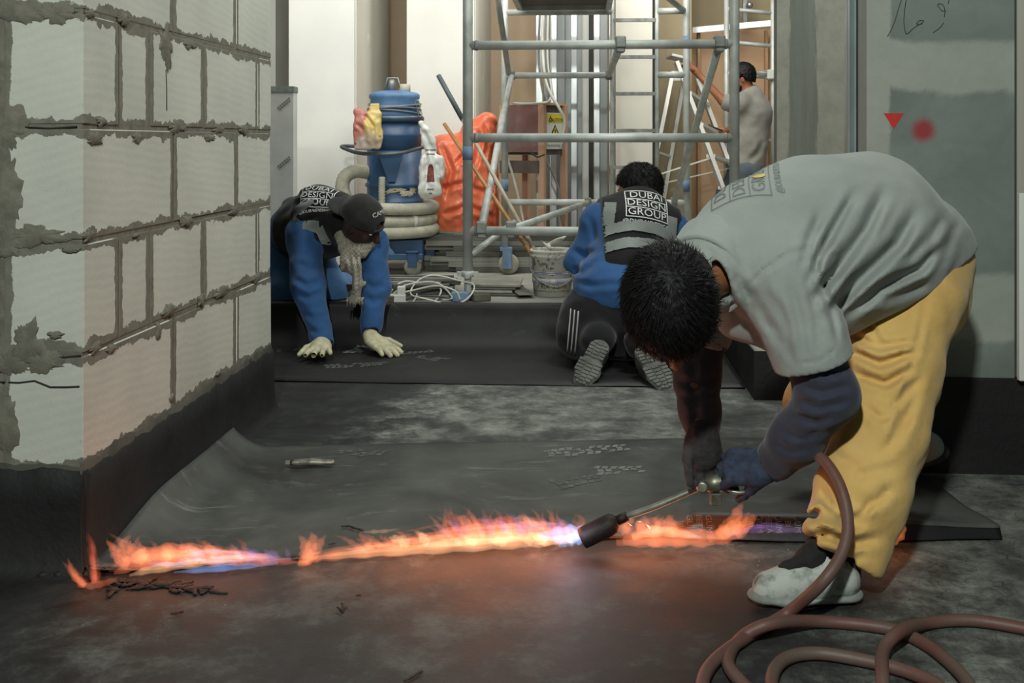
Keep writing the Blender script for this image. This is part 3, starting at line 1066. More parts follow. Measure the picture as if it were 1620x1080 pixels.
# loose sheet being torched down: 1 m wide, run across the pit, foot of the left wall to the right upstand
F_PTS = [fl(131, 912), fl(250, 904), fl(350, 900), fl(480, 886), fl(700, 868), fl(900, 856), fl(1050, 851), fl(1300, 855), fl(1575, 853)]
def poly_at(P, x):
    for a, b in zip(P[:-1], P[1:]):
        if x <= b.x or b is P[-1]:
            t = (x - a.x) / (b.x - a.x)
            return a.lerp(b, t)
B0, B1 = fl(425, 710), fl(1100, 698)
def sstep(a, b, x):
    t = min(max((x - a) / (b - a), 0), 1)
    return t * t * (3 - 2 * t)
NU, NV = 170, 46
pts = []
X1 = 1.225
def wall_x(y):                                     # right face of the block wall at depth y
    return (WU + y * SA) / CA
for i in range(NU):
    si = i / (NU - 1)
    for k in range(NV):
        w = max((k - 8) / (NV - 9), 0.0)
        X = -1.0 + 2.2 * si
        for _ in range(3):
            f = poly_at(F_PTS, max(X, F_PTS[0].x + .001))
            b = B0.lerp(B1, (X - B0.x) / (B1.x - B0.x))
            if X > 0.98:
                b.y = b.y + (3.14 - b.y) * sstep(0.98, 1.04, X)
            y = f.y + (b.y - f.y) * w + 0.008 * (w > 0)
            x0 = wall_x(y) + 0.018
            X = x0 + (X1 - x0) * si
        lift = 0.052 * sstep(0.36, 0.47, X) * (1 - 0.5 * sstep(0.85, 1.2, X))
        if k < 8:                                  # rolled lip at the front
            a = k / 8
            z = 0.006 + lift * (1 - math.cos(a * math.pi / 2))
            y = f.y - lift * 0.45 * math.cos(a * math.pi / 2) ** 0.5 + 0.001 * k
        else:
            z = 0.006 + lift * (1 - sstep(0.0, 0.5, w))
        p = Vector((X + (0.02 * (y - f.y) if X > 0 else 0.0), y, z))
        du = to_room(p)[0] - WU
        if du < 0.13:                              # turned up the foot of the wall
            t = 1 - max(du - 0.016, 0) / 0.114
            p = p + EZ * ((0.014 + 0.05 * sstep(2.45, 2.9, y)) * t * t)
        p.z += 0.0025 * mnoise.noise((X * 5, y * 5, 1)) + 0.0014 * mnoise.noise((X * 16, y * 9, 4)) + 0.0015
        pts.append(p)
SHEET = face_up(sheet_grid(pts, NU, NV).build('bitumen_membrane', MEMB_NEAR))
SHEET.data.materials.append(MEMB_UNDER)
for p_ in SHEET.data.polygons:                      # the rolled lip shows the film side
    if p_.index % (NV - 1) < 7 and p_.center.x > 0.36:
        p_.material_index = 1
solidify(SHEET, 0.004)
tag(SHEET, 'loose grey-black bitumen membrane being torched down across the pit, turned up the block wall', 'membrane')

# printed lettering on the film of its rolled lip
PRINT = plain('film_print', (118, 112, 116), (98, 92, 96), rough=0.6)
bv = bvh_of(SHEET)
mb = MB()
for px, s in ((1076, 'BI'), (1091, 'GUM'), (1106, 'BETA'), (1121, 'GUM'), (1186, 'BI'), (1201, 'GUM'), (1216, 'BETA'), (1231, 'GUM'), (1246, 'BI'), (1261, 'GUM')):
    p = at(px, 829, 2.62)
    h = bv.ray_cast(Vector((0, 0, EYE)), (p - Vector((0, 0, EYE))).normalized())
    if h[0] is None: continue
    o_ = h[0]
    vs, fs = text_tris(s, 0.021)
    out = []
    for v in vs:
        q = o_ + Vector((1, 0, 0)) * v.y + EZ * (-v.x)       # runs downward
        hh = bv.ray_cast(q - Vector((0, 0.12, -0.05)), Vector((0, 0.92, -0.38)).normalized())
        out.append((hh[0] + Vector((0, -0.0016, 0.0012))) if hh[0] is not None else q)
    mb = MB(); mb.add(out, fs)
    mb.build('printed_word', PRINT, SHEET, recalc=False)

# second strip: laid along the pit's end and drawn up over the kerb
VE = to_room(fl(640, 607))[1]
prof = [(VE, 0.005), (VE + 0.1, 0.006), (VE + 0.25, 0.006)]
R_ = 0.17
for k in range(13):
    a = math.pi / 2 * k / 12
    prof.append((V_K - 0.012 - R_ + R_ * math.sin(a), 0.006 + R_ * (1 - math.cos(a))))
prof += [(V_K - 0.010, SLAB_Z - 0.004), (V_K - 0.004, SLAB_Z + 0.006), (V_K + 0.02, SLAB_Z + 0.008), (V_K + 0.05, SLAB_Z + 0.006)]
NU2 = 120
pts = []
for i in range(NU2):
    u = -1.75 + (U_R[0] - 0.012 + 1.75) * i / (NU2 - 1)
    for (v, z) in prof:
        n = 0.006 * mnoise.noise((u * 2.2, v * 3, 2)) + 0.002 * mnoise.noise((u * 8, v * 8, 7))
        e = 0.006 * mnoise.noise((u * 3, 5, 5)) if v == prof[0][0] else 0
        pts.append(room(u, min(v + e - abs(n) * (z > 0.03), V_K + 0.05), max(z + abs(n), 0.004)))
STRIP = face_up(sheet_grid(pts, NU2, len(prof)).build('bitumen_membrane', MEMB_FAR))
solidify(STRIP, 0.004)
tag(STRIP, 'black bitumen strip under the kneeling workers, curving up over the kerb', 'membrane')

# dusty shoe prints: tread bars on the sheets
DUST = plain('dust_print', (122, 126, 119), (88, 91, 86), scale=60, rough=0.9)
DUST2 = plain('dust_print_faint', (92, 95, 89), (66, 68, 64), scale=60, rough=0.9)
def footprint(p, ang, L=0.28, parent=None, z=0.01, mat=DUST, half=False, w=0.095):
    c, s = math.cos(ang), math.sin(ang)
    q = MB()
    rr = random.Random(int(p.x * 1000))
    n = 11
    for i in range(n):
        t = (i + 0.5) / n
        if half and t < 0.42: continue
        wid = w * (0.62 + 0.38 * math.sin(min(t * 1.25, 1) * math.pi * 0.85 + 0.35)) * (0.6 if 0.32 < t < 0.45 else 1)
        x0, x1 = (t - 0.38 / n) * L - L / 2, (t + 0.38 / n) * L - L / 2
        for (a, b) in ((-0.5, -0.18), (-0.14, 0.14), (0.18, 0.5)):
            if rr.random() < 0.18: continue
            sk = 0.012 if b > 0.3 or a < -0.3 else 0
            ring = []
            for (lx, ly) in ((x0 - sk, a * wid), (x1 - sk, a * wid), (x1, b * wid), (x0, b * wid)):
                ring.append((p.x + lx * c - ly * s, p.y + lx * s + ly * c))
            zb = [parent_z(parent, g) for g in ring]
            q.add([(g[0], g[1], h) for g, h in zip(ring, zb)], [(0, 1, 2, 3)])
    return q.build('dust_footprint', mat, parent)
BV = {SHEET.name: bv, STRIP.name: bvh_of(STRIP)}
def parent_z(parent, g):
    h = BV[parent.name].ray_cast(Vector((g[0], g[1], 0.5)), Vector((0, 0, -1)))
    return (h[0].z if h[0] is not None else 0.005) + 0.0012
for px, py, a, par, m, hf in ((932, 716, 0.25, SHEET, DUST, False), (950, 748, 0.1, SHEET, DUST, True), (600, 722, 2.9, SHEET, DUST2, True), (885, 770, 0.5, SHEET, DUST2, True),
                          (557, 560, 1.3, STRIP, DUST, True), (442, 556, 0.3, STRIP, DUST2, True), (640, 560, 0.2, STRIP, DUST2, True), (565, 580, 0.3, STRIP, DUST2, False), (900, 565, 0.2, STRIP, DUST2, True), (700, 572, 2.6, STRIP, DUST2, True)):
    footprint(fl(px, py), a, parent=par, mat=m, half=hf)

# crumbs and torn scraps of bitumen on the floor and sheet
CRUMB = plain('bitumen_scrap', (22, 22, 20), (34, 33, 30), rough=0.7, bump=0.4)
def scrap(name, pxs, r, label, z=0.006):
    q = MB()
    P = [fl(x, y, z) + EZ * r * 0.6 for x, y in pxs]
    n = len(P)
    q.tube(spline(P, 3), [r * (0.35 + 0.9 * abs(math.sin(2.1 * i + 0.6))) for i in range((n - 1) * 3 + 1)], 6, squash=0.5)
    return tag(q.build(name, CRUMB), label, 'scrap')
scrap('bitumen_scrap', [(534, 962), (541, 966), (548, 961)], 0.004, 'small black bitumen scrap alone on the open floor below the flames')
scrap('bitumen_scrap', [(541, 968), (543, 958), (540, 955)], 0.0025, 'thin upright black sliver beside the small scrap on the open floor')
scrap('bitumen_scrap', [(563, 943), (571, 942)], 0.003, 'tiny black crumb just above the small floor scrap')
scrap('bitumen_scrap', [(540, 834), (552, 833), (560, 836), (574, 840)], 0.004, 'ragged black crumb on the sheet above the flames', 0.012)
scrap('bitumen_scrap', [(520, 862), (530, 860)], 0.003, 'tiny black crumb on the sheet touching the flames', 0.012)
scrap('bitumen_strip_scrap', [(640, 1079), (655, 1070), (668, 1062)], 0.0035, 'curled black strip of bitumen at the bottom edge of the picture')
scrap('bitumen_scrap', [(270, 972), (280, 971), (290, 968)], 0.004, 'black crumb in the reddish glow near the wall corner')
# melted lumps at the foot of the wall corner
mb = MB()
r9 = random.Random(9)
for i in range(26):
    x, y = r9.uniform(165, 320), 0
    y = 918 + (x - 165) * .06 + r9.uniform(0, 22) * (1 - (x - 165) / 220)
    P_ = [fl(x, y) + EZ * .003]
    d_ = Vector((r9.uniform(.4, 1), r9.uniform(-.5, .3), 0)).normalized() * r9.uniform(.008, .02)
    for j in range(4):
        d_ = Matrix.Rotation(r9.uniform(-.6, .6), 3, 'Z') @ d_
        P_.append(P_[-1] + d_ + EZ * r9.uniform(-.001, .0025))
    mb.tube(spline(P_, 3), [r9.uniform(.005, .014) * (1 - 1.2 * abs(t / 12 - .5)) for t in range(13)], 8, squash=.35)
o = mb.build('melted_bitumen', BITUMEN)
tag(o, 'wrinkled crust of melted bitumen under the flame at the wall corner', 'melted bitumen', kind='stuff')
mb = MB()
_w = []
for i in range(25):
    t = i / 24
    _w.append(fl(60 + 130 * t, 915 + 16 * t - 6 * math.sin(t * 3)) + EZ * (0.004 + 0.006 * abs(math.sin(t * 9))))
mb.tube(_w, [0.006 + 0.004 * math.sin(i * 1.3) for i in range(25)], 7)
tag(mb.build('bitumen_edge_bead', BITUMEN), 'wavy bead of bitumen running left from the burning wall corner', 'bitumen bead')

# ================================================================== UTILITY KNIFE
KN = thing('utility_knife', 'slim grey metal utility knife lying on the loose membrane', 'knife', fl(492, 742))
GREYM = plain('worn_zinc', (150, 150, 138), (110, 110, 100), scale=40, rough=0.45, metal=0.5)
f = Field(fl(492, 742) - Vector((.1, .05, 0)), fl(492, 742) + Vector((.1, .05, .04)), 0.0022)
K0 = fl(492, 742)
k = lambda x, y, z: (K0.x + x, K0.y + y, z)
f.cone(k(-.052, 0, .021), k(.0, .002, .022), .0085, .0105, .004, sq=((0, 1, 0), 1.35)); f.cone(k(0, .002, .022), k(.066, 0, .021), .0105, .0075, .004, sq=((0, 1, 0), 1.35))
f.build('body', GREYM, KN)
q = MB(); q.box(k(-.066, 0, .021), (.012, .0008, .006)); q.build('blade', GALV, KN)
q = MB(); q.box(k(-.018, -.011, .024), (.016, .003, .003)); q.build('slider', GALV_DULL, KN, .001)
q = MB(); q.box(k(-.055, 0, .021), (.008, .007, .008)); q.build('nose', plain('black_plastic', (26, 26, 26), (34, 34, 34), rough=.5), KN, .002)

# ================================================================== GAS TORCH AND HOSE
TORCH_A, TORCH_B = at(928, 848, 2.545), at(972, 826, 2.54)
VALVE = at(1112, 768, 2.50)
HAND_E = at(1228, 744, 2.44)
T = thing('gas_torch', 'gas torch with rusty black burner bell and steel lance over the seam', 'torch', TORCH_A)
d = (TORCH_B - TORCH_A).normalized()
RUST = plain('scorched_steel', (52, 38, 32), (30, 26, 25), scale=30, rough=0.6, metal=0.5, bump=0.4, bscale=80)
STEEL = plain('worn_steel_tube', (168, 168, 156), (128, 128, 118), scale=25, rough=0.4, metal=0.7)
mb = MB()
mb.lathe([(0.019, -0.012), (0.0245, -0.012), (0.0255, 0.0), (0.0255, 0.055), (0.024, 0.072), (0.014, 0.082), (0.010, 0.085)], TORCH_A, 24, d)
mb.lathe([(0.001, 0.02), (0.0185, 0.018), (0.019, -0.0121)], TORCH_A, 24, d)
mb.build('burner_bell', RUST, T)
mb = MB(); mb.tube(spline([TORCH_A + d * .08, TORCH_B + d * .03, TORCH_A.lerp(VALVE, .6), VALVE], 6), .0075, 12); mb.build('lance', STEEL, T)
mb = MB(); mb.tube([TORCH_A + d * .082, TORCH_A + d * .11], .012, 12); mb.build('collar', RUST, T)
VD = (HAND_E - VALVE).normalized()
VALM = plain('dull_brass', (150, 146, 128), (104, 102, 92), scale=30, rough=0.45, metal=0.7)
mb = MB()
mb.lathe([(.012, -.012), (.016, -.010), (.016, .012), (.021, .016), (.021, .040), (.014, .046), (.014, .06)], VALVE, 16, VD)
mb.build('valve_body', VALM, T)
mb = MB(); mb.lathe([(.005, 0), (.005, .014), (.014, .015), (.014, .026), (.009, .028)], VALVE + VD * .0 + EZ * .0, 12, Vector((-.25, -1, .15))); mb.build('flow_knob', VALM, T)
mb = MB(); mb.box(VALVE + VD * .03 + EZ * -.035 + Vector((0, -.004, 0)), (.013, .009, .014)); mb.bar(VALVE + VD * .03, VALVE + VD * .03 - EZ * .03, .006); mb.build('regulator_block', VALM, T, .002)
mb = MB(); mb.tube([VALVE + VD * .05, HAND_E], .0155, 14); mb.build('handle', plain('black_plastic', (26, 26, 26)), T)
mb = MB(); mb.tube(spline([VALVE + VD * .045 - EZ * .012, VALVE + VD * .09 - EZ * .034, VALVE + VD * .14 - EZ * .030], 5), .0045, 8); mb.build('trigger_lever', STEEL, T)

HOSEM = plain('red_rubber_hose', (102, 66, 58), (94, 78, 71), scale=9, rough=0.55, bump=0.2, bscale=60)
z0 = 0.0135
g = lambda x, y, h=0.0: fl(x, y, z0 + h)
hp = [HAND_E - VD * .01, at(1262, 722, 2.40), at(1296, 722, 2.34), at(1326, 762, 2.28), at(1341, 818, 2.23), at(1334, 870, 2.19), at(1300, 922, 2.16),
      g(1242, 972), g(1180, 1008), g(1128, 1048), g(1110, 1090), g(1122, 1150), g(1180, 1185), g(1215, 1150), g(1186, 1095), g(1152, 1050), g(1172, 1010, .0), g(1222, 986, .024), g(1300, 983), g(1400, 993), g(1452, 1012),
      g(1500, 1046), g(1536, 1088), g(1555, 1150), g(1500, 1205), g(1380, 1220), g(1270, 1180), g(1222, 1095), g(1234, 1048), g(1285, 1033), g(1365, 1044), g(1440, 1064), g(1492, 1092), g(1505, 1140),
      g(1450, 1165), g(1404, 1120), g(1396, 1068, .022), g(1398, 1028, .012), g(1422, 1000, .026), g(1465, 986), g(1535, 981), g(1620, 994), g(1720, 1016), g(1860, 1040)]
mb = MB(); mb.tube(spline(hp, 7), .0125, 12)
tag(mb.build('gas_hose', HOSEM), 'red-brown rubber gas hose from the torch coiling over the floor', 'hose')

# ================================================================== FLAMES
def flame_mat(name, col, k):
    m = bpy.data.materials.new(name); m.use_nodes = True
    t = m.node_tree; t.nodes.clear()
    o = t.nodes.new('ShaderNodeOutputMaterial'); e = t.nodes.new('ShaderNodeEmission')
    e.inputs[0].default_value = (*col, 1); e.inputs[1].default_value = k
    t.links.new(e.outputs[0], o.inputs['Volume'])
    return m
FO = flame_mat('flame_orange', (1.0, 0.25, 0.10), 11)
FY = flame_mat('flame_core', (1.0, 0.52, 0.26), 17)
FB = flame_mat('flame_blue', (0.30, 0.48, 1.0), 20)
FV = flame_mat('flame_violet', (0.42, 0.24, 0.62), 9)
FR = flame_mat('flame_red', (1.0, 0.17, 0.08), 6.5)
SEAM_PX = [(60, 925), (131, 914), (250, 906), (350, 902), (480, 890), (700, 874), (900, 864), (1050, 862), (1300, 866), (1575, 864)]
def seam_Y(px):
    for (x0, y0), (x1, y1) in zip(SEAM_PX[:-1], SEAM_PX[1:]):
        if px <= x1:
            t = (px - x0) / (x1 - x0)
            return F_PX / (y0 + (y1 - y0) * t - HOR) - 0.012
    return 2.6
def tongue(parent, pts, rad, Y, mat, sq=0.8, name='flame_tongue'):
    """pts: (px,py[,dY]) along the tongue; rad in px; body of glowing gas with a lens-shaped section"""
    P = [at(p[0], p[1], seam_Y(p[0]) + Y - 2.6) for p in pts]
    S = spline(P, 5)
    n = len(S)
    s = P[0].y / F_PX
    R = []
    for i in range(n):
        t = i / (n - 1) * (len(rad) - 1)
        a = int(min(t, len(rad) - 2)); b = t - a
        R.append(max((rad[a] * (1 - b) + rad[a + 1] * b) * s * (1 + 0.16 * math.sin(i * 1.7 + pts[0][0])), 0.0006))
    q = MB(); q.tube(S, R, 10, squash=sq)
    return q.build(name, mat, parent, recalc=True)
def flame_light(name, px, py, Y, e, col=(1, .42, .18), r=.03):
    d_ = bpy.data.lights.new(name, 'POINT'); d_.energy = e; d_.color = col; d_.shadow_soft_size = r
    o = bpy.data.objects.new(name, d_); o.location = at(px, py, Y); COL.objects.link(o)

FL = thing('torch_flame', 'long orange flame with blue root blown left from the torch along the seam', 'flame', fl(900, 870))
N0 = 2.6
# blue-white root at the bell
tongue(FL, [(930, 846), (912, 850), (896, 856), (884, 864)], [13, 14, 10, 4], N0 - .06, FB)
tongue(FL, [(934, 842), (908, 844), (880, 846), (850, 848)], [10, 17, 15, 5], N0 - .05, FB)
tongue(FL, [(915, 850), (890, 854), (862, 856), (842, 856)], [8, 9, 9, 3], N0 - .06, FY)
# running streams
stream = [(905, 852), (850, 856), (780, 860), (700, 866), (620, 872), (550, 877), (490, 884)]
tongue(FL, stream, [8, 12, 13, 12, 10, 8, 3], N0, FY, .7)
tongue(FL, [(x + 6, y - 9) for x, y in stream], [10, 15, 16, 14, 11, 8, 3], N0 + .02, FO, .8)
tongue(FL, [(890, 846), (820, 842), (750, 842), (690, 850), (630, 860), (575, 862)], [9, 15, 16, 13, 9, 3], N0 + .03, FO, .8)
tongue(FL, [(900, 838), (830, 832), (770, 834), (720, 842), (690, 848)], [10, 18, 18, 12, 3], N0 + .04, FR, .8)
tongue(FL, [(860, 848), (800, 850), (730, 856), (660, 864)], [6, 12, 12, 3], N0, FY, .7)
tongue(FL, [(700, 862), (640, 868), (580, 872), (520, 880), (480, 888)], [6, 12, 12, 9, 3], N0 + .01, FO, .8)
tongue(FL, [(900, 838), (870, 832), (842, 832), (815, 836)], [5, 9, 8, 2], N0 + .02, FV, .8)
rr = random.Random(11)
def licks(x0, x1, n, y_of, h_of, mat, Y=N0 + .01, lean=-26, w=9):
    for i in range(n):
        x = x0 + (x1 - x0) * (i + rr.random()) / n
        y = y_of(x); h = h_of(x) * rr.uniform(.5, 1.1); ln = lean * rr.uniform(.2, 1.3)
        ww = w * rr.uniform(.7, 1.35)
        sw = rr.uniform(-7, 7)
        tongue(FL, [(x, y), (x + ln * .35 + sw * .4, y - h * .4), (x + ln * .7 - sw * .5, y - h * .75), (x + ln + sw, y - h)], [ww * .8, ww, ww * .6, .6], Y + rr.uniform(-.02, .03), mat)
licks(705, 930, 26, lambda x: 852, lambda x: 46, FO, w=6)
licks(700, 930, 16, lambda x: 848, lambda x: 44, FR, w=8)
licks(705, 930, 14, lambda x: 846, lambda x: 34, FV, w=8)
licks(570, 720, 18, lambda x: 870 - (x - 560) * .08, lambda x: 28, FO, lean=-40, w=6)
licks(640, 890, 7, lambda x: 860, lambda x: 20, FY, lean=-30, w=8)
tongue(FL, [(862, 836), (840, 826), (824, 817), (812, 822)], [6, 6, 4, .6], N0, FY)
tongue(FL, [(748, 842), (737, 828), (728, 820), (722, 826)], [8, 11, 8, .6], N0 + .02, FO)
for i in range(22):                              # thin streaks drawn out along the stream
    x = rr.uniform(620, 900); y = 868 - (x - 620) * .045 - rr.uniform(0, 34)
    l = rr.uniform(50, 120); w_ = rr.uniform(2.5, 5)
    tongue(FL, [(x, y), (x - l * .35, y + 2 - rr.uniform(-3, 4)), (x - l * .7, y + 5), (x - l, y + 6 + rr.uniform(-4, 4))], [.8, w_, w_, .6], N0 + rr.uniform(-.02, .03), FY if rr.random() < .45 else FO)
for i in range(14):
    x = rr.uniform(300, 470); y = 892 - rr.uniform(0, 22)
    l = rr.uniform(50, 100); w_ = rr.uniform(2.5, 5)
    tongue(FL, [(x, y), (x - l * .35, y - rr.uniform(-3, 4)), (x - l * .7, y + 1), (x - l, y + 2 + rr.uniform(-6, 4))], [.8, w_, w_, .6], N0 + rr.uniform(-.02, .03), rr.choice([FY, FO, FB]))
# flare half way along
for pts, rd in (([(476, 896), (484, 878), (482, 860), (472, 846)], [8, 14, 11, 1]), ([(486, 892), (498, 872), (507, 858), (516, 846)], [7, 12, 9, 1]), ([(480, 892), (490, 872), (495, 852), (491, 841)], [9, 13, 10, 1]), ([(470, 894), (486, 886), (505, 880), (540, 876)], [5, 10, 9, 3])):
    tongue(FL, pts, rd, N0, FO)
# left part over the melting corner
left = [(475, 889), (425, 890), (375, 886), (325, 882), (275, 882), (225, 890), (180, 906)]
tongue(FL, left, [3, 6, 10, 14, 16, 14, 4], N0, FO, .8)
tongue(FL, [(x - 4, y - 10) for x, y in left[1:]], [4, 8, 13, 16, 13, 3], N0 + .02, FO, .8)
tongue(FL, [(x - 8, y - 4) for x, y in left[2:]], [6, 14, 18, 16, 4], N0 + .03, FR, .8)
tongue(FL, [(440, 890), (390, 895), (330, 900), (275, 905)], [3, 6, 8, 2], N0 - .02, FB, .7)
tongue(FL, [(425, 882), (365, 884), (300, 892), (240, 900), (205, 910)], [3, 7, 9, 10, 3], N0 - .02, FY, .7)
tongue(FL, [(462, 886), (430, 883), (395, 880), (350, 872)], [3, 8, 10, 2], N0, FV, .8)
tongue(FL, [(470, 888), (420, 884), (375, 878), (340, 870)], [3, 9, 10, 2], N0, FO, .8)
licks(185, 400, 26, lambda x: 888, lambda x: 42 if x < 260 else 30, FO, N0, -30, 7)
licks(190, 400, 12, lambda x: 884, lambda x: 34, FR, N0, -30, 8)
licks(300, 470, 10, lambda x: 886, lambda x: 22, FV, N0, -30, 7)
tongue(FL, [(340, 880), (332, 868), (325, 860), (320, 854)], [9, 9, 6, 1], N0, FO)
tongue(FL, [(230, 886), (208, 872), (197, 858), (208, 846)], [13, 13, 10, 1], N0, FO)
tongue(FL, [(205, 892), (188, 884), (176, 873)], [13, 10, 1], N0, FO)
# corner: flame licking up the arris of the wall
for i in range(7):
    x = 146 + rr.uniform(-6, 8); h = rr.uniform(40, 86)
    tongue(FL, [(x + 6, 922), (x + 4, 922 - h * .4), (x + rr.uniform(-5, 4), 922 - h * .75), (x - 8, 922 - h)], [6, rr.uniform(4, 7), 4, .6], N0 - .10, FR)
for i in range(6):
    x = 138 + rr.uniform(-8, 8); h = rr.uniform(22, 44)
    tongue(FL, [(x, 926), (x - 14, 924 - h * .3), (x - 24, 924 - h * .7), (x - 34 + rr.uniform(-4, 8), 924 - h)], [6, 6, 4, .6], N0 - .10, FR if i % 2 else FO)
tongue(FL, [(185, 916), (165, 922), (145, 926), (122, 926)], [4, 7, 7, 3], N0 - .10, FO)
# right of the bell, under the lance
rs = [(985, 856), (1030, 848), (1080, 850), (1130, 850), (1170, 840), (1195, 826)]
tongue(FL, rs, [8, 20, 18, 15, 13, 2], N0 - .04, FO, .8)
tongue(FL, [(975, 858), (1020, 856), (1070, 856), (1120, 854)], [6, 12, 10, 2], N0 - .05, FO, .8)
tongue(FL, [(1000, 850), (1040, 840), (1080, 844), (1110, 850)], [6, 12, 9, 2], N0 - .04, FY, .7)
tongue(FL, [(985, 848), (1030, 832), (1075, 836), (1100, 846)], [8, 16, 12, 3], N0 - .03, FR, .8)
licks(965, 1065, 8, lambda x: 842, lambda x: 28, FO, N0 - .04, 8, 12)
for pts, rd in (([(1148, 846), (1160, 828), (1168, 808), (1176, 795)], [10, 14, 10, 1]), ([(1163, 846), (1178, 832), (1190, 820), (1198, 815)], [9, 12, 9, 1]), ([(1138, 848), (1146, 834), (1150, 818)], [9, 11, 1]), ([(1120, 852), (1150, 840), (1172, 826), (1186, 810)], [8, 14, 12, 2])):
    tongue(FL, pts, rd, N0 - .05, FO)
tongue(FL, [(1150, 846), (1200, 836), (1250, 838), (1300, 836)], [3, 8, 6, 2], N0 - .05, FV, .8)
tongue(FL, [(1170, 838), (1215, 830), (1255, 832)], [2, 6, 1], N0 - .05, FV, .8)
F2 = thing('torch_flame', 'small orange flame curling out behind the yellow trouser leg', 'flame', fl(1410, 862))
tongue(F2, [(1376, 850), (1398, 854), (1416, 848), (1425, 836), (1418, 822)], [6, 11, 14, 11, 3], N0 - .03, FO)
tongue(F2, [(1376, 846), (1400, 838), (1414, 828), (1420, 818)], [6, 11, 9, 1], N0 - .02, FR)
tongue(F2, [(1380, 848), (1400, 846), (1418, 838)], [6, 10, 4], N0 - .03, FO)
for (x, y, e) in ((145, 890, .22), (200, 872, .3), (250, 868, .35), (300, 866, .35), (350, 866, .3), (400, 870, .2), (490, 858, .3), (560, 856, .3), (620, 850, .55), (670, 842, .75), (715, 834, .95), (760, 828, 1.15), (805, 824, 1.25), (850, 824, 1.3), (890, 824, 1.2), (985, 826, 1.0), (1030, 822, .9), (1080, 822, .7), (1130, 818, .4), (1170, 808, .35), (1404, 828, .25)):
    flame_light('flame_light', x, y + 10, seam_Y(x) - .03, e * .36, (1, .27, .09), .04)
flame_light('flame_light_blue', 900, 838, 2.5, .35, (.5, .65, 1), .03)

# ================================================================== PEOPLE
def V3(v): return np.array(v, float)
def one_piece(o):
    """keep only the largest connected patch of a mesh"""
    bm = bmesh.new(); bm.from_mesh(o.data)
    bmesh.ops.remove_doubles(bm, verts=bm.verts, dist=.0045)
    seen, best = set(), []
    for v in bm.verts:
        if v in seen: continue
        st, comp = [v], []
        seen.add(v)
        while st:
            q = st.pop(); comp.append(q)
            for e in q.link_edges:
                w = e.other_vert(q)
                if w not in seen: seen.add(w); st.append(w)
        if len(comp) > len(best): best = comp
    keep = set(best)
    bmesh.ops.delete(bm, geom=[v for v in bm.verts if v not in keep], context='VERTS')
    bm.to_mesh(o.data); bm.free()
    return o
def frame(f, u):
    f = V3(f); f /= np.linalg.norm(f)
    u = V3(u); x = np.cross(f, u); x /= np.linalg.norm(x)
    z = np.cross(x, f)
    return np.stack([x, f, z], 1)          # columns: right, forward, up

def add_head(F, c, R, s=1.0, neck=None, nr=0.055):
    c = V3(c)
    L = lambda x, y, z: c + R @ (np.array([x, y, z]) * s)
    F.ell(L(0, -.012, .028), np.array([.076, .098, .096]) * s, R, .015)
    F.ell(L(0, .028, -.045), np.array([.060, .066, .078]) * s, R, .03)
    F.cone(L(-.012, .070, -.098), L(.012, .070, -.098), .022 * s, .022 * s, .03)
    F.cone(L(-.036, .084, .026), L(.036, .084, .026), .014 * s, .014 * s, .015)
    for sx in (-1, 1):
        F.ell(L(sx * .032, .102, .006), np.array([.017, .016, .011]) * s, R, .012, 's')
        F.ell(L(sx * .042, .066, -.03), np.array([.022, .022, .02]) * s, R, .02)
        F.ell(L(sx * .079, -.008, -.008), np.array([.011, .021, .034]) * s, R, .006)
        F.ell(L(sx * .090, -.002, -.006), np.array([.006, .012, .020]) * s, R, .004, 's')
    F.cone(L(0, .092, .018), L(0, .116, -.028), .008 * s, .014 * s, .008)
    F.cone(L(-.010, .105, -.032), L(.010, .105, -.032), .009 * s, .009 * s, .006)
    F.cone(L(-.020, .090, -.060), L(.020, .090, -.060), .008 * s, .008 * s, .006)
    F.cone(L(-.017, .090, -.072), L(.017, .090, -.072), .008 * s, .008 * s, .006)
    if neck is not None:
        F.cone(L(0, -.022, -.06), neck, nr * s, nr * 1.1 * s, .03)
    return L

def add_eyes(L, R, parent, s=1.0):
    for sx in (-1, 1):
        q = MB(); q.lathe([(0.0005, .0105 * s), (.007 * s, .008 * s), (.0105 * s, 0), (.007 * s, -.008 * s), (0.0005, -.0105 * s)], L(sx * .032, .079, .007), 12, R[:, 1])
        e = q.build('eye', plain('eye_white', (225, 220, 210), rough=.3), parent)
        q = MB(); q.lathe([(0.0004, .0112 * s), (.0052 * s, .0098 * s)], L(sx * .032, .079, .007), 12, R[:, 1]); q.build('iris', plain('dark_iris', (40, 26, 18), rough=.2), e)

HAIR = plain('black_hair', (10, 10, 10), (17, 16, 16), scale=60, rough=0.55, bump=0.5, bscale=220, stretch=(1, 1, .3), spec=.22)
def hair_cap(c, R, name, parent, s=1.0, grow=.016, vox=.005, front=.075, nape=-.07, mat=None, wob=.003):
    c = V3(c)
    L = lambda x, y, z: c + R @ (np.array([x, y, z]) * s)
    F = Field(c - .19 * s, c + .19 * s, vox)
    F.ell(L(0, -.014, .030), (np.array([.076, .098, .096]) + grow) * s, R, .01)
    F.ell(L(0, -.045, -.02), (np.array([.066, .058, .07]) + grow * .6) * s, R, .02)
    a, b = np.array([0, .095, front]), np.array([0, -.10, nape])
    d = b - a
    n = np.array([0, -d[2], d[1]]); n = -n if n[2] > 0 else n      # points to face/below
    F.keep(L(*a), R @ n)
    for sx in (-1, 1):
        F.ell(L(sx * .100, -.004, -.012), np.array([.030, .027, .036]) * s, R, .008, 's')
    F.wob(wob, 150, 3)
    F.wob(wob * .7, 330, 5)
    return F.build(name, mat or HAIR, parent, 1)

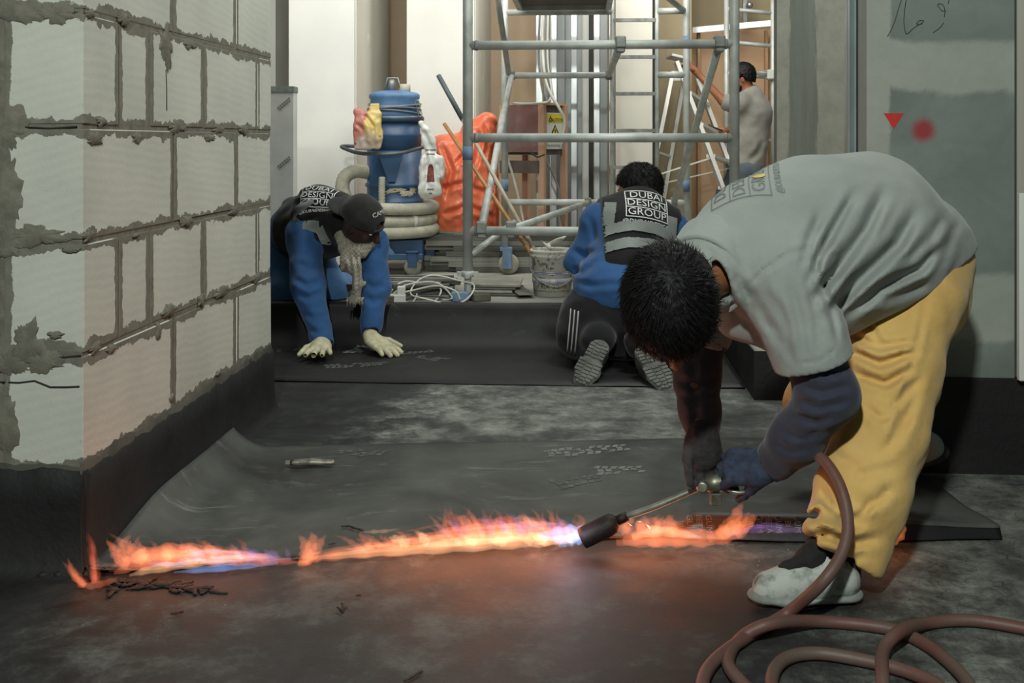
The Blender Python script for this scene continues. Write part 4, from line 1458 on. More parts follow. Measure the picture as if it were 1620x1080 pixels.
def strands(c, R, parent, s, whorl, n, ln, grow=.014, front=.075, nape=-.07, seed=1, rad=.0011):
    """short hairs combed away from the whorl, each a slim three-sided spike"""
    rr = random.Random(seed)
    c = V3(c)
    rad_ = (np.array([.076, .098, .096]) + grow) * s
    ctr = np.array([0, -.014, .030]) * s
    whorl = np.array(whorl, float); whorl /= np.linalg.norm(whorl)
    vs, fs = [], []
    a = np.array([0, .095, front]); b = np.array([0, -.10, nape]); d = b - a
    nn = np.array([0, -d[2], d[1]]); nn = -nn if nn[2] > 0 else nn
    cnt = 0
    while cnt < n:
        v = np.array([rr.gauss(0, 1), rr.gauss(0, 1), rr.gauss(0, 1)]); v /= np.linalg.norm(v)
        p = ctr + rad_ * v * .985
        if (p / s - a) @ nn > -0.002: continue
        if abs(p[0]) > .055 * s and abs(p[1] / s + .004) < .034 and p[2] < .032 * s: continue
        nrm = v / rad_; nrm /= np.linalg.norm(nrm)
        t = v - whorl
        sw = np.cross(nrm, t) * .55
        t = t - nrm * (t @ nrm)
        t = t / (np.linalg.norm(t) + 1e-6) + sw + np.array([rr.gauss(0, .22) for _ in range(3)])
        t /= np.linalg.norm(t) + 1e-6
        l = ln * rr.uniform(.6, 1.25) * s
        lift = rr.uniform(.02, .32)
        q0 = p - nrm * .003
        q1 = p + (t * .55 + nrm * lift * .6) * l
        q2 = p + (t * 1.0 + nrm * lift * .55) * l
        side = np.cross(nrm, t); side /= np.linalg.norm(side) + 1e-9
        w = rad * s
        base = len(vs)
        for q, ww in ((q0, w), (q1, w * .8), (q2, w * .15)):
            for k in (side, -side * .5 + nrm * .8, -side * .5 - nrm * .8):
                vs.append(c + R @ (q + k * ww))
        for i in (0, 1):
            for k in range(3):
                k2 = (k + 1) % 3
                fs.append((base + i * 3 + k, base + i * 3 + k2, base + i * 3 + 3 + k2, base + i * 3 + 3 + k))
        cnt += 1
    q = MB(); q.add(vs, fs, True)
    o = q.build('hair_strands', HAIR, parent, recalc=False)
    o['kind'] = 'stuff'
    return o

def hand(F, W, d, n, side, curl=(.3, .4, .3), spread=.12, s=1.0, r=.0095, thumb=(.75, .55, .15), fan=None):
    """palm, four jointed fingers of unequal length and a thumb off the side of the palm"""
    W, d, n = V3(W), V3(d), V3(n)
    d /= np.linalg.norm(d); n -= d * (n @ d); n /= np.linalg.norm(n)
    x = np.cross(d, n) * side                     # toward the thumb
    rot = lambda v, a: v * math.cos(a) + n * math.sin(a)
    kn = []
    for i in range(4):
        off = (1.5 - i) * .0215 * s
        b = W + d * (.088 - .004 * abs(i - 1)) * s + x * off
        kn.append(b)
        F.cone(W + x * off * .55 + d * .012 * s, b, .0155 * s, .0125 * s, .012)
    F.ell(W + d * .048 * s, (.042 * s, .05 * s, .0175 * s), np.stack([x, d, n], 1), .012)
    for i, Lf in enumerate((.073, .081, .076, .059)):
        a = 0.0
        dd = d + x * (1.5 - i) * spread
        dd /= np.linalg.norm(dd)
        p = kn[i]
        rr_ = r * s * (.88 if i == 3 else 1)
        for seg, c_ in zip((.44, .31, .25), curl):
            a += c_ * (fan[i] if fan else 1)
            v = dd * math.cos(a) + n * math.sin(a)
            q = p + v * Lf * seg * s
            F.cone(p, q, rr_, rr_ * .93, .004)
            p = q; rr_ *= .94
    tb = W + d * .022 * s + x * .028 * s
    t1 = d * thumb[0] + x * thumb[1] + n * thumb[2]; t1 /= np.linalg.norm(t1)
    p1 = tb + t1 * .042 * s
    t2 = d * (thumb[0] + .25) + x * (thumb[1] - .3) + n * (thumb[2] + .25); t2 /= np.linalg.norm(t2)
    p2 = p1 + t2 * .032 * s
    p3 = p2 + t2 * .024 * s
    F.cone(tb, p1, .0165 * s, .0125 * s, .012); F.cone(p1, p2, .0118 * s, .0105 * s, .004); F.cone(p2, p3, .0105 * s, .009 * s, .004)

def shoe(parent, heel, toe, up, width, m_upper, m_sole, ankle=None, tread=False, laces=None, s=1.0, name='shoe', vox=.0045, tall=.085):
    heel, toe, up = V3(heel), V3(toe), V3(up)
    d = toe - heel; L = np.linalg.norm(d); d /= L
    up = up - d * (up @ d); up /= np.linalg.norm(up)
    x = np.cross(d, up)
    P = lambda a, b, c: heel + d * a * L + x * b + up * c
    lo = np.minimum.reduce([heel, toe]) - .2; hi = np.maximum.reduce([heel, toe]) + .2
    F = Field(lo, hi, vox)
    w = width / 2
    F.cone(P(.13, 0, .045), P(.45, 0, .042), w * .78, w * .80, .02)
    F.cone(P(.45, 0, .042), P(.84, .004, .030), w * .82, w * .74, .02)
    F.cone(P(.16, 0, .05), P(.22, 0, tall), w * .80, w * .76, .02)
    F.cone(P(.30, 0, tall * .95), P(.66, 0, .046), w * .62, w * .66, .02)
    F.keep(P(.5, 0, .012), -up)
    F.cone(P(.19, 0, tall + .015), P(.20, 0, tall + .12), w * .62, w * .8, .0, 's')
    F.keep(P(.2, 0, tall + .03), up)
    F.wob(.0016, 60, 2)
    F.build(name, m_upper, parent, 1)
    so = parent.children[-1] if False else None
    sh = [o for o in bpy.data.objects if o.parent == parent and o.name.startswith(name)][-1]
    F = Field(lo, hi, vox)
    sq = (up, .36)
    F.cone(P(.11, 0, .014), P(.40, 0, .014), w * .86, w * .78, .01, 'u', sq)
    F.cone(P(.40, 0, .014), P(.66, .003, .014), w * .78, w * 1.03, .01, 'u', sq)
    F.cone(P(.66, .003, .014), P(.88, .003, .017), w * 1.03, w * .80, .01, 'u', sq)
    F.keep(P(0, 0, .001), -up); F.keep(P(0, 0, .028), up)
    sole = F.build('sole', m_sole, sh, 1)
    if tread:
        q = MB()
        ax = (Vector(d), Vector(x), Vector(up))
        for i in range(13):
            t = .05 + .92 * i / 12
            if .36 < t < .46: continue
            wd = w * (.80 if t < .4 else (1.0 if t < .8 else .8 - (t - .8) * 1.2)) * (.72 if t < .08 or t > .93 else 1)
            for b in (-.66, 0, .66):
                q.box(P(t - (.012 if b else 0), b * wd, .0), (L * .027, wd * .29, .0035), ax)
        o = q.build('tread', m_sole, sh)
        o['kind'] = 'stuff'
    if laces is not None:
        F = Field(lo, hi, vox)
        F.cone(P(.36, 0, tall + .045), P(.44, 0, .090), w * .42, w * .52, .01); F.cone(P(.42, 0, .090), P(.66, 0, .066), w * .55, w * .40, .02); F.wob(.005, 80, 3); F.wob(.003, 170, 4)
        F.build('tongue', laces, sh, 1)
        q = MB()
        for i in range(4):
            t = .34 + .075 * i
            h = tall * .95 + w * .62 - (tall * .95 - .046 + .0) * (t - .30) / .36 * 1.0
            q.tube(spline([P(t, -w * .55, h - .016), P(t + .02, 0, h + .004), P(t + .03, w * .55, h - .016)], 4), .004, 6)
            q.tube(spline([P(t + .03, -w * .55, h - .016), P(t + .01, 0, h + .005), P(t, w * .55, h - .016)], 4), .004, 6)
        q.build('laces', laces, sh)
    return sh

def cloth(name, c1, c2, scale=5, rough=.9, weave=900, wb=.12):
    t = NT(name)
    n = t.noise(scale, 5, .6)
    t.base(t.ramp(n, [(.32, lin(c1)), (.68, lin(c2))]))
    t.rough(rough)
    t.b.inputs['Specular IOR Level'].default_value = .25
    t.b.inputs['Sheen Weight'].default_value = .15
    b = t.bump(t.noise(weave, 2), wb, .001)
    t.bump(t.noise(24, 5, .6), .22, .012, b)
    return t.m
SKIN = plain('brown_skin', (150, 98, 66), (136, 86, 57), scale=14, rough=.5, bump=.08, bscale=250)
SKIN_DARK = plain('dark_skin', (66, 46, 38), (52, 37, 31), scale=14, rough=.45, bump=.08, bscale=250)
SHIRT_G = cloth('grey_polo', (150, 154, 148), (136, 141, 136))
YELLOW = cloth('yellow_canvas', (212, 176, 108), (196, 158, 92), 7)
NAVY = cloth('navy_jersey', (58, 60, 74), (44, 46, 58), 6, weave=700)
MAROON = cloth('dark_plum_jersey', (76, 70, 76), (58, 53, 59), 6, weave=700)
BLUE = cloth('work_blue', (50, 88, 136), (40, 74, 118), 6)
BLUE_P = cloth('faded_blue', (58, 96, 140), (78, 114, 154), 8)
BLACK_C = cloth('black_cloth', (18, 18, 20), (28, 28, 30), 6)
VEST = cloth('black_mesh_vest', (15, 15, 16), (24, 24, 25), 6, rough=.8)
REFL = cloth('grey_reflective_band', (128, 134, 130), (112, 118, 115), 9, rough=.5)
WHITEP = plain('white_print', (214, 216, 212), (196, 198, 194), rough=.7)
SHOE_G = plain('dusty_grey_shoe', (176, 180, 172), (96, 99, 95), scale=26, rough=.9, bump=.4, bscale=60, lo=.46, hi=.66, detail=8)
SHOE_D = plain('dark_shoe', (60, 60, 58), (40, 40, 39), scale=18, rough=.85, bump=.2)
SOLE_G = plain('grey_rubber_sole', (104, 106, 100), (78, 80, 76), scale=16, rough=.9, bump=.2)
SOLE_D = plain('dark_rubber_sole', (66, 66, 63), (46, 46, 44), scale=16, rough=.9, bump=.2)
GLOVE_N = plain('navy_knit_glove', (56, 66, 88), (40, 47, 62), scale=50, rough=.95, bump=.4, bscale=180)
GLOVE_K = plain('grey_knit_glove', (62, 58, 58), (44, 41, 42), scale=50, rough=.95, bump=.4, bscale=180)
GLOVE_C = plain('cream_leather_glove', (206, 200, 168), (176, 170, 140), scale=30, rough=.9, bump=.3, bscale=90)

def A(x, y, Y): return V3(at(x, y, Y))

# ------------------------------------------------------------------ 1: bending over the torch
def person_torch():
    M1 = thing('person', 'person in grey polo shirt and yellow trousers bending over with a gas torch', 'person', fl(1340, 930))
    # joints
    neck = A(1140, 412, 2.42)
    c7 = A(1118, 418, 2.38)
    sp = [neck, A(1200, 392, 2.47), A(1285, 375, 2.54), A(1365, 372, 2.61), A(1425, 398, 2.68)]
    sr = [.075, .140, .172, .184, .150]
    hipL, hipR = A(1440, 468, 2.60), A(1425, 450, 2.82)
    kneL, ankL = A(1395, 680, 2.44), A(1330, 880, 2.335)
    kneR, ankR = A(1296, 640, 2.96), A(1444, 702, 3.09)
    shL, elL, wrL = A(1238, 432, 2.36), A(1310, 622, 2.32), A(1216, 735, 2.45)
    shR, elR, wrR = A(1140, 440, 2.66), A(1102, 598, 2.62), A(1112, 692, 2.52)
    head_c = A(1062, 486, 2.25)
    # looks down at the seam: crown toward the camera
    up = V3((-.20, -.97, .12)); up /= np.linalg.norm(up)
    fw = V3((.05, -.12, -.99))
    R = frame(fw - up * (fw @ up), up)
    # the body itself
    F = Field((.2, 1.98, -.02), (1.35, 3.3, 1.0), .0085)
    L = add_head(F, head_c, R, 1.06, neck, .058)
    F.chain(sp, [r - .03 for r in sr], .05)
    F.cone(sp[-1], (hipL + hipR) / 2, .12, .12, .05)
    F.chain([hipL, kneL, ankL], [.085, .06, .042], .04); F.chain([hipR, kneR, ankR], [.085, .06, .042], .04)
    F.chain([sp[1], shL, elL, wrL], [.09, .055, .042, .030], .03); F.chain([sp[1], shR, elR, wrR], [.09, .055, .042, .030], .03)
    F.cone(ankL, A(1230, 935, 2.30), .035, .03, .02); F.cone(ankR, ankR + V3((-.1, -.02, -.06)), .035, .03, .02)
    F.cone(wrL, wrL + (V3(VALVE) - wrL) * .5, .028, .024, .01); F.cone(wrR, wrR + V3((0, -.0, -.05)), .026, .022, .01)
    body = F.build('body', SKIN, M1, 2)
    add_eyes(L, R, M1, 1.06)
    hair_cap(head_c, R, 'hair', M1, 1.06, .017, .004, .050, -.085)
    strands(head_c, R, M1, 1.06, (-.15, -.42, .9), 9000, .030, .015, .054, -.085, 3, .0009)
    # trousers
    F = Field((.62, 2.15, .0), (1.36, 3.22, .80), .0065)
    pel = (hipL + hipR) / 2
    F.cone(sp[-1], pel, .145, .15, .06); F.cone(A(1462, 400, 2.70), pel, .115, .14, .06)
    F.chain([hipL, A(1412, 580, 2.51), kneL, A(1366, 780, 2.385), A(1338, 862, 2.345)], [.128, .104, .098, .090, .082], .05)
    F.chain([hipR, kneR, kneR + (ankR - kneR) * .72], [.120, .086, .060], .05)
    F.cone(A(1335, 868, 2.345), A(1308, 835, 2.30), .068, .05, .03)       # bunched cuff
    F.cone(A(1350, 885, 2.34), A(1358, 862, 2.35), .062, .060, .03)
    wv = V3((.55, .2, -.8)); 
    F.keep(A(1326, 874, 2.33), (-.50, -.1, -.86))
    F.wob(.006, 15, 4); F.wob(.003, 42, 8)
    F.cone(A(1322, 930, 2.325), A(1326, 882, 2.33), .050, .046, .0, 's')
    F.grooves([([(1345, 556), (1392, 576), (1450, 556)], .018, 6), ([(1350, 590), (1400, 608), (1438, 586)], .015, 6), ([(1348, 530), (1390, 548), (1455, 540)], .009, 6), ([(1360, 505), (1378, 520), (1395, 545)], .008, 5), ([(1405, 650), (1428, 628), (1450, 600)], .010, 6), ([(1365, 640), (1392, 662), (1420, 655)], .008, 6), ([(1380, 795), (1362, 815), (1330, 822)], .012, 6), ([(1292, 800), (1290, 830), (1310, 850)], .012, 6),
               ([(1420, 680), (1440, 640), (1455, 590)], .009, 9), ([(1390, 720), (1420, 690), (1440, 650)], .008, 9),
               ([(1470, 455), (1452, 540), (1425, 640), (1405, 720)], .004, 5), ([(1372, 520), (1385, 500), (1400, 488)], .006, 7),
               ([(1268, 822), (1300, 812), (1340, 830), (1372, 826)], .016, 8), ([(1275, 852), (1310, 845), (1350, 862), (1390, 850)], .016, 8), ([(1300, 880), (1340, 885), (1375, 875)], .010, 7),
               ([(1300, 770), (1312, 800), (1340, 818)], .012, 8), ([(1360, 800), (1390, 790), (1410, 770)], .009, 8), ([(1345, 760), (1380, 745), (1420, 740)], .006, 8), ([(1320, 720), (1350, 735), (1370, 760)], .006, 8)])
    tr = F.build('trousers', YELLOW, M1, 1)
    # polo shirt
    nd = (head_c - neck); nd /= np.linalg.norm(nd)
    F = Field((.32, 2.1, .42), (1.36, 2.95, 1.02), .0055)
    F.chain(sp, [.082, .148, .180, .190, .158], .06)
    F.cone(sp[2], A(1310, 420, 2.52), .165, .15, .06); F.cone(A(1310, 420, 2.52), A(1395, 440, 2.60), .15, .13, .06)
    F.cone(sp[4], A(1462, 402, 2.68), .150, .120, .05)
    F.cone(A(1360, 450, 2.55), A(1335, 490, 2.50), .09, .045, .05)
    F.chain([A(1190, 400, 2.44), shL, A(1288, 575, 2.325)], [.12, .098, .088], .05)
    F.chain([sp[1], shR, A(1112, 530, 2.64)], [.12, .085, .068], .04)
    # hanging front of the placket
    F.cone(A(1150, 440, 2.45), A(1170, 500, 2.47), .075, .045, .04); F.cone(A(1170, 500, 2.47), A(1225, 535, 2.46), .045, .035, .04)
    # openings: hem, sleeves, neck
    hem_n = V3(at(1478, 470, 2.6)) - V3(at(1340, 350, 2.6)); 
    F.keep(A(1345, 502, 2.56), V3((.42, .05, -.90)))
    sd = A(1280, 552, 2.33) - shL
    F.keep(A(1291, 582, 2.33), sd) if False else None
    sdv = A(1300, 590, 2.325) - A(1255, 470, 2.34); sdv /= np.linalg.norm(sdv)
    F.box(A(1289, 574, 2.325) + sdv * .10, (.13, .13, .10), frame((0, 1, 0), sdv), .004, .0, 's')
    F.cone(A(1287, 572, 2.325), A(1318, 660, 2.32), .071, .075, .0, 's')
    F.cone(A(1112, 528, 2.64), A(1102, 600, 2.62), .060, .075, .0, 's')
    F.cone(neck, neck + nd * .05, .098, .094, .03)
    F.cone(neck + nd * .075, head_c, .066, .080, .004, 's')
    F.wob(.0035, 14, 2); F.wob(.0012, 42, 6)
    F.grooves([([(1283, 445), (1296, 405), (1325, 352), (1352, 305)], .017, 7), ([(1290, 475), (1325, 425), (1370, 362), (1398, 305)], .022, 9), ([(1312, 500), (1362, 440), (1420, 385), (1448, 335)], .024, 10),
               ([(1330, 505), (1395, 455), (1455, 425), (1490, 385)], .020, 8), ([(1270, 430), (1280, 380), (1300, 335)], .007, 7), ([(1300, 470), (1310, 420), (1322, 395)], .008, 6),
               ([(1430, 420), (1470, 380), (1495, 340)], .009, 8), ([(1480, 430), (1500, 390), (1512, 350)], .008, 8), ([(1375, 480), (1430, 462), (1470, 445)], .008, 8),
               ([(1282, 392), (1245, 403), (1208, 428), (1186, 452)], .006, 4), ([(1282, 392), (1298, 440), (1318, 505), (1326, 540)], .008, 5),
               ([(1186, 455), (1205, 490), (1222, 530)], .011, 8), ([(1206, 450), (1225, 500), (1238, 560)], .009, 8), ([(1228, 470), (1245, 520), (1252, 575)], .007, 7), ([(1250, 450), (1266, 510), (1272, 570)], .005, 7), ([(1275, 430), (1290, 490), (1296, 550)], .004, 6),
               ([(1130, 400), (1150, 450), (1165, 500)], .010, 7), ([(1120, 385), (1142, 400), (1160, 420)], .006, 6), ([(1160, 430), (1180, 465), (1192, 500)], .007, 7),
               ([(1262, 575), (1295, 572), (1328, 548)], .0035, 3)])
    sh = F.build('polo_shirt', SHIRT_G, M1, 2)
    # collar, stands round the neck
    F = Field((.32, 2.15, .50), (.72, 2.65, .90), .004)
    F.cone(neck + nd * .00, neck + nd * .085, .114, .097, .01)
    F.cone(neck - nd * .08, neck + nd * .20, .108, .070, .0, 's')
    F.keep(neck + nd * .080, nd); F.keep(neck - nd * .004, -nd)
    F.build('collar', SHIRT_G, sh, 1)
    # printed emblem on the upper back
    bvs = bvh_of(sh)
    mb = MB()
    O = Vector(A(1196, 290, 2.50)) ; O.z = .86
    ux = Vector((.25, .93, .12)).normalized(); uy = Vector((-.95, .22, -.28)).normalized(); uy = (uy - ux * uy.dot(ux)).normalized()
    org = O - ux * .035 + uy * .022
    for i, s_ in enumerate(('DUBAI', 'DESIGN', 'GROUP')):
        wrap_text(mb, s_, org + uy * (.046 - .046 * i), ux, uy, .044, bvs, .0018, .015, 1.05)
    for yv in (.069, .023, -.023, -.069):
        wrap_strip(mb, [(-.088, yv), (.088, yv)], .0035, org, ux, uy, bvs, .0018, .015)
    for xv in (-.088, .088):
        wrap_strip(mb, [(xv, -.069), (xv, .069)], .0035, org, ux, uy, bvs, .0018, .015)
    wrap_text(mb, '@DUBAIDESIGN', org - uy * .088, ux, uy, .021, bvs, .0018, .015)
    e = mb.build('printed_emblem', plain('charcoal_print', (106, 110, 108), (116, 120, 118), rough=.8), sh, recalc=False)
    mb = MB(); vs2 = [(.016 * math.cos(a), .016 * math.sin(a)) for a in np.linspace(0, 6.28, 14)[:-1]]
    o_, f_ = wrap_mesh(vs2, [tuple(range(13))], org - uy * .046, ux, uy, bvs, .0024); mb.add(o_, f_)
    mb.build('yellow_dot', plain('yellow_print', (214, 186, 84), rough=.7), sh, recalc=False)
    # long undersleeves
    F = Field((.55, 2.2, .12), (.95, 2.62, .72), .0055)
    F.chain([A(1262, 500, 2.34), elL, A(1262, 690, 2.385), A(1228, 726, 2.44)], [.068, .064, .055, .046], .03)
    F.cone(wrL - (elL - wrL) * .02, wrL + (wrL - elL) * .4, .036, .040, .0, 's')
    F.wob(.003, 30, 5)
    F.grooves([([(1270, 610), (1300, 622), (1345, 610)], .009, 7), ([(1262, 632), (1300, 645), (1345, 632)], .009, 7), ([(1250, 655), (1290, 668), (1325, 655)], .008, 6), ([(1235, 680), (1270, 695), (1300, 680)], .007, 6), ([(1222, 700), (1255, 715), (1285, 705)], .006, 6), ([(1300, 580), (1325, 590), (1345, 580)], .006, 6), ([(1290, 560), (1310, 600)], .006, 6)])
    F.build('undersleeve', NAVY, M1, 1)
    F = Field((.36, 2.42, .2), (.62, 2.78, .72), .0055)
    F.chain([A(1124, 500, 2.65), elR, A(1108, 650, 2.57), A(1113, 690, 2.53)], [.058, .052, .045, .037], .03)
    F.wob(.003, 28, 7)
    F.grooves([([(1070, 600), (1100, 612), (1135, 600)], .008, 7), ([(1075, 625), (1105, 632), (1138, 622)], .007, 7), ([(1095, 560), (1100, 640), (1105, 690)], .006, 8)])
    us = F.build('undersleeve', MAROON, M1, 1)
    mb = MB(); ad = Vector(elR - A(1120, 520, 2.645)).normalized()
    mb.lathe([(.058, 0), (.063, .004), (.064, .02), (.061, .026), (.057, .028)], at(1107, 531, 2.636), 24, ad); mb.build('sleeve_cuff', cloth('pale_cuff', (176, 160, 150), (150, 130, 122)), us)
    # gloves: left closes round the handle, right steadies the lance from behind
    hd = V3(VD); 
    F = Field((.42, 2.3, .08), (.72, 2.66, .36), .003)
    kd = V3(VALVE + VD * .075)
    dL = kd - wrL; 
    hand(F, wrL + dL * .02, dL + V3((.0, .0, .03)), V3((-.25, .75, -.60)), 1, (.75, 1.15, .95), .03, 1.02, .0115, (.55, .35, .75))
    F.cone(wrL - dL * .12, wrL + dL * .35, .037, .036, .02)
    F.wob(.0008, 140, 3)
    gl = F.build('glove', GLOVE_N, M1, 1)
    mb = MB(); mb.lathe([(.038, -.004), (.042, 0), (.042, .010), (.038, .014)], wrL - dL * .13, 24, Vector(dL)); mb.build('cuff_trim', plain('blue_trim', (70, 84, 150), rough=.8), gl)
    F = Field((.38, 2.35, .08), (.60, 2.66, .36), .003)
    dR = V3(VALVE + VD * .012) + V3((0, .045, .0)) - wrR
    hand(F, wrR - dR * .12, dR, V3((.1, -.95, -.1)), 1, (.55, 1.0, .9), .03, 1.0, .0112, (.6, .4, .55))
    F.cone(wrR - dR * .10, wrR + dR * .4, .034, .034, .02)
    F.wob(.0008, 140, 5)
    F.build('glove', GLOVE_K, M1, 1)
    # shoes: near foot flat, far heel raised
    shoe(M1, fl(1352, 948) + EZ * .002, fl(1192, 957) + EZ * .002, (0, 0, 1), .098, SHOE_G, plain('pale_rubber_sole', (150, 154, 146), (112, 116, 110), scale=18, rough=.9), laces=plain('black_lace', (30, 30, 30), rough=.9), tall=.078)
    F = Field(A(1310, 880, 2.33) - .09, A(1310, 880, 2.33) + .11, .005)
    F.cone(A(1322, 925, 2.325), A(1330, 860, 2.335), .047, .046, .01); F.cone(A(1290, 900, 2.31), A(1322, 905, 2.325), .028, .045, .02)
    F.wob(.004, 60, 4); F.build('sock', BLACK_C, M1, 1)
    heelR = A(1494, 722, 3.10); toeR = fl(1395, 752) 
    shoe(M1, heelR, toeR, (-.25, -.25, 1), .098, plain('pale_grey_shoe', (150, 158, 150), (96, 100, 96), rough=.8), SOLE_D, name='shoe', tall=.08)
    return M1
person_torch()

# ------------------------------------------------------------------ vest dressing shared by the two vest wearers
def emblem(o, org, ux, uy, s=1.0, off=.006):
    b = bvh_of(o)
    mb = MB()
    for i, t in enumerate(('DUBAI', 'DESIGN', 'GROUP')):
        wrap_text(mb, t, org + uy * (.057 - .057 * i) * s, ux, uy, .060 * s, b, off, .02, 1.0)
    for yv in (.086, .028, -.028, -.086):
        wrap_strip(mb, [(-.108 * s, yv * s), (.108 * s, yv * s)], .005 * s, org, ux, uy, b, off)
    for xv in (-.108, .108):
        wrap_strip(mb, [(xv * s, -.086 * s), (xv * s, .086 * s)], .005 * s, org, ux, uy, b, off)
    wrap_text(mb, '@DUBAIDESIGN', org - uy * .113 * s, ux, uy, .034 * s, b, off, .02)
    return mb.build('printed_emblem', WHITEP, o, recalc=False)

# ------------------------------------------------------------------ 2: kneeling with his back to us
def person_kneel():
    M2 = thing('person', 'person kneeling with back turned in blue shirt and black reflective vest', 'person', fl(985, 600))
    pel = A(978, 505, 4.78)
    sp = [pel, A(985, 430, 4.90), A(1000, 372, 5.00), A(1010, 340, 5.06)]
    neck = A(1012, 326, 5.10)
    head_c = A(1010, 303, 5.13)
    R = frame((-.93, .25, -.26), (-.2, .2, 1))
    shL, elL, wrL = A(948, 352, 5.02), A(918, 420, 5.00), A(940, 478, 5.12)
    shR, elR, wrR = A(1062, 368, 5.02), A(1090, 440, 5.02), A(1075, 500, 5.12)
    kL, kR = V3((.36, 4.98, .075)), V3((.80, 4.98, .075))
    hL, hR = pel + V3((-.10, 0, 0)), pel + V3((.10, 0, 0))
    toeL, heelL = V3(fl(917, 611)) + V3((0, 0, .012)), A(952, 541, 4.47)
    toeR, heelR = V3(fl(1056, 618)) + V3((0, 0, .012)), A(1016, 548, 4.44)
    aL, aR = heelL + V3((-.005, .10, -.01)), heelR + V3((.01, .10, -.01))
    F = Field((.1, 4.2, 0.0), (1.15, 5.45, 1.0), .011)
    L = add_head(F, head_c, R, .96, neck, .055)
    F.chain(sp, [.12, .13, .14, .10], .05); F.cone(sp[3], neck, .07, .055, .03)
    F.chain([sp[2], shL, elL, wrL], [.09, .055, .042, .03], .03); F.chain([sp[2], shR, elR, wrR], [.09, .055, .042, .03], .03)
    F.chain([hL, kL, aL], [.085, .055, .04], .03); F.chain([hR, kR, aR], [.085, .055, .04], .03)
    F.build('body', SKIN, M2, 1)
    add_eyes(L, R, M2)
    hair_cap(head_c, R, 'hair', M2, .97, .019, .006, .062, -.08, wob=.004)
    strands(head_c, R, M2, .97, (0, -.3, 1), 2200, .028, .018, .064, -.08, 5, .0016)
    # glasses
    Lh = L
    mb = MB()
    for sx in (-1, 1):
        mb.tube([Lh(sx * .032 + .022 * math.cos(a), .112, .004 + .016 * math.sin(a)) for a in np.linspace(0, 6.28, 17)[:-1]], .0016, 6, closed=True)
        mb.tube([Lh(sx * .055, .110, .008), Lh(sx * .082, .03, .008), Lh(sx * .084, -.01, .0)], .0016, 6)
    mb.tube([Lh(-.010, .114, .006), Lh(.010, .114, .006)], .0016, 6)
    mb.build('glasses', plain('black_plastic', (26, 26, 26)), M2)
    # shirt
    F = Field((.1, 4.55, .15), (1.15, 5.4, .85), .008)
    F.cone(A(968, 468, 4.80), sp[1], .185, .175, .05); F.chain(sp[1:], [.17, .175, .12], .05)
    F.cone(A(1000, 470, 4.80), sp[1], .17, .16, .05)
    F.chain([sp[2] + V3((-.06, 0, .01)), shL, elL, wrL], [.11, .086, .072, .05], .04); F.chain([sp[2] + V3((.06, 0, .01)), shR, elR, wrR], [.11, .086, .072, .05], .04)
    F.keep(A(970, 474, 4.70), (0.02, .35, -.94))
    F.wob(.006, 16, 3); F.wob(.0025, 40, 5)
    F.cone(neck - V3((0, .0, .05)), head_c, .062, .07, 0, 's')
    F.grooves([([(915, 445), (935, 452), (990, 448)], .008, 5), ([(905, 395), (925, 405), (945, 395)], .010, 5), ([(903, 425), (922, 432), (938, 420)], .010, 5), ([(930, 340), (938, 360), (945, 385)], .008, 5)])
    shirt = F.build('work_shirt', BLUE, M2, 1)
    # vest
    F = Field((.1, 4.55, .2), (1.1, 5.4, .85), .008)
    F.cone(A(985, 432, 4.88), sp[1], .192, .19, .04); F.chain(sp[1:], [.187, .190, .135], .05)
    F.cone(sp[3], A(960, 345, 5.03), .11, .105, .05); F.cone(sp[3], A(1055, 358, 5.03), .11, .105, .05)
    F.keep(A(975, 424, 4.72), (.05, .35, -.94))
    F.keep(A(946, 350, 5.0), (-1, -.1, .12)); F.keep(A(1082, 370, 5.0), (1, -.1, .1))
    F.cone(neck - V3((0, .0, .04)), head_c, .068, .08, 0, 's')
    F.wob(.004, 15, 9)
    vest = F.build('reflective_vest', VEST, M2, 1)
    bw = bvh_of(vest)
    org = Vector(A(1000, 380, 4.80)); ux = Vector((1, 0, -.10)).normalized(); uy = Vector((.05, .35, .94)); uy = (uy - ux * uy.dot(ux)).normalized()
    def band(pts, w):
        mb = MB()
        P2 = []
        for (x, y) in pts:
            p = at(x, y, 4.80) - org
            P2.append((p.dot(ux), p.dot(uy) * 1.0))
        wrap_strip(mb, P2, w, org, ux, uy, bw, .007, .012)
        return one_piece(mb.build('reflective_band', REFL, vest, recalc=False))
    band([(930, 408), (955, 396), (990, 388), (1030, 388), (1075, 398)], .052)
    band([(935, 376), (960, 362), (1000, 356), (1040, 360), (1085, 372)], .052)
    band([(962, 352), (972, 306)], .055)
    band([(1068, 365), (1072, 330)], .05)
    emblem(vest, Vector(A(1022, 327, 4.93)), ux, uy, .92)
    # trousers
    F = Field((.1, 4.3, 0.004), (1.1, 5.2, .45), .008)
    F.cone(hL, hR, .165, .165, .05)
    F.chain([hL, kL + V3((-.02, 0, .02)), aL + V3((0, .02, 0))], [.15, .098, .075], .04); F.chain([hR, kR + V3((-.02, 0, .02)), aR + V3((0, .02, 0))], [.15, .098, .075], .04)
    F.cone(hL, V3((.30, 4.72, .12)), .13, .10, .05); F.cone(hR, V3((.78, 4.72, .12)), .13, .10, .05)
    F.cone(A(968, 480, 4.80), pel, .16, .16, .04)
    F.wob(.006, 15, 2); F.wob(.003, 36, 4)
    tr = F.build('trousers', BLACK_C, M2, 1)
    mb = MB(); bt = bvh_of(tr)
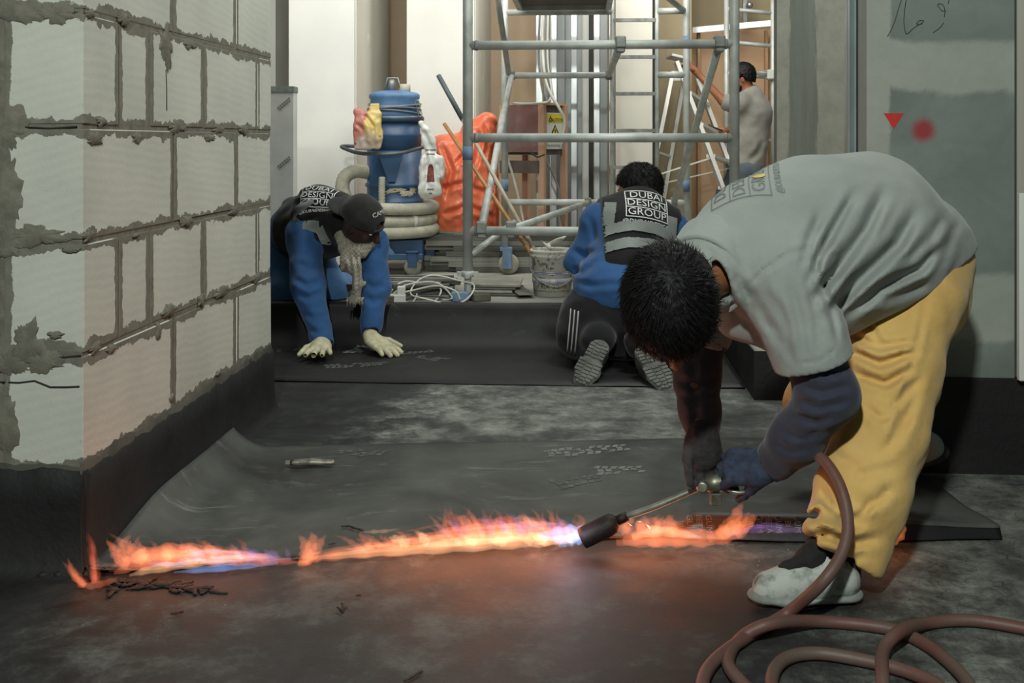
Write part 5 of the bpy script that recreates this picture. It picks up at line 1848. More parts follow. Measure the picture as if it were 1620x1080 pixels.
    for k in range(3):
        pl_ = []
        for t in np.linspace(0, 1, 12):
            p = at(903 + 6 * k - 8 * t, 488 + 96 * t + k * 2, 4.6)
            h = bt.ray_cast(Vector((0, 0, 1)), (p - Vector((0, 0, 1))).normalized())
            if h[0] is not None: pl_.append(h[0] - (p - Vector((0, 0, 1))).normalized() * .002)
        if len(pl_) > 3: mb.tube(pl_, .0035, 5)
    if mb.v: mb.build('side_stripe', plain('white_stripe', (170, 172, 170), rough=.8), tr)
    shoe(M2, heelL, toeL, V3((-.1, .75, .62)) * 0 + V3((.05, .62, -.42)), .105, SHOE_D, SOLE_G, tread=True, vox=.006)
    shoe(M2, heelR, toeR, V3((-.05, .62, -.42)), .105, SHOE_D, SOLE_G, tread=True, vox=.006)
    for W, sd, nm in ((wrL, 1, 0), (wrR, -1, 1)):
        F = Field(W - .16, W + .2, .006)
        hand(F, W, V3((.02, .35, -.55)), V3((0, -.9, -.2)), sd, (.4, .5, .4), .06, 1, .011)
        F.cone(W - V3((0, .0, -.03)), W, .03, .03, .01)
        F.build('hand', SKIN, M2, 1)
    return M2
person_kneel()

# ------------------------------------------------------------------ 3: leaning over the kerb on both hands
def person_lean():
    M3 = thing('person', 'person in blue overalls, scarf and dark cap leaning on both hands', 'person', at(490, 478, 5.4))
    pel = A(452, 392, 5.62)
    sp = [pel, A(478, 362, 5.50), A(520, 352, 5.34), A(548, 352, 5.24)]
    neck = A(556, 356, 5.18)
    head_c = A(573, 353, 5.06)
    up = V3((.40, -.45, .80)); fw = V3((.78, -.30, -.55))
    R = frame(fw - up / np.linalg.norm(up) * (fw @ up) / np.linalg.norm(up), up)
    shA, elA, wrA = A(482, 372, 5.26), A(488, 455, 5.06), A(510, 538, 4.90)
    shB, elB, wrB = A(586, 388, 5.18), A(594, 458, 5.10), A(586, 530, 4.99)
    kA, kB = A(452, 462, 5.40), A(524, 462, 5.42)
    hA, hB = pel + V3((-.06, -.05, -.02)), pel + V3((.10, .03, -.02))
    F = Field((-1.4, 4.6, 0.0), (-.45, 6.1, .95), .011)
    L = add_head(F, head_c, R, 1.0, neck, .056)
    F.chain(sp, [.11, .115, .12, .09], .05); F.cone(sp[3], neck, .07, .055, .03)
    F.chain([sp[2], shA, elA, wrA], [.09, .055, .042, .03], .03); F.chain([sp[3], shB, elB, wrB], [.08, .055, .042, .03], .03)
    F.chain([hA, kA, kA + V3((0, .40, -.01))], [.085, .055, .04], .03); F.chain([hB, kB, kB + V3((0, .40, -.01))], [.085, .055, .04], .03)
    F.build('body', SKIN_DARK, M3, 1)
    add_eyes(L, R, M3)
    # shirt
    F = Field((-1.45, 4.7, .05), (-.45, 5.95, .9), .0075)
    F.chain(sp, [.150, .150, .155, .115], .05)
    F.chain([sp[2] + V3((-.02, -.03, 0)), shA, elA, wrA + (wrA - elA) * .04], [.12, .088, .074, .050], .04)
    F.chain([sp[3], shB, elB, wrB], [.10, .080, .066, .046], .04)
    F.cone(wrA + (wrA - elA) * .02, wrA + (wrA - elA) * .3, .042, .05, 0, 's'); F.cone(wrB - (wrB - elB) * .04, wrB + (wrB - elB) * .3, .038, .05, 0, 's')
    F.cone(neck, head_c, .062, .07, .0, 's')
    F.wob(.006, 18, 3); F.wob(.003, 44, 5)
    F.grooves([([(465, 440), (485, 452), (507, 445)], .010, 5), ([(468, 462), (488, 472), (508, 462)], .009, 5), ([(470, 415), (490, 425), (506, 420)], .007, 5), ([(480, 495), (497, 505), (512, 498)], .007, 5), ([(575, 445), (592, 455), (606, 448)], .008, 5), ([(578, 470), (592, 478), (604, 470)], .007, 5), ([(490, 520), (503, 527), (515, 520)], .005, 4)])
    F.build('work_shirt', BLUE, M3, 1)
    # trousers
    F = Field((-1.5, 5.2, SLAB_Z + .003), (-.6, 6.1, .65), .0085)
    F.cone(hA, hB, .15, .15, .05)
    F.chain([hA, kA, kA + V3((0, .36, -.01))], [.14, .095, .07], .04); F.chain([hB, kB, kB + V3((0, .36, -.01))], [.13, .085, .07], .04)
    F.wob(.006, 18, 7); F.wob(.003, 40, 2)
    F.build('trousers', BLUE_P, M3, 1)
    # vest, rumpled over the back
    F = Field((-1.45, 5.0, .3), (-.55, 5.95, .9), .007)
    F.cone(A(462, 372, 5.56), sp[1], .155, .165, .05); F.chain(sp[1:], [.163, .167, .128], .05)
    F.cone(A(500, 355, 5.36), A(492, 385, 5.24), .12, .085, .05)
    F.cone(sp[2], A(500, 332, 5.30), .14, .12, .05)
    F.keep(A(452, 345, 5.5), (-1, .4, -.1)); F.keep(A(520, 455, 5.2), (.1, -.2, -1))
    F.cone(shA + V3((-.03, -.12, -.06)), shA + V3((.0, -.04, -.16)), .10, .11, .0, 's')
    F.cone(neck, head_c, .07, .08, 0, 's')
    F.wob(.007, 15, 6); F.wob(.003, 34, 1)
    F.grooves([([(445, 345), (465, 322), (500, 312), (540, 318)], .012, 5), ([(450, 360), (470, 338), (505, 326), (535, 330)], .011, 5), ([(460, 380), (475, 352), (510, 338)], .010, 5), ([(440, 330), (470, 308), (510, 304)], .008, 4)])
    vest = F.build('reflective_vest', VEST, M3, 1)
    bw = bvh_of(vest)
    org = Vector(A(505, 340, 5.10)); ux = Vector((.88, -.30, .12)).normalized(); uy = Vector((.05, .62, .78)); uy = (uy - ux * uy.dot(ux)).normalized()
    def band(pts, w):
        mb = MB(); P2 = []
        for (x, y) in pts:
            p = at(x, y, 5.15) - org
            P2.append((p.dot(ux), p.dot(uy)))
        wrap_strip(mb, P2, w, org, ux, uy, bw, .007, .012)
        return one_piece(mb.build('reflective_band', REFL, vest, recalc=False))
    band([(462, 352), (480, 350), (505, 360), (517, 392)], .045)
    band([(440, 345), (456, 322), (490, 310)], .03)
    band([(448, 368), (452, 350), (462, 335)], .035)
    emblem(vest, Vector(A(512, 322, 5.26)), ux, uy, .72)
    # cap worn back to front
    Lh = L
    CAPM = cloth('charcoal_cap', (50, 49, 47), (38, 37, 36), 20)
    F = Field(head_c - .2, head_c + .2, .005)
    F.ell(Lh(0, -.012, .034), (.092, .113, .108), R, .01)
    F.keep(Lh(0, .09, .028), R @ np.array([0, .10, -1.0]))
    F.ell(Lh(0, .115, .048), (.036, .05, .030), R, .004, 's')
    F.wob(.002, 40, 3)
    cap = F.build('cap', CAPM, M3, 1)
    F = Field(head_c - .24, head_c + .24, .005)
    F.ell(Lh(0, -.13, .005), (.080, .075, .010), R, .01); F.build('cap_peak', CAPM, cap, 1)
    mb = MB(); mb.tube([Lh(.040 * math.cos(a) , .104 - .012 * abs(math.cos(a)), .030 + .004 * math.sin(a)) for a in np.linspace(0, math.pi, 9)], .006, 6); mb.build('cap_strap', CAPM, cap)
    mb = MB(); bc = bvh_of(cap)
    wrap_text(mb, 'CAMEL', Vector(Lh(-.0, .05, .16)) * 0 + Vector(Lh(.0, .085, .135)), Vector(-R[:, 0]), Vector(R @ np.array([0, -.75, .66])), .030, bc, .002, .02)
    mb.build('cap_lettering', WHITEP, cap, recalc=False)
    # scarf: loop and a long hanging tail with fringe
    t = NT('woven_scarf')
    ch = t.n('ShaderNodeTexChecker'); ch.inputs['Scale'].default_value = 95
    ch.inputs[1].default_value = lin((176, 172, 158)); ch.inputs[2].default_value = lin((112, 108, 98))
    t.l(t.coord(), ch.inputs[0]); t.base(t.mix(t.noise(30, 3), ch.outputs[0], lin((150, 142, 126)))); t.rough(.95); t.bump(t.noise(120, 3), .4, .004)
    F = Field((-1.0, 4.7, .1), (-.5, 5.5, .75), .005)
    F.chain([A(540, 372, 5.14), A(548, 392, 5.06), A(568, 398, 5.03), A(585, 385, 5.06)], [.034, .036, .034, .028], .02)
    F.chain([A(556, 396, 5.03), A(562, 420, 5.00), A(566, 448, 5.00), A(562, 474, 5.01)], [.028, .030, .030, .026], .02, sq=((0, 1, 0), .7))
    F.chain([A(552, 398, 5.03), A(545, 412, 5.02), A(542, 424, 5.02)], [.022, .020, .012], .02)
    F.wob(.004, 45, 3)
    F.grooves([([(560, 400), (566, 430), (566, 470)], .012, 3), ([(553, 402), (557, 432), (557, 472)], .010, 3), ([(572, 405), (575, 435), (571, 470)], .010, 3)])
    sc = F.build('scarf', t.m, M3, 1)
    mb = MB()
    for i in range(14):
        x = 549 + 26 * i / 13
        mb.tube([A(x, 470, 5.0), A(x + rr.uniform(-2, 2), 480 + rr.uniform(-3, 6), 5.0)], .0028, 5)
    o = mb.build('fringe', t.m, sc); o['kind'] = 'stuff'
    # work gloves flat on the strip
    F = Field(wrA - .2, wrA + .16, .004)
    dA = V3(fl(500, 578, .02)) - wrA
    hand(F, wrA + dA * .05 + V3((0, 0, -.012)), dA * np.array([1, 1, .42]), V3((0, .1, -1)), -1, (-.12, .12, .15), .16, 1.12, .0125, (.7, .75, .0))
    F.cone(wrA - dA * .08, wrA + dA * .3, .036, .036, .02); F.keep((0, 0, .006), (0, 0, -1))
    F.build('glove', GLOVE_C, M3, 1)
    F = Field(wrB - .16, wrB + .22, .004)
    dB = V3(fl(630, 562, .02)) - wrB
    hand(F, wrB + V3((.0, 0, -.02)), dB * np.array([1, 1, .7]), V3((0, .1, -1)), 1, (.0, .15, .15), .10, 1.12, .0125, (.55, .8, .0))
    F.cone(wrB, wrB + V3((.02, 0, -.04)), .036, .036, .02); F.keep((0, 0, .006), (0, 0, -1))
    F.build('glove', GLOVE_C, M3, 1)
    for kk in (kA, kB):
        h = kk + V3((0, .44, -.03))
        shoe(M3, h + V3((0, .0, .12)), h + V3((0, -.02, -.075)) + V3((0, .10, -.02)), (0, -1, .1), .10, SHOE_D, SOLE_D, vox=.008)
    return M3
person_lean()

# ------------------------------------------------------------------ 4: far man at the step ladder
def person_far():
    Y = 10.3
    M4 = thing('person', 'bearded person in grey shirt and jeans beside a step ladder holding a phone', 'person', at(1180, 222 + (EYE - HALL_Z) * F_PX / Y, Y))
    a = lambda x, y, dy=0: A(x, y, Y + dy)
    pel = a(1178, 268); sp = [pel, a(1184, 225), a(1190, 178), a(1188, 155)]
    neck = a(1184, 145); head_c = a(1174, 124)
    R = frame((-.92, .3, -.2), (-.1, 0, 1))
    shA, elA, wrA = a(1170, 164, -.12), a(1144, 160, -.12), a(1100, 112, -.1)
    shB, elB, wrB = a(1178, 165, .16), a(1168, 205, .05), a(1144, 207, -.1)
    F = Field((1.6, 9.8, HALL_Z), (2.75, 10.8, 1.9), .018)
    L = add_head(F, head_c, R, 1.04, neck, .058)
    F.chain(sp, [.13, .12, .14, .10], .05); F.cone(sp[3], neck, .06, .055, .03)
    F.chain([shA, elA, wrA, a(1088, 100, -.1)], [.055, .045, .032, .03], .03); F.chain([shB, elB, wrB, a(1136, 205, -.1)], [.055, .045, .032, .03], .03)
    fz = HALL_Z + .06
    fA, fB = V3((at(1172, 0, Y).x, Y - .05, fz)), V3((at(1128, 0, Y).x, Y + .1, fz))
    F.chain([pel + V3((0, -.08, 0)), a(1172, 312, -.06), fA], [.1, .07, .045], .03); F.chain([pel + V3((0, .08, 0)), a(1150, 305, .1), fB], [.1, .07, .045], .03)
    F.build('body', SKIN, M4, 1)
    hair_cap(head_c, R, 'hair', M4, 1.08, .022, .009, .05, -.06, wob=.006)
    F = Field(head_c - .2, head_c + .2, .009)
    F.ell(L(0, .04, -.075), (.066, .066, .055), R, .02); F.keep(L(0, .05, -.05), R @ np.array([0, -.1, 1])); F.wob(.005, 60, 2); F.build('beard', HAIR, M4, 1)
    F = Field((1.7, 9.75, .6), (2.75, 10.8, 1.6), .014)
    F.chain(sp, [.19, .18, .185, .13], .05); F.chain([sp[2], shA, a(1152, 162, -.12)], [.13, .10, .085], .04); F.chain([sp[2], shB, a(1172, 190, .1)], [.13, .10, .085], .04)
    F.keep(a(1178, 265), (0, 0, -1)); F.wob(.008, 12, 3); F.wob(.004, 30, 2)
    F.grooves([([(1150, 195), (1165, 215), (1160, 250)], .012, 4), ([(1180, 260), (1200, 240), (1208, 220)], .012, 4), ([(1165, 170), (1160, 185)], .01, 4)])
    F.build('shirt', cloth('far_grey_shirt', (140, 138, 128), (124, 122, 114)), M4, 1)
    F = Field((1.6, 9.8, HALL_Z + .03), (2.7, 10.8, .9), .016)
    F.cone(pel, pel + V3((0, 0, -.02)), .165, .16, .04)
    F.chain([pel + V3((0, -.08, -.02)), a(1172, 312, -.06), fA], [.14, .10, .075], .04); F.chain([pel + V3((0, .08, -.02)), a(1150, 305, .1), fB], [.14, .10, .075], .04)
    F.wob(.006, 16, 3); F.build('jeans', cloth('grey_blue_jeans', (92, 100, 106), (74, 82, 90)), M4, 1)
    for f_ in (fA, fB):
        shoe(M4, f_ + V3((.07, 0, -.055)), f_ + V3((-.20, .02, -.055)), (0, 0, 1), .10, SHOE_D, SOLE_D, vox=.01)
    F = Field(wrA - .15, wrA + .15, .006); hand(F, wrA, V3((-.7, 0, .6)), V3((-.4, .3, -.6)), 1, (.5, .7, .5), .06, 1); F.build('hand', SKIN, M4, 1)
    F = Field(wrB - .15, wrB + .15, .006); hand(F, wrB, V3((-.9, 0, .1)), V3((0, 0, 1)), 1, (.4, .6, .5), .06, 1); F.build('hand', SKIN, M4, 1)
    return M4
person_far()
q = MB(); pc = at(1131, 202, 10.18); q.box(pc, (.075, .036, .005), (Vector((-.93, 0, .35)), Vector((0, 1, 0)), Vector((.35, 0, .93)))); 
PH = q.build('mobile_phone', plain('black_plastic', (26, 26, 26)), None, .004); tag(PH, 'dark mobile phone in the hand of the far person', 'phone')

# ================================================================== SCAFFOLD TOWER
TUBE = plain('scaffold_tube', (196, 200, 194), (158, 163, 158), scale=7, rough=0.5, metal=0.15, bump=0.15, bscale=40)
TUBE_D = plain('scaffold_coupler', (150, 152, 146), (118, 120, 115), scale=20, rough=0.6, metal=0.15, bump=0.3)
TAPE_B = plain('blue_tape', (118, 142, 170), (104, 128, 156), scale=20, rough=0.7)
SC = thing('scaffold_tower', 'aluminium scaffold tower on jacks straddling the kerb behind the kneeling worker', 'scaffold', at(738, 478, 5.42))
PL = at(740, 222, 5.42); PL.z = 0
def sp_(u, v, z):                # point in the tower's own axes from its near left post
    return PL + EU * u + EV * v + EZ * z
W_, D_ = 1.345, 2.52
ZB = (0.539, 1.013, 1.484)
def part(name, fn, mat=TUBE, parent=SC, bevel=0.0):
    q = MB(); fn(q); return q.build(name, mat, parent, bevel)
for u, v, z0 in ((0, 0, .33), (W_, 0, .33), (0, D_, .19), (W_, D_, .19)):
    po = part('post', lambda q: q.bar(sp_(u, v, z0), sp_(u, v, 2.9), .0255, 16))
    if v == 0:
        part('jack_screw', lambda q: q.tube([sp_(u, v, .215 + .008 * i) for i in range(16)], [.017 if i % 2 else .0195 for i in range(16)], 12), TUBE, po)
        part('jack_nut', lambda q: (q.lathe([(.030, 0), (.034, .004), (.034, .026), (.028, .030)], sp_(u, v, .305), 16), q.box(sp_(u, v, .32), (.055, .012, .010)), q.box(sp_(u, v, .31), (.012, .040, .010))), TUBE, po)
        part('base_plate', lambda q: (q.lathe([(.060, 0), (.060, .006), (.028, .016), (.020, .02)], sp_(u, v, .198), 20)), TUBE_D, po)
    else:
        part('castor_fork', lambda q: (q.box(sp_(u + .02, v - .04, .12), (.035, .012, .075)), q.box(sp_(u + .02, v + .04, .12), (.035, .012, .075)), q.box(sp_(u + .01, v, .19), (.045, .052, .012))), TAPE_B, po, .003)
        part('castor_wheel', lambda q: q.lathe([(.03, -.026), (.070, -.024), (.076, -.012), (.076, .012), (.070, .024), (.03, .026)], sp_(u + .03, v, .078), 24, EV), plain('pale_rubber', (176, 170, 150), (150, 146, 130), rough=.8), po)
        part('blue_tape_band', lambda q: q.lathe([(.0262, 0), (.0262, .09)], sp_(u, v, 1.68), 16), TAPE_B, po)
        part('blue_tape_band', lambda q: q.lathe([(.0262, 0), (.0262, .09)], sp_(u, v, .62), 16), TAPE_B, po)
    if u == 0 and v == 0:
        part('blue_tape_band', lambda q: q.lathe([(.0262, 0), (.0262, .07)], sp_(u, v, .90), 16), TAPE_B, po)
for z in ZB:
    part('crossbar', lambda q: q.bar(sp_(0, 0, z), sp_(W_, 0, z), .0235, 14))
    for uu in (0.035, W_ - 0.035):
        part('weld_collar', lambda q: q.lathe([(.0235, 0), (.027, .004), (.0265, .014), (.0236, .02)], sp_(uu, 0, z), 14, EU if uu < .5 else -EU), TUBE_D)
for z in ZB + (1.955,):
    part('crossbar', lambda q: q.bar(sp_(0, D_, z), sp_(.80, D_, z), .0235, 14))
    part('crossbar', lambda q: q.bar(sp_(1.13, D_, z), sp_(W_, D_, z), .0235, 14))
# ladder rails and rungs built into the rear frame
for uu in (.80, 1.13):
    part('ladder_rail', lambda q: q.bar(sp_(uu, D_, .25), sp_(uu, D_, 2.9), .0165, 12))
for i in range(10):
    z = .255 + .2725 * i
    part('ladder_rung', lambda q: q.flatbar(sp_(.80, D_, z), sp_(1.13, D_, z), .03, .026), TUBE_D)
def coupler(p):
    return part('brace_hook', lambda q: (q.box(p + EZ * .012, (.026, .034, .030)), q.box(p - EZ * .03, (.022, .028, .012))), TUBE_D, SC, .006)
def brace(a, b, ca=True, cb=True, r=.0215):
    part('brace', lambda q: q.bar(a, b, r, 14))
    if ca: coupler(a)
    if cb: part('brace_end', lambda q: q.box(b, (.024, .026, .034)), TUBE_D, SC, .006)
brace(sp_(.07, .0, .545), sp_(.05, D_, 1.484))                       # long diagonals on the two sides
brace(sp_(.03, D_ - .02, 1.5), sp_(-.02, 1.3, 2.35), False, True)
brace(sp_(.775, .0, 1.484), sp_(.775, D_, 1.484))                    # level brace
brace(sp_(W_ - .075, .0, 1.484), sp_(W_ - .09, D_, .545))
brace(sp_(.02, .0, .42), sp_(.22, .30, .56), False, False, .016)
brace(sp_(.22, .02, .545), sp_(.62, D_ - .1, .545), True, True, .02)
brace(sp_(W_ - .02, D_, 1.96), sp_(W_ - .45, 1.2, 2.05), False, False)
DK = part('deck_frame', lambda q: (q.flatbar(sp_(.12, .9, 1.99), sp_(.12, 2.45, 1.99), .04, .06), q.flatbar(sp_(.77, .9, 1.99), sp_(.77, 2.45, 1.99), .04, .06), q.flatbar(sp_(.12, 2.45, 1.99), sp_(.77, 2.45, 1.99), .04, .06), q.flatbar(sp_(.12, .9, 1.99), sp_(.77, .9, 1.99), .04, .06)))
part('deck_board', lambda q: q.box(sp_(.445, 1.675, 2.005), (.31, .75, .012), (EU, EV, EZ)), plain('brown_ply_deck', (92, 86, 78), (74, 70, 64), rough=.8), DK)
# timber pad under the near jack, wrapped with blue tape on one side
q = MB(); q.box(sp_(-.03, -.075, .215), (.045, .03, .022)); o = q.build('timber_pad', TAPE_B, None, .003); tag(o, 'small block wrapped in blue tape beside the scaffold jack foot', 'block')
q = MB(); q.box(sp_(.07, -.06, .212), (.045, .04, .018), (room(.9, .4).normalized(), room(-.4, .9).normalized(), EZ)); o = q.build('timber_offcut', plain('grey_timber', (104, 100, 86), (80, 78, 68), rough=.9, bump=.3), None, .004); tag(o, 'grey timber offcut right of the blue taped block', 'timber')

# narrow ladder frame behind on the right
LF = thing('ladder_frame', 'narrow white ladder frame standing right of the scaffold tower', 'scaffold frame', at(1185, 375, 10.93))
l0, l1 = at(1149, 222, 10.98), at(1223, 222, 10.88)
for p in (l0, l1):
    part('rail', lambda q: q.bar(Vector((p.x, p.y, .0)), Vector((p.x, p.y, 2.8)), .026, 12), plain('white_tube', (214, 216, 208), (190, 192, 186), rough=.5, metal=.2), LF)
for py in (18, 70, 120, 170, 220, 270, 320):
    a, b = at(1149, py - 4, 10.98), at(1223, py + 3, 10.88)
    part('rung', lambda q: q.bar(a, b, .022, 10), TUBE, LF)
part('clamp', lambda q: (q.box(at(1222, 118, 10.84), (.06, .045, .05)), q.bar(at(1196, 116, 10.83), at(1222, 114, 10.83), .024)), plain('white_tube', (214, 216, 208)), LF, .01)

# ================================================================== STEP LADDER
ALU = plain('brushed_aluminium', (222, 222, 214), (198, 198, 190), scale=10, rough=0.45, metal=0.2, stretch=(1, 1, .2))
SL = thing('step_ladder', 'open aluminium step ladder leaning tall beside the far person', 'step ladder', at(1090, 385, 10.0))
tops = [at(1070, 98, 9.95), at(1086, 104, 10.25)]
def rail(a, b, w=.10, t=.035, name='rail'):
    return part(name, lambda q: q.flatbar(a, b, w, t, (1, 0, 0)), ALU, SL)
fz_ = 0.012
def gp(px, Y): 
    p = at(px, 300, Y); return Vector((p.x, p.y, fz_))
f1, f2 = gp(1178, 9.7), gp(1200, 10.3)
b1, b2 = gp(1008, 9.7), gp(1038, 10.3)
rail(tops[0], f1); rail(tops[1] + Vector((.1, 0, -.12)), f2)
rail(tops[0] + Vector((-.04, 0, -.12)), b1, .07); rail(tops[1] + Vector((-.04, 0, -.2)), b2, .07)
part('top_cap', lambda q: q.box(at(1072, 92, 10.1), (.085, .19, .012), (Vector((.97, 0, -.22)), Vector((0, 1, 0)), Vector((.22, 0, .97)))), ALU, SL, .004)
part('top_plate', lambda q: q.flatbar(at(1062, 120, 9.95), at(1088, 120, 9.95), .04, .09), ALU, SL)
for t in (.17, .34, .51, .68, .85):
    part('step', lambda q: q.flatbar(tops[0].lerp(f1, t), (tops[1] + Vector((.1, 0, -.12))).lerp(f2, t), .085, .03), ALU, SL)
for t in (.45, .8):
    part('brace_bar', lambda q: q.flatbar((tops[0] + Vector((-.04, 0, -.12))).lerp(b1, t), (tops[1] + Vector((-.04, 0, -.2))).lerp(b2, t), .03, .02), ALU, SL)
part('spreader', lambda q: q.flatbar(tops[0].lerp(b1, .62), tops[0].lerp(f1, .52), .03, .012), ALU, SL)
part('spreader', lambda q: q.flatbar(tops[1].lerp(b2, .66), tops[1].lerp(f2, .58), .03, .012), ALU, SL)

# ================================================================== INDUSTRIAL VACUUM
YV = 8.1
def vz(py): return EYE - (py - HOR) * YV / F_PX
def vr(n): return n * YV / F_PX
VC = at(624, 222, YV); VC.z = 0
BLU = plain('vacuum_blue', (50, 82, 116), (40, 69, 101), scale=6, rough=0.42, bump=0.05)
BLU_L = plain('vacuum_lid_blue', (92, 128, 166), (78, 112, 150), scale=8, rough=0.5)
HOSE_G = plain('grey_beige_hose', (176, 174, 156), (150, 148, 132), scale=14, rough=0.7)
VA = thing('industrial_vacuum', 'tall blue drum vacuum cleaner wrapped with ribbed grey hose', 'vacuum cleaner', VC)
def lp(name, prof, mat, parent=VA, c=VC):
    return part(name, lambda q: q.lathe([(vr(r), vz(y)) for r, y in prof], c, 40), mat, parent)
lp('dust_drum', [(42, 372), (44, 366), (44, 322), (46, 320), (46, 316), (43, 314), (43, 296), (46, 294), (46, 290), (43, 288), (43, 238)], BLU)
lp('filter_drum', [(43, 240), (42.5, 215), (43, 213), (41, 211), (41, 192)], BLU)
dr = lp('flange', [(41, 194), (46, 192), (47, 188), (46, 184), (41, 183)], plain('steel_blue_rim', (78, 96, 112), (64, 82, 98), rough=.4, metal=.4))
lid = lp('lid', [(41, 184), (39, 178), (38, 158), (40, 155), (40, 150), (36, 147), (22, 144), (1, 143)], BLU_L)
part('lid_clamp_bracket', lambda q: (q.tube([Vector((VC.x - vr(15), VC.y - .05, vz(145))), Vector((VC.x - vr(9), VC.y - .05, vz(124))), Vector((VC.x + vr(6), VC.y - .05, vz(124))), Vector((VC.x + vr(12), VC.y - .05, vz(145)))], .008, 8), q.lathe([(.03, 0), (.03, .06), (.02, .085)], Vector((VC.x - vr(3), VC.y - .05, vz(144))), 12)), GALV_DULL, lid)
part('lid_inlet', lambda q: q.lathe([(vr(9), 0), (vr(9), .06), (vr(8), .065)], Vector((VC.x + vr(17), VC.y - .03, vz(147))), 16), plain('cream_plastic', (206, 202, 184), rough=.5), lid)
# power flex wound under the lid
for i in range(5):
    part('wound_flex', lambda q: q.tube([Vector((VC.x + math.cos(a) * vr(41 + i % 2), VC.y + math.sin(a) * vr(41 + i % 2), vz(165 + 3.2 * i) + .02 * math.sin(a + i))) for a in np.linspace(0, 6.283, 33)[:-1]], .007, 6, closed=True), plain('grey_flex', (120, 128, 132), (96, 104, 110), rough=.5), VA)
part('latch_chain', lambda q: [q.tube([Vector((VC.x + vr(38 + 1.5 * j), VC.y - vr(22), vz(163 + 6 * j))) + Vector((.014 * math.cos(a), 0, .02 * math.sin(a))) for a in np.linspace(0, 6.283, 11)[:-1]], .004, 5, closed=True) for j in range(4)], GALV_DULL, VA)
part('push_handle', lambda q: q.tube(spline([Vector((VC.x - vr(46), VC.y + .05, vz(232))), Vector((VC.x - vr(78), VC.y - .05, vz(231))), Vector((VC.x - vr(74), VC.y - .18, vz(234))), Vector((VC.x - vr(42), VC.y - .30, vz(242))), Vector((VC.x + vr(10), VC.y - .32, vz(242))), Vector((VC.x + vr(40), VC.y - .20, vz(235))), Vector((VC.x + vr(61), VC.y - .06, vz(228)))], 6), .014, 10), plain('grey_steel_bar', (100, 106, 108), rough=.5, metal=.4), VA)
part('handle_plate', lambda q: q.prism([(0, 0)], 0, 0) if False else q.add([Vector((VC.x - vr(20), VC.y - .235, vz(242))), Vector((VC.x + vr(18), VC.y - .235, vz(242))), Vector((VC.x + vr(6), VC.y - .225, vz(286))), Vector((VC.x - vr(4), VC.y - .225, vz(286))), Vector((VC.x - vr(20), VC.y - .20, vz(242))), Vector((VC.x + vr(18), VC.y - .20, vz(242))), Vector((VC.x + vr(6), VC.y - .19, vz(286))), Vector((VC.x - vr(4), VC.y - .19, vz(286)))], [(0, 1, 2, 3), (7, 6, 5, 4), (0, 4, 5, 1), (1, 5, 6, 2), (2, 6, 7, 3), (3, 7, 4, 0)]), BLU, VA)
def ribbed(q, pts, r, n, closed=False, amp=.10):
    S = spline(pts, n, closed)
    q.tube(S, [r * (1 + (amp if i % 2 else -amp)) for i in range(len(S))], 14, closed=closed)
part('inlet_elbow', lambda q: ribbed(q, [Vector((VC.x - vr(40), VC.y - .06, vz(272))), Vector((VC.x - vr(58), VC.y - .10, vz(270))), Vector((VC.x - vr(74), VC.y - .12, vz(279))), Vector((VC.x - vr(78), VC.y - .13, vz(298))), Vector((VC.x - vr(70), VC.y - .13, vz(318)))], vr(11), 9, amp=.05), HOSE_G, VA)
part('thin_flex_duct', lambda q: ribbed(q, [Vector((VC.x - vr(13), VC.y - .26, vz(278))), Vector((VC.x - vr(13), VC.y - .27, vz(298))), Vector((VC.x - vr(13), VC.y - .27, vz(322)))], vr(5), 10, amp=.14), HOSE_G, VA)
for i, (y, R) in enumerate(((327, 60), (346, 57), (363, 60))):
    hs = part('coiled_hose', lambda q: ribbed(q, [Vector((VC.x + vr(2) + vr(R) * math.cos(a), VC.y + vr(R) * math.sin(a), vz(y) + .004 * math.sin(a * 2 + i))) for a in np.linspace(0, 6.283, 25)[:-1]], vr(9.3), 8, True, .045), HOSE_G, VA)
    if i == 1:
        a = -.95
        part('white_tape_band', lambda q: q.lathe([(vr(9.9), -.018), (vr(9.9), .018)], Vector((VC.x + vr(2) + vr(R) * math.cos(a), VC.y + vr(R) * math.sin(a), vz(y))), 16, Vector((-math.sin(a), math.cos(a), 0))), plain('white_tape', (220, 220, 212), rough=.7), hs)
part('chassis', lambda q: (q.box(Vector((VC.x + vr(8), VC.y, vz(390))), (vr(40), .22, vr(-222 + 222 + 15))), q.flatbar(Vector((VC.x - vr(40), VC.y - .27, vz(400))), Vector((VC.x + vr(50), VC.y - .27, vz(400))), .05, .045), q.flatbar(Vector((VC.x - vr(40), VC.y + .25, vz(400))), Vector((VC.x + vr(50), VC.y + .25, vz(400))), .05, .045)), BLU, VA, .004)
part('chassis_gusset', lambda q: q.add([Vector((VC.x - vr(30), VC.y - .28, vz(374))), Vector((VC.x - vr(8), VC.y - .28, vz(374))), Vector((VC.x + vr(8), VC.y - .28, vz(397))), Vector((VC.x - vr(30), VC.y - .28, vz(397))), Vector((VC.x - vr(30), VC.y - .26, vz(374))), Vector((VC.x - vr(8), VC.y - .26, vz(374))), Vector((VC.x + vr(8), VC.y - .26, vz(397))), Vector((VC.x - vr(30), VC.y - .26, vz(397)))], [(0, 1, 2, 3), (7, 6, 5, 4), (0, 4, 5, 1), (1, 5, 6, 2), (2, 6, 7, 3), (3, 7, 4, 0)]), BLU_L, VA)
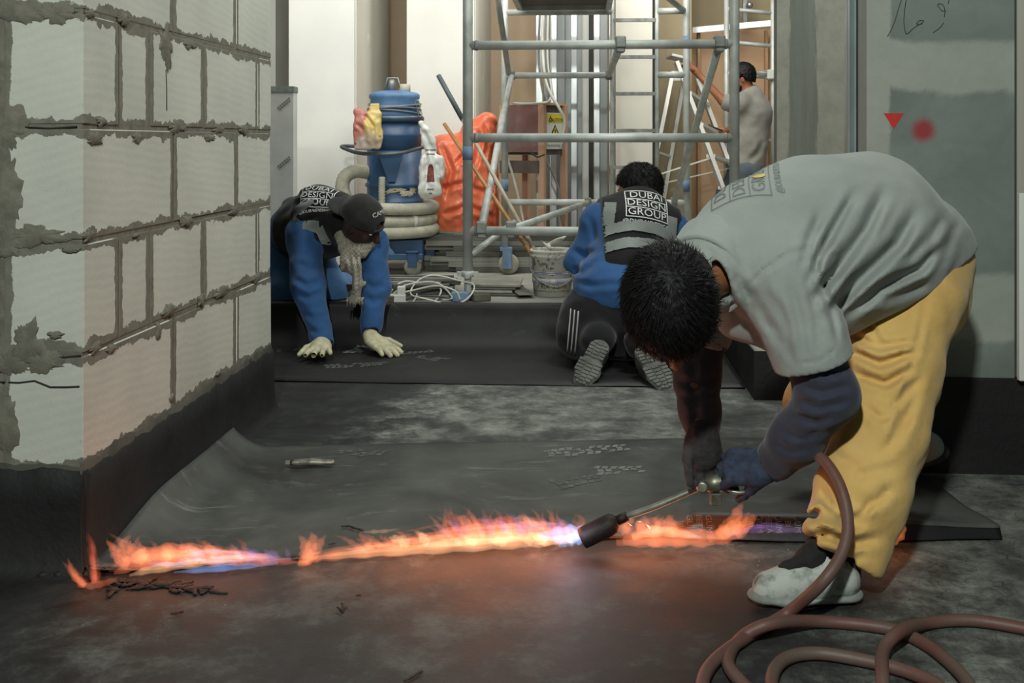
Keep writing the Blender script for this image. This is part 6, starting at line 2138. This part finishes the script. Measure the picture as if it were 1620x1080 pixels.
for (dx, dy) in ((34, -.27), (56, .05), (-44, -.2), (-30, .27)):
    c = Vector((VC.x + vr(dx), VC.y + dy, .066))
    fk = part('castor_fork', lambda q: (q.box(c + Vector((0, -.03, .06)), (.035, .005, .055)), q.box(c + Vector((0, .03, .06)), (.035, .005, .055)), q.box(c + Vector((0, 0, .115)), (.045, .045, .006))), BLU, VA, .002)
    part('castor_wheel', lambda q: q.lathe([(.012, -.024), (.035, -.022), (.055, -.020), (.064, -.010), (.064, .010), (.055, .020), (.035, .022), (.012, .024)], c, 24, Vector((.2, -1, 0))), plain('grey_rubber', (132, 132, 122), (104, 104, 96), rough=.7), fk)
# filled plaster patch smeared round the drum
q = MB()
for k, a in enumerate(np.linspace(-1.6, -.75, 6)):
    p = Vector((VC.x + vr(43.2) * math.cos(a), VC.y + vr(43.2) * math.sin(a), vz(300 - 6 * math.sin(k * 1.3)))); n_ = Vector((math.cos(a), math.sin(a), 0))
    blot(q, p, n_.cross(EZ), EZ, n_, .036, .003, 80 + k, .6, .6)
q.build('dust_smear', plain('plaster_dust', (178, 172, 148), (150, 146, 126), rough=.95), VA)

# snack bag hung on the vacuum
f = Field(at(583, 205, YV - .36) - Vector((.18, .12, .26)), at(583, 205, YV - .36) + Vector((.18, .12, .26)), .007)
c = at(582, 207, YV - .38)
f.box(c, (.098, .022, .14), None, .02, .01); f.ell(c, (.10, .055, .12), None, .03); f.box(c + Vector((.05, 0, .17)), (.035, .008, .035), None, .006, .02); f.ell(c + Vector((-.07, 0, .135)), (.04, .02, .03), None, .01)
f.wob(.008, 26, 3); f.wob(.003, 70, 4)
f.grooves([([(575, 180), (590, 200), (592, 235)], .012, 3), ([(563, 195), (575, 205), (578, 232)], .01, 3)])
t = NT('crisp_packet'); o3 = t.sep(t.coord()); n_ = t.noise(9, 4)
xx = t.math('ADD', o3[0], t.math('MULTIPLY', t.math('SUBTRACT', n_, .5), .12))
col = t.mix(t.step(xx, c.x - .02, c.x + .0), lin((170, 108, 94)), lin((196, 172, 104)))
col = t.mix(t.step(t.math('ADD', o3[2], t.math('MULTIPLY', n_, -.25)), c.z - .24, c.z - .12), lin((190, 176, 164)), col)
v_ = t.n('ShaderNodeTexVoronoi'); v_.inputs['Scale'].default_value = 14; t.l(t.coord(), v_.inputs['Vector'])
col = t.mix(t.math('SUBTRACT', 1.0, t.step(v_.outputs['Distance'], .12, .2)), col, lin((150, 92, 58)))
t.base(col); t.rough(.4)
tag(f.build('snack_bag', t.m, None, 1), 'crumpled red and yellow snack packet hanging on the blue vacuum drum', 'packet')
# white carrier bag
f = Field(at(685, 255, YV - .22) - Vector((.22, .16, .42)), at(685, 255, YV - .22) + Vector((.22, .16, .42)), .008)
ca = lambda x, y, d=0: V3(at(x, y, YV - .22 + d))
f.box(ca(683, 278), (.082, .035, .15), frame((0, 1, 0), (.1, 0, 1)), .02, .03); f.box(ca(676, 285), (.055, .03, .14), None, .02, .03)
f.chain([ca(668, 195), ca(678, 222), ca(682, 250)], [.022, .04, .06], .03, sq=((0, 1, 0), .5))
f.chain([ca(666, 196), ca(674, 205), ca(682, 226)], [.02, .03, .02], .02)
f.wob(.010, 24, 2); f.wob(.004, 60, 3)
f.grooves([([(680, 225), (690, 260), (700, 300)], .02, 3), ([(672, 235), (675, 265), (676, 300)], .012, 3), ([(686, 230), (694, 255), (698, 275)], .014, 3), ([(668, 205), (676, 220), (682, 235)], .012, 3)])
tp = plain('thin_white_plastic', (216, 218, 212), (196, 198, 192), scale=10, rough=.35)
cb = tag(f.build('carrier_bag', tp, None, 1), 'thin white carrier bag hanging from the vacuum handle', 'plastic bag')
bw = bvh_of(cb)
q = MB(); wrap_mesh_pts = [(-.03, -.075), (.03, -.075), (.022, .03), (.012, .055), (-.006, .055), (-.02, .03)]
og = at(677, 273, YV - .5)
o_, f_ = wrap_mesh(wrap_mesh_pts, [(0, 1, 2, 3, 4, 5)], og, Vector((1, 0, 0)), EZ, bw, .003, .03); q.add(o_, f_)
q.build('printed_figure', plain('maroon_print', (104, 50, 46), (130, 70, 62), scale=40, rough=.6), cb, recalc=False)
q = MB()
for (dy, w) in ((.16, .075), (.13, .06), (-.13, .05), (-.16, .02)):
    wrap_strip(q, [(-w / 2, dy), (w / 2, dy)], .010, og, Vector((1, 0, 0)), EZ, bw, .003)
q.build('printed_lines', plain('grey_print', (120, 116, 112), rough=.7), cb, recalc=False)

# ================================================================== RUBBISH BAG, POLES, BUCKET
YB = 8.58
ba = lambda x, y, d=0: V3(at(x - 7, y, YB + d))
f = Field(ba(738, 290) - np.array([.50, .42, .78]), ba(738, 290) + np.array([.50, .42, .78]), .011)
f.chain([ba(738, 385), ba(740, 330), ba(745, 270)], [.27, .275, .24], .08)
f.chain([ba(745, 270), ba(765, 215), ba(778, 192)], [.24, .13, .08], .06)
f.ell(ba(708, 235), (.13, .14, .12), None, .08)
f.wob(.014, 9, 2); f.wob(.008, 24, 4); f.wob(.005, 60, 5)
f.keep((0, 0, .01), (0, 0, -1))
f.grooves([([(700, 230), (715, 270), (705, 320)], .03, 4), ([(760, 205), (755, 250), (735, 300)], .03, 4), ([(775, 220), (780, 280), (770, 340)], .025, 4), ([(695, 300), (730, 290), (780, 310)], .02, 4), ([(700, 340), (740, 325), (785, 345)], .025, 4), ([(745, 220), (735, 245), (720, 260)], .03, 4), ([(765, 195), (772, 225), (765, 260)], .03, 3)])
ORB = plain('orange_plastic', (232, 126, 88), (222, 108, 72), scale=4, rough=.32)
tag(f.build('rubbish_bag', ORB, None, 1), 'big crumpled orange rubbish bag behind the scaffold post', 'rubbish bag')

def pole(name, a, b, r, mat, label, extra=None):
    th = thing(name, label, 'pole', b)
    part('shaft', lambda q: q.tube([a, b], r, 12), mat, th)
    if extra:
        extra(th)
    return th
WOOD = plain('varnished_wood', (190, 140, 86), (170, 120, 70), scale=20, rough=.5, stretch=(1, 1, .15))
PALEW = plain('pale_wood_pole', (190, 180, 158), (164, 154, 134), scale=20, rough=.6)
BKT = at(874, 474, 5.56)
pa, pb = at(703, 196, 6.25), at(848, 412, 5.52)
pole('broom_pole', pa, pb, .0115, WOOD, 'orange-brown wooden pole leaning from the bucket, shorter of the two')
pa, pb = at(694, 120, 6.35), at(856, 414, 5.56)
m_ = pa.lerp(pb, .26)
pole('paint_pole', m_, pb, .0115, PALEW, 'pale pole with dark grey grip leaning from the bucket, taller of the two',
     lambda th: part('grip', lambda q: q.tube([pa, m_], .0155, 12), plain('dark_grey_grip', (84, 92, 96), (70, 78, 82), rough=.6), th))
BK = thing('bucket', 'dirty white plastic paint bucket with smeared black lettering beside the kneeler', 'bucket', (BKT.x, BKT.y, SLAB_Z))
t = NT('dirty_white_plastic')
n1, n2 = t.noise(7, 7, .7), t.noise(30, 5, .7)
col = t.mix(t.step(n1, .52, .60), lin((212, 210, 198)), lin((128, 124, 112)))
col = t.mix(t.math('MULTIPLY', t.step(n2, .58, .64), .8), col, lin((70, 68, 62)))
t.base(col); t.rough(.6); t.bump(n2, .2, .003)
BZ = SLAB_Z + .002
bc_ = Vector((BKT.x, BKT.y, BZ))
part('bucket_shell', lambda q: q.lathe([(.098, 0), (.112, .20), (.118, .202), (.118, .212), (.114, .214), (.114, .222), (.119, .224), (.119, .236), (.112, .238), (.111, .225), (.095, .01), (.01, .008)], bc_, 40), t.m, BK)
for zz, cc in ((.118, (120, 122, 160)), (.126, (120, 122, 160)), (.090, (150, 150, 176))):
    part('printed_band', lambda q: q.lathe([(.0985 + zz * .07 + .0012, zz - (.003 if zz > .1 else .022)), (.0985 + zz * .07 + .0022, zz + .003)], bc_, 40), plain('blue_print_%d' % cc[0], cc, (190, 188, 190), scale=30, lo=.4, hi=.6, rough=.7), BK)
def cyl_text(q, s, zc, size, a0, R):
    vs, fs = text_tris(s, size)
    q.add([bc_ + Vector(((R + .0022) * math.sin(v.x / R + a0), -(R + .0022) * math.cos(v.x / R + a0), zc + v.y)) for v in vs], fs)
q = MB(); cyl_text(q, 'FIX 30-10', .052, .036, .05, .1022); q.build('lettering', plain('black_print', (44, 42, 40), (90, 86, 80), scale=60, rough=.8), BK, recalc=False)
q = MB(); cyl_text(q, 'CONSTRUCTION CHEMICALS', .028, .014, .05, .1005); q.build('small_lettering', plain('black_print', (44, 42, 40)), BK, recalc=False)
part('wire_handle', lambda q: q.tube(spline([bc_ + Vector((-.118, 0, .215)), bc_ + Vector((-.12, -.05, .15)), bc_ + Vector((-.07, -.115, .085)), bc_ + Vector((.02, -.135, .06)), bc_ + Vector((.10, -.09, .10)), bc_ + Vector((.12, -.02, .19)), bc_ + Vector((.118, 0, .215))], 6), .003, 6), TUBE_D, BK)
f = Field(bc_ + Vector((-.14, -.14, .2)), bc_ + Vector((.16, .14, .38)), .006)
f.box(V3(bc_) + np.array([.0, .0, .275]), (.10, .05, .004), frame((.5, .8, .2), (-.5, -.1, .85)), .003, .0); f.box(V3(bc_) + np.array([-.045, -.02, .27]), (.05, .03, .004), frame((.2, .9, -.3), (.7, .1, .7)), .003, .01)
f.wob(.012, 16, 3)
tag(f.build('crumpled_paper', plain('off_white_paper', (200, 198, 188), (180, 178, 168), rough=.8), None, 1), 'crumpled off-white paper sticking out of the paint bucket', 'paper')

# ================================================================== ELECTRICAL CABINET
YC = 8.35
EC = thing('electrical_cabinet', 'wooden site electrical cabinet on legs with yellow hazard sign', 'cabinet', at(858, 420, YC))
cz0, cz1 = at(0, 241, YC).z, at(0, 166, YC).z
cc_ = at(857, 222, YC - .02); cc_.z = 0          # the near corner post
lu = (at(796, 222, YC + .13) - at(857, 222, YC - .02)); lu.z = 0
ru = (at(892, 222, YC + .22) - at(857, 222, YC - .02)); ru.z = 0
lun, run = lu.normalized(), ru.normalized()
OAKP = plain('pale_plank', (196, 158, 130), (176, 138, 112), scale=12, rough=.8, stretch=(1, 1, .2))
MARN = plain('maroon_panel', (120, 84, 80), (146, 128, 124), scale=2.2, rough=.35)
DKPL = plain('dark_panel', (96, 84, 76), (78, 68, 62), rough=.7)
def slab4(q, o, a, b, z0, z1, th):
    n = a.cross(EZ).normalized() * th
    q.add([o, o + a, o + a + n, o + n] if False else [Vector((p.x, p.y, z)) for z in (z0, z1) for p in (o, o + a, o + a + n, o + n)], [(0, 1, 2, 3), (7, 6, 5, 4), (0, 4, 5, 1), (1, 5, 6, 2), (2, 6, 7, 3), (3, 7, 4, 0)])
part('front_panel', lambda q: slab4(q, cc_, lu, None, cz0, cz1, -.015), MARN, EC)
part('side_panel', lambda q: slab4(q, cc_, ru, None, cz0, cz1, -.015), DKPL, EC)
part('back_panel', lambda q: slab4(q, cc_ + lu, ru, None, cz0, cz1, .015), DKPL, EC)
part('roof_board', lambda q: q.prism([cc_ - lun * .02 - run * .02, cc_ + lu * 1.02 - run * .02, cc_ + lu * 1.02 + ru, cc_ - lun * .02 + ru * 1.02], cz1, cz1 + .02), OAKP, EC)
part('floor_board', lambda q: q.prism([cc_, cc_ + lu, cc_ + lu + ru, cc_ + ru], cz0 - .02, cz0), DKPL, EC)
for p, nm in ((cc_ - (lun + run) * .012, 'leg'), (cc_ + lu, 'leg'), (cc_ + ru, 'leg'), (cc_ + lu + ru, 'leg')):
    part(nm, lambda q: q.box(Vector((p.x, p.y, cz1 / 2)), (.024, .024, cz1 / 2), (lun, lun.cross(EZ), EZ)), OAKP, EC)
part('apron_board', lambda q: slab4(q, cc_ - run * .03, lu, None, at(0, 274, YC).z, at(0, 254, YC).z, -.02), DKPL, EC)
sg0 = cc_ + ru * .28 - lun * .006 ; 
nrm = ru.cross(EZ).normalized()
if nrm.y > 0: nrm = -nrm
so = cc_ + ru * .18 + nrm * .006
SY = plain('sign_yellow', (216, 196, 70), (204, 184, 62), rough=.5); SW = plain('sign_white', (214, 214, 206), (202, 202, 194), rough=.5); SB = plain('sign_black', (30, 30, 28), rough=.5)
sg = part('hazard_sign', lambda q: slab4(q, so, ru * .74, None, at(0, 236, YC).z, at(0, 178, YC).z, .003 if ru.cross(EZ).y < 0 else -.003), SW, EC)
def on_sign(u, py): 
    p = so + ru * .74 * u + nrm * .0045; return Vector((p.x, p.y, at(0, py, YC).z))
part('sign_header', lambda q: q.add([on_sign(.03, 194), on_sign(.97, 194), on_sign(.97, 179.5), on_sign(.03, 179.5)], [(0, 1, 2, 3)]), SY, sg)
part('sign_triangle', lambda q: q.add([on_sign(.22, 214), on_sign(.78, 214), on_sign(.5, 196.5)], [(0, 1, 2)]), SB, sg)
part('sign_triangle_fill', lambda q: q.add([on_sign(.32, 212.6) + nrm * .001, on_sign(.68, 212.6) + nrm * .001, on_sign(.5, 200) + nrm * .001], [(0, 1, 2)]), SY, sg)
part('sign_bolt', lambda q: q.add([on_sign(.5, 203) + nrm * .002, on_sign(.44, 208) + nrm * .002, on_sign(.5, 207.5) + nrm * .002, on_sign(.49, 212) + nrm * .002, on_sign(.57, 206.4) + nrm * .002, on_sign(.52, 206.6) + nrm * .002], [(0, 1, 2, 5), (2, 3, 4, 5)]), SB, sg)
part('sign_lettering', lambda q: flat_text(q, 'Electrical hazard', on_sign(.5, 230), run if run.x > 0 else -run, EZ, .034, .001), SB, sg)
part('sign_lettering', lambda q: flat_text(q, 'CAUTION', on_sign(.58, 190), run if run.x > 0 else -run, EZ, .045, .002), SB, sg)
part('sign_small_triangle', lambda q: q.tube([on_sign(.12, 191) + nrm * .002, on_sign(.30, 191) + nrm * .002, on_sign(.21, 183) + nrm * .002], .003, 5, closed=True), SB, sg)
# cables over the cabinet
CAB_W = plain('white_cable', (212, 212, 200), (190, 190, 178), rough=.5)
CAB_G = plain('grey_cable', (120, 120, 112), (96, 96, 90), rough=.5)
CAB_K = plain('black_cable', (42, 42, 42), (56, 56, 54), rough=.5)
def cable(name, pts, r, mat, label, group=None, n=7):
    q = MB(); q.tube(spline(pts, n), r, 7)
    return tag(q.build(name, mat), label, 'cable', group)
b_ = lambda x, y, d=0: at(x, y, YC - .12 + d)
cable('electric_cable', [b_(862, -10, .3), b_(858, 60, .3), b_(862, 120, .2), b_(872, 150, .1), b_(884, 170), b_(893, 190), b_(890, 215), b_(887, 235)], .012, CAB_W, 'white cable dropping from above and down the cabinet side')
cable('electric_cable', [b_(868, -10, .3), b_(866, 90, .3), b_(872, 140, .2), b_(868, 160, .1), b_(850, 163), b_(830, 164), b_(812, 163)], .009, CAB_W, 'white cable lying along the cabinet roof')
cable('electric_cable', [b_(856, -10, .3), b_(852, 80, .3), b_(856, 130, .2), b_(862, 158, .12)], .009, CAB_G, 'grey cable hanging straight down to the cabinet roof')
cable('electric_cable', [b_(795, 172, -.02), b_(790, 200, -.05), b_(800, 240, -.05), b_(812, 280, -.05), b_(822, 320, -.05), b_(830, 360, -.05), b_(838, 395, -.05)], .010, CAB_W, 'white cable falling past the left legs of the cabinet')
cable('electric_cable', [b_(862, 252, .1), b_(872, 270, .1), b_(884, 300, .1), b_(888, 340, .1), b_(900, 385, .1)], .008, CAB_G, 'grey cable trailing from under the cabinet to the floor')
cable('electric_cable', [b_(862, 244), b_(850, 248), b_(838, 240)], .006, CAB_K, 'short dark cable looped under the cabinet panel')

# ================================================================== BOARD PACK AND PILES
PK = thing('plasterboard_pack', 'upright pack of white plasterboard with grey top edge beside the block wall', 'plasterboard', at(445, 384, 6.5))
k0, k1 = at(380, 138, 6.5), at(464, 138, 6.5)
part('board_stack', lambda q: q.box(Vector(((k0.x + k1.x) / 2, 6.56, k0.z / 2)), ((k1.x - k0.x) / 2, .06, k0.z / 2 - .02)), plain('white_paper_board', (206, 207, 202), (194, 196, 190), rough=.85), PK)
part('top_strip', lambda q: q.box(Vector(((k0.x + k1.x) / 2, 6.56, k0.z - .012)), ((k1.x - k0.x) / 2 + .004, .064, .018)), plain('grey_green_strip', (128, 138, 128), (108, 118, 108), scale=30, rough=.8), PK)
MARK = plain('stencil_print', (128, 130, 126), rough=.8)
for (x, y) in ((449, 162), (449, 255)):
    for j in range(2):
        q = MB(); a = at(x - 10 + 3 * j, y + 9 + 2 * j, 6.497); b = at(x + 10 + j, y - 8 + 4 * j, 6.497)
        for i in range(6):
            q.flatbar(a.lerp(b, i / 6 + .02), a.lerp(b, i / 6 + .12), .001, .010, (-.6, 0, .8))
        o = q.build('stencil_mark', MARK, PK); o['kind'] = 'stuff'

# profiles heaped on the kerb and on the hall floor
PROF_D = plain('dark_dusty_profile', (74, 74, 70), (112, 112, 104), scale=6, rough=.55, metal=.5, stretch=(.3, 3, 3))
PROF_L = plain('light_dusty_profile', (150, 150, 140), (118, 118, 110), scale=6, rough=.55, metal=.4, stretch=(.3, 3, 3))
def profile(c, ang, L, w, h, mat, tilt=0.0, roll=0):
    """C-section lying down"""
    d_ = Vector((math.cos(ang), math.sin(ang), tilt)).normalized()
    s_ = d_.cross(EZ).normalized(); n_ = s_.cross(d_).normalized()
    q = MB(); t_ = .003
    q.box(c + n_ * (h - t_) / 2, (L / 2, w / 2, t_ / 2), (d_, s_, n_))
    q.box(c + s_ * (w / 2), (L / 2, t_ / 2, h / 2), (d_, s_, n_))
    q.box(c - s_ * (w / 2), (L / 2, t_ / 2, h / 2), (d_, s_, n_))
    return q.build('metal_profile', mat)
r5 = random.Random(5)
n_near = 0
for i in range(17):
    row = i % 6; lay = i // 6
    Y = 5.40 + .085 * row + r5.uniform(-.01, .01)
    L_ = r5.uniform(.42, .54)
    x = -.55 + r5.uniform(-.03, .03)
    o = profile(Vector((x, Y, SLAB_Z + .014 + .026 * lay)), -.06 + r5.uniform(-.05, .05), L_, .045, .024, PROF_D if r5.random() < .65 else PROF_L)
    tag(o, 'thin dusty metal profile in the low heap on the kerb behind the socket block', 'metal profile', 'profiles heaped on the kerb')
for i in range(21):
    row = i % 3; lay = i // 3
    Y = 8.21 - .08 * row + r5.uniform(-.004, .004)
    L_ = r5.uniform(1.1, 1.9)
    x = at(800, 0, Y).x + r5.uniform(-.10, .25)
    o = profile(Vector((x, Y, .022 + .0405 * lay)), -.02 + r5.uniform(-.012, .012), min(L_, 1.25), .07, .038, PROF_D if r5.random() < .6 else PROF_L)
    tag(o, 'long dusty metal profile in the heap at the foot of the orange bag', 'metal profile', 'profiles heaped on the hall floor')
cable('green_hose', [at(690, 368, 8.14), at(720, 370, 8.14), at(760, 370, 8.13), at(810, 371, 8.13), at(870, 371, 8.13), at(910, 372, 8.12)], .016, plain('green_rubber', (96, 118, 100), (80, 102, 86), rough=.6), 'dull green hose lying along the top of the far profile heap')
# plank and sheets
def sheet(px0, px1, py, Y, dep, th, z, mat, name, label, rot=0.0, cat='board'):
    a, b = at(px0, py, Y), at(px1, py, Y)
    q = MB(); c = Vector(((a.x + b.x) / 2, Y + dep / 2, z + th / 2))
    d_ = Vector((math.cos(rot - ANG), math.sin(rot - ANG), 0)); s_ = Vector((-d_.y, d_.x, 0))
    q.box(c, ((b.x - a.x) / 2, dep / 2, th / 2), (d_, s_, EZ))
    return tag(q.build(name, mat, None, min(.003, th * .3)), label, cat)
CARD = plain('grey_cardboard', (158, 156, 144), (138, 136, 126), scale=9, rough=.9)
CARD_D = plain('dark_cardboard', (92, 90, 82), (72, 70, 64), scale=9, rough=.9)
zk = SLAB_Z + .001
sheet(748, 826, 450, 5.50, .36, .010, zk, CARD_D, 'cardboard_sheet', 'dark cardboard sheet at the bottom of the stack by the jack')
sheet(738, 812, 450, 5.52, .34, .012, zk + .0115, CARD, 'cardboard_sheet', 'grey cardboard sheet second from the bottom of the stack', .04)
sheet(746, 820, 450, 5.55, .34, .006, zk + .025, CARD_D, 'cardboard_sheet', 'thin dark sheet in the middle of the cardboard stack', -.03)
sheet(742, 826, 450, 5.60, .33, .014, zk + .0325, CARD, 'cardboard_sheet', 'thick grey corrugated sheet on top of the cardboard stack', .02)
sheet(812, 838, 470, 5.42, .30, .004, zk + .016, plain('olive_grey_sheet', (112, 110, 98), (98, 96, 86), rough=.9), 'offcut_sheet', 'tilted olive-grey offcut between the cardboard stack and the bucket', .25)
sheet(560, 760, 440, 7.0, .30, .03, HALL_Z + .001, plain('whitish_plank', (190, 188, 176), (164, 162, 150), rough=.9), 'plank', 'long whitish plank on the hall floor in front of the vacuum')
sheet(600, 840, 440, 6.45, .16, .10, HALL_Z + .001, plain('whitish_plank', (190, 188, 176)), 'timber_beam', 'pale dusty beam lying behind the kerb across the scaffold', .0)
sheet(600, 730, 440, 6.50, .018, .004, HALL_Z + .1025, plain('yellow_tape_blade', (190, 178, 70), (160, 150, 60), scale=60, rough=.6), 'measuring_tape', 'extended yellow tape measure blade on the pale beam', .0, 'tape measure')
q = MB(); q.box(Vector((at(541, 437, 5.86).x, 5.86, SLAB_Z + .033)), (.07, .03, .032)); 
TM = q.build('level_tape_case', plain('black_yellow_case', (176, 160, 54), (40, 40, 36), scale=18, lo=.45, hi=.5, rough=.5, stretch=(4, 1, 1)), None, .006)
tag(TM, 'striped black and yellow tool partly hidden behind the scarf', 'tool')
# coiled white cable and socket on the kerb
zc = SLAB_Z + .075
for j, (cx_, cy_, rx, ry, lab) in enumerate(((700, 458, .16, .10, 'largest loop of white cable coiled on the kerb by the jack'), (672, 464, .13, .08, 'middle loop of white cable leaning over the socket block'), (655, 470, .11, .06, 'smallest loop of white cable around the socket block'))):
    c0 = at(cx_ - 15 * j, cy_, 5.33 + .02 * j)
    pts = [c0 + Vector((rx * math.cos(a), .03 * math.sin(a), .0)) + Vector((0, .05 * math.sin(a), ry * .55 * math.sin(a) + .012 * math.cos(3 * a))) for a in np.linspace(0, 6.283, 17)[:-1]]
    q = MB(); q.tube(spline(pts, 4, True), .0045, 7, closed=True)
    tag(q.build('cable_coil', CAB_W), lab, 'cable', 'coils of white cable')
for pts, lab, m in (([(612, 474), (620, 466), (650, 460), (690, 452), (720, 460), (728, 474)], 'white cable running level along the kerb heap', CAB_W), ([(610, 478), (625, 462), (645, 450), (690, 447), (715, 470), (700, 481)], 'white cable arching over the socket block', CAB_W), ([(640, 474), (665, 468), (700, 470), (716, 474)], 'short black cable lying under the white loops', CAB_K)):
    cable('extension_cable', [at(x, min(y, 474), 5.30) for x, y in pts], .0045, m, lab)
SO = thing('socket_block', 'small white extension socket block among the cables on the kerb', 'socket', at(628, 474, 5.29))
so_ = at(626, 469, 5.29)
part('case', lambda q: q.box(so_ + Vector((0, 0, -.012)), (.05, .026, .024)), plain('white_plastic', (220, 220, 212), (206, 206, 198), rough=.4), SO, .004)
part('plug', lambda q: q.box(so_ + Vector((.028, 0, .03)), (.020, .018, .022)), plain('white_plastic', (220, 220, 212)), SO, .004)
part('socket_face', lambda q: q.box(so_ + Vector((-.02, -.0265, -.010)), (.014, .001, .014)), plain('grey_plastic', (150, 150, 146), rough=.5), SO)

# white board leaning at the far right against the partition
lb0 = on_rw(1611, 305, .03)
q = MB(); u_b = to_room(on_rw(1611, 400, .04))[0]
q.rbox(u_b, u_b + .45, WR_V - .05, WR_V - .028, Z_UP + .001, lb0.z)
tag(q.build('leaning_board', GYPSUM, None, .003), 'white board standing on the black upstand at the right edge of the picture', 'board')
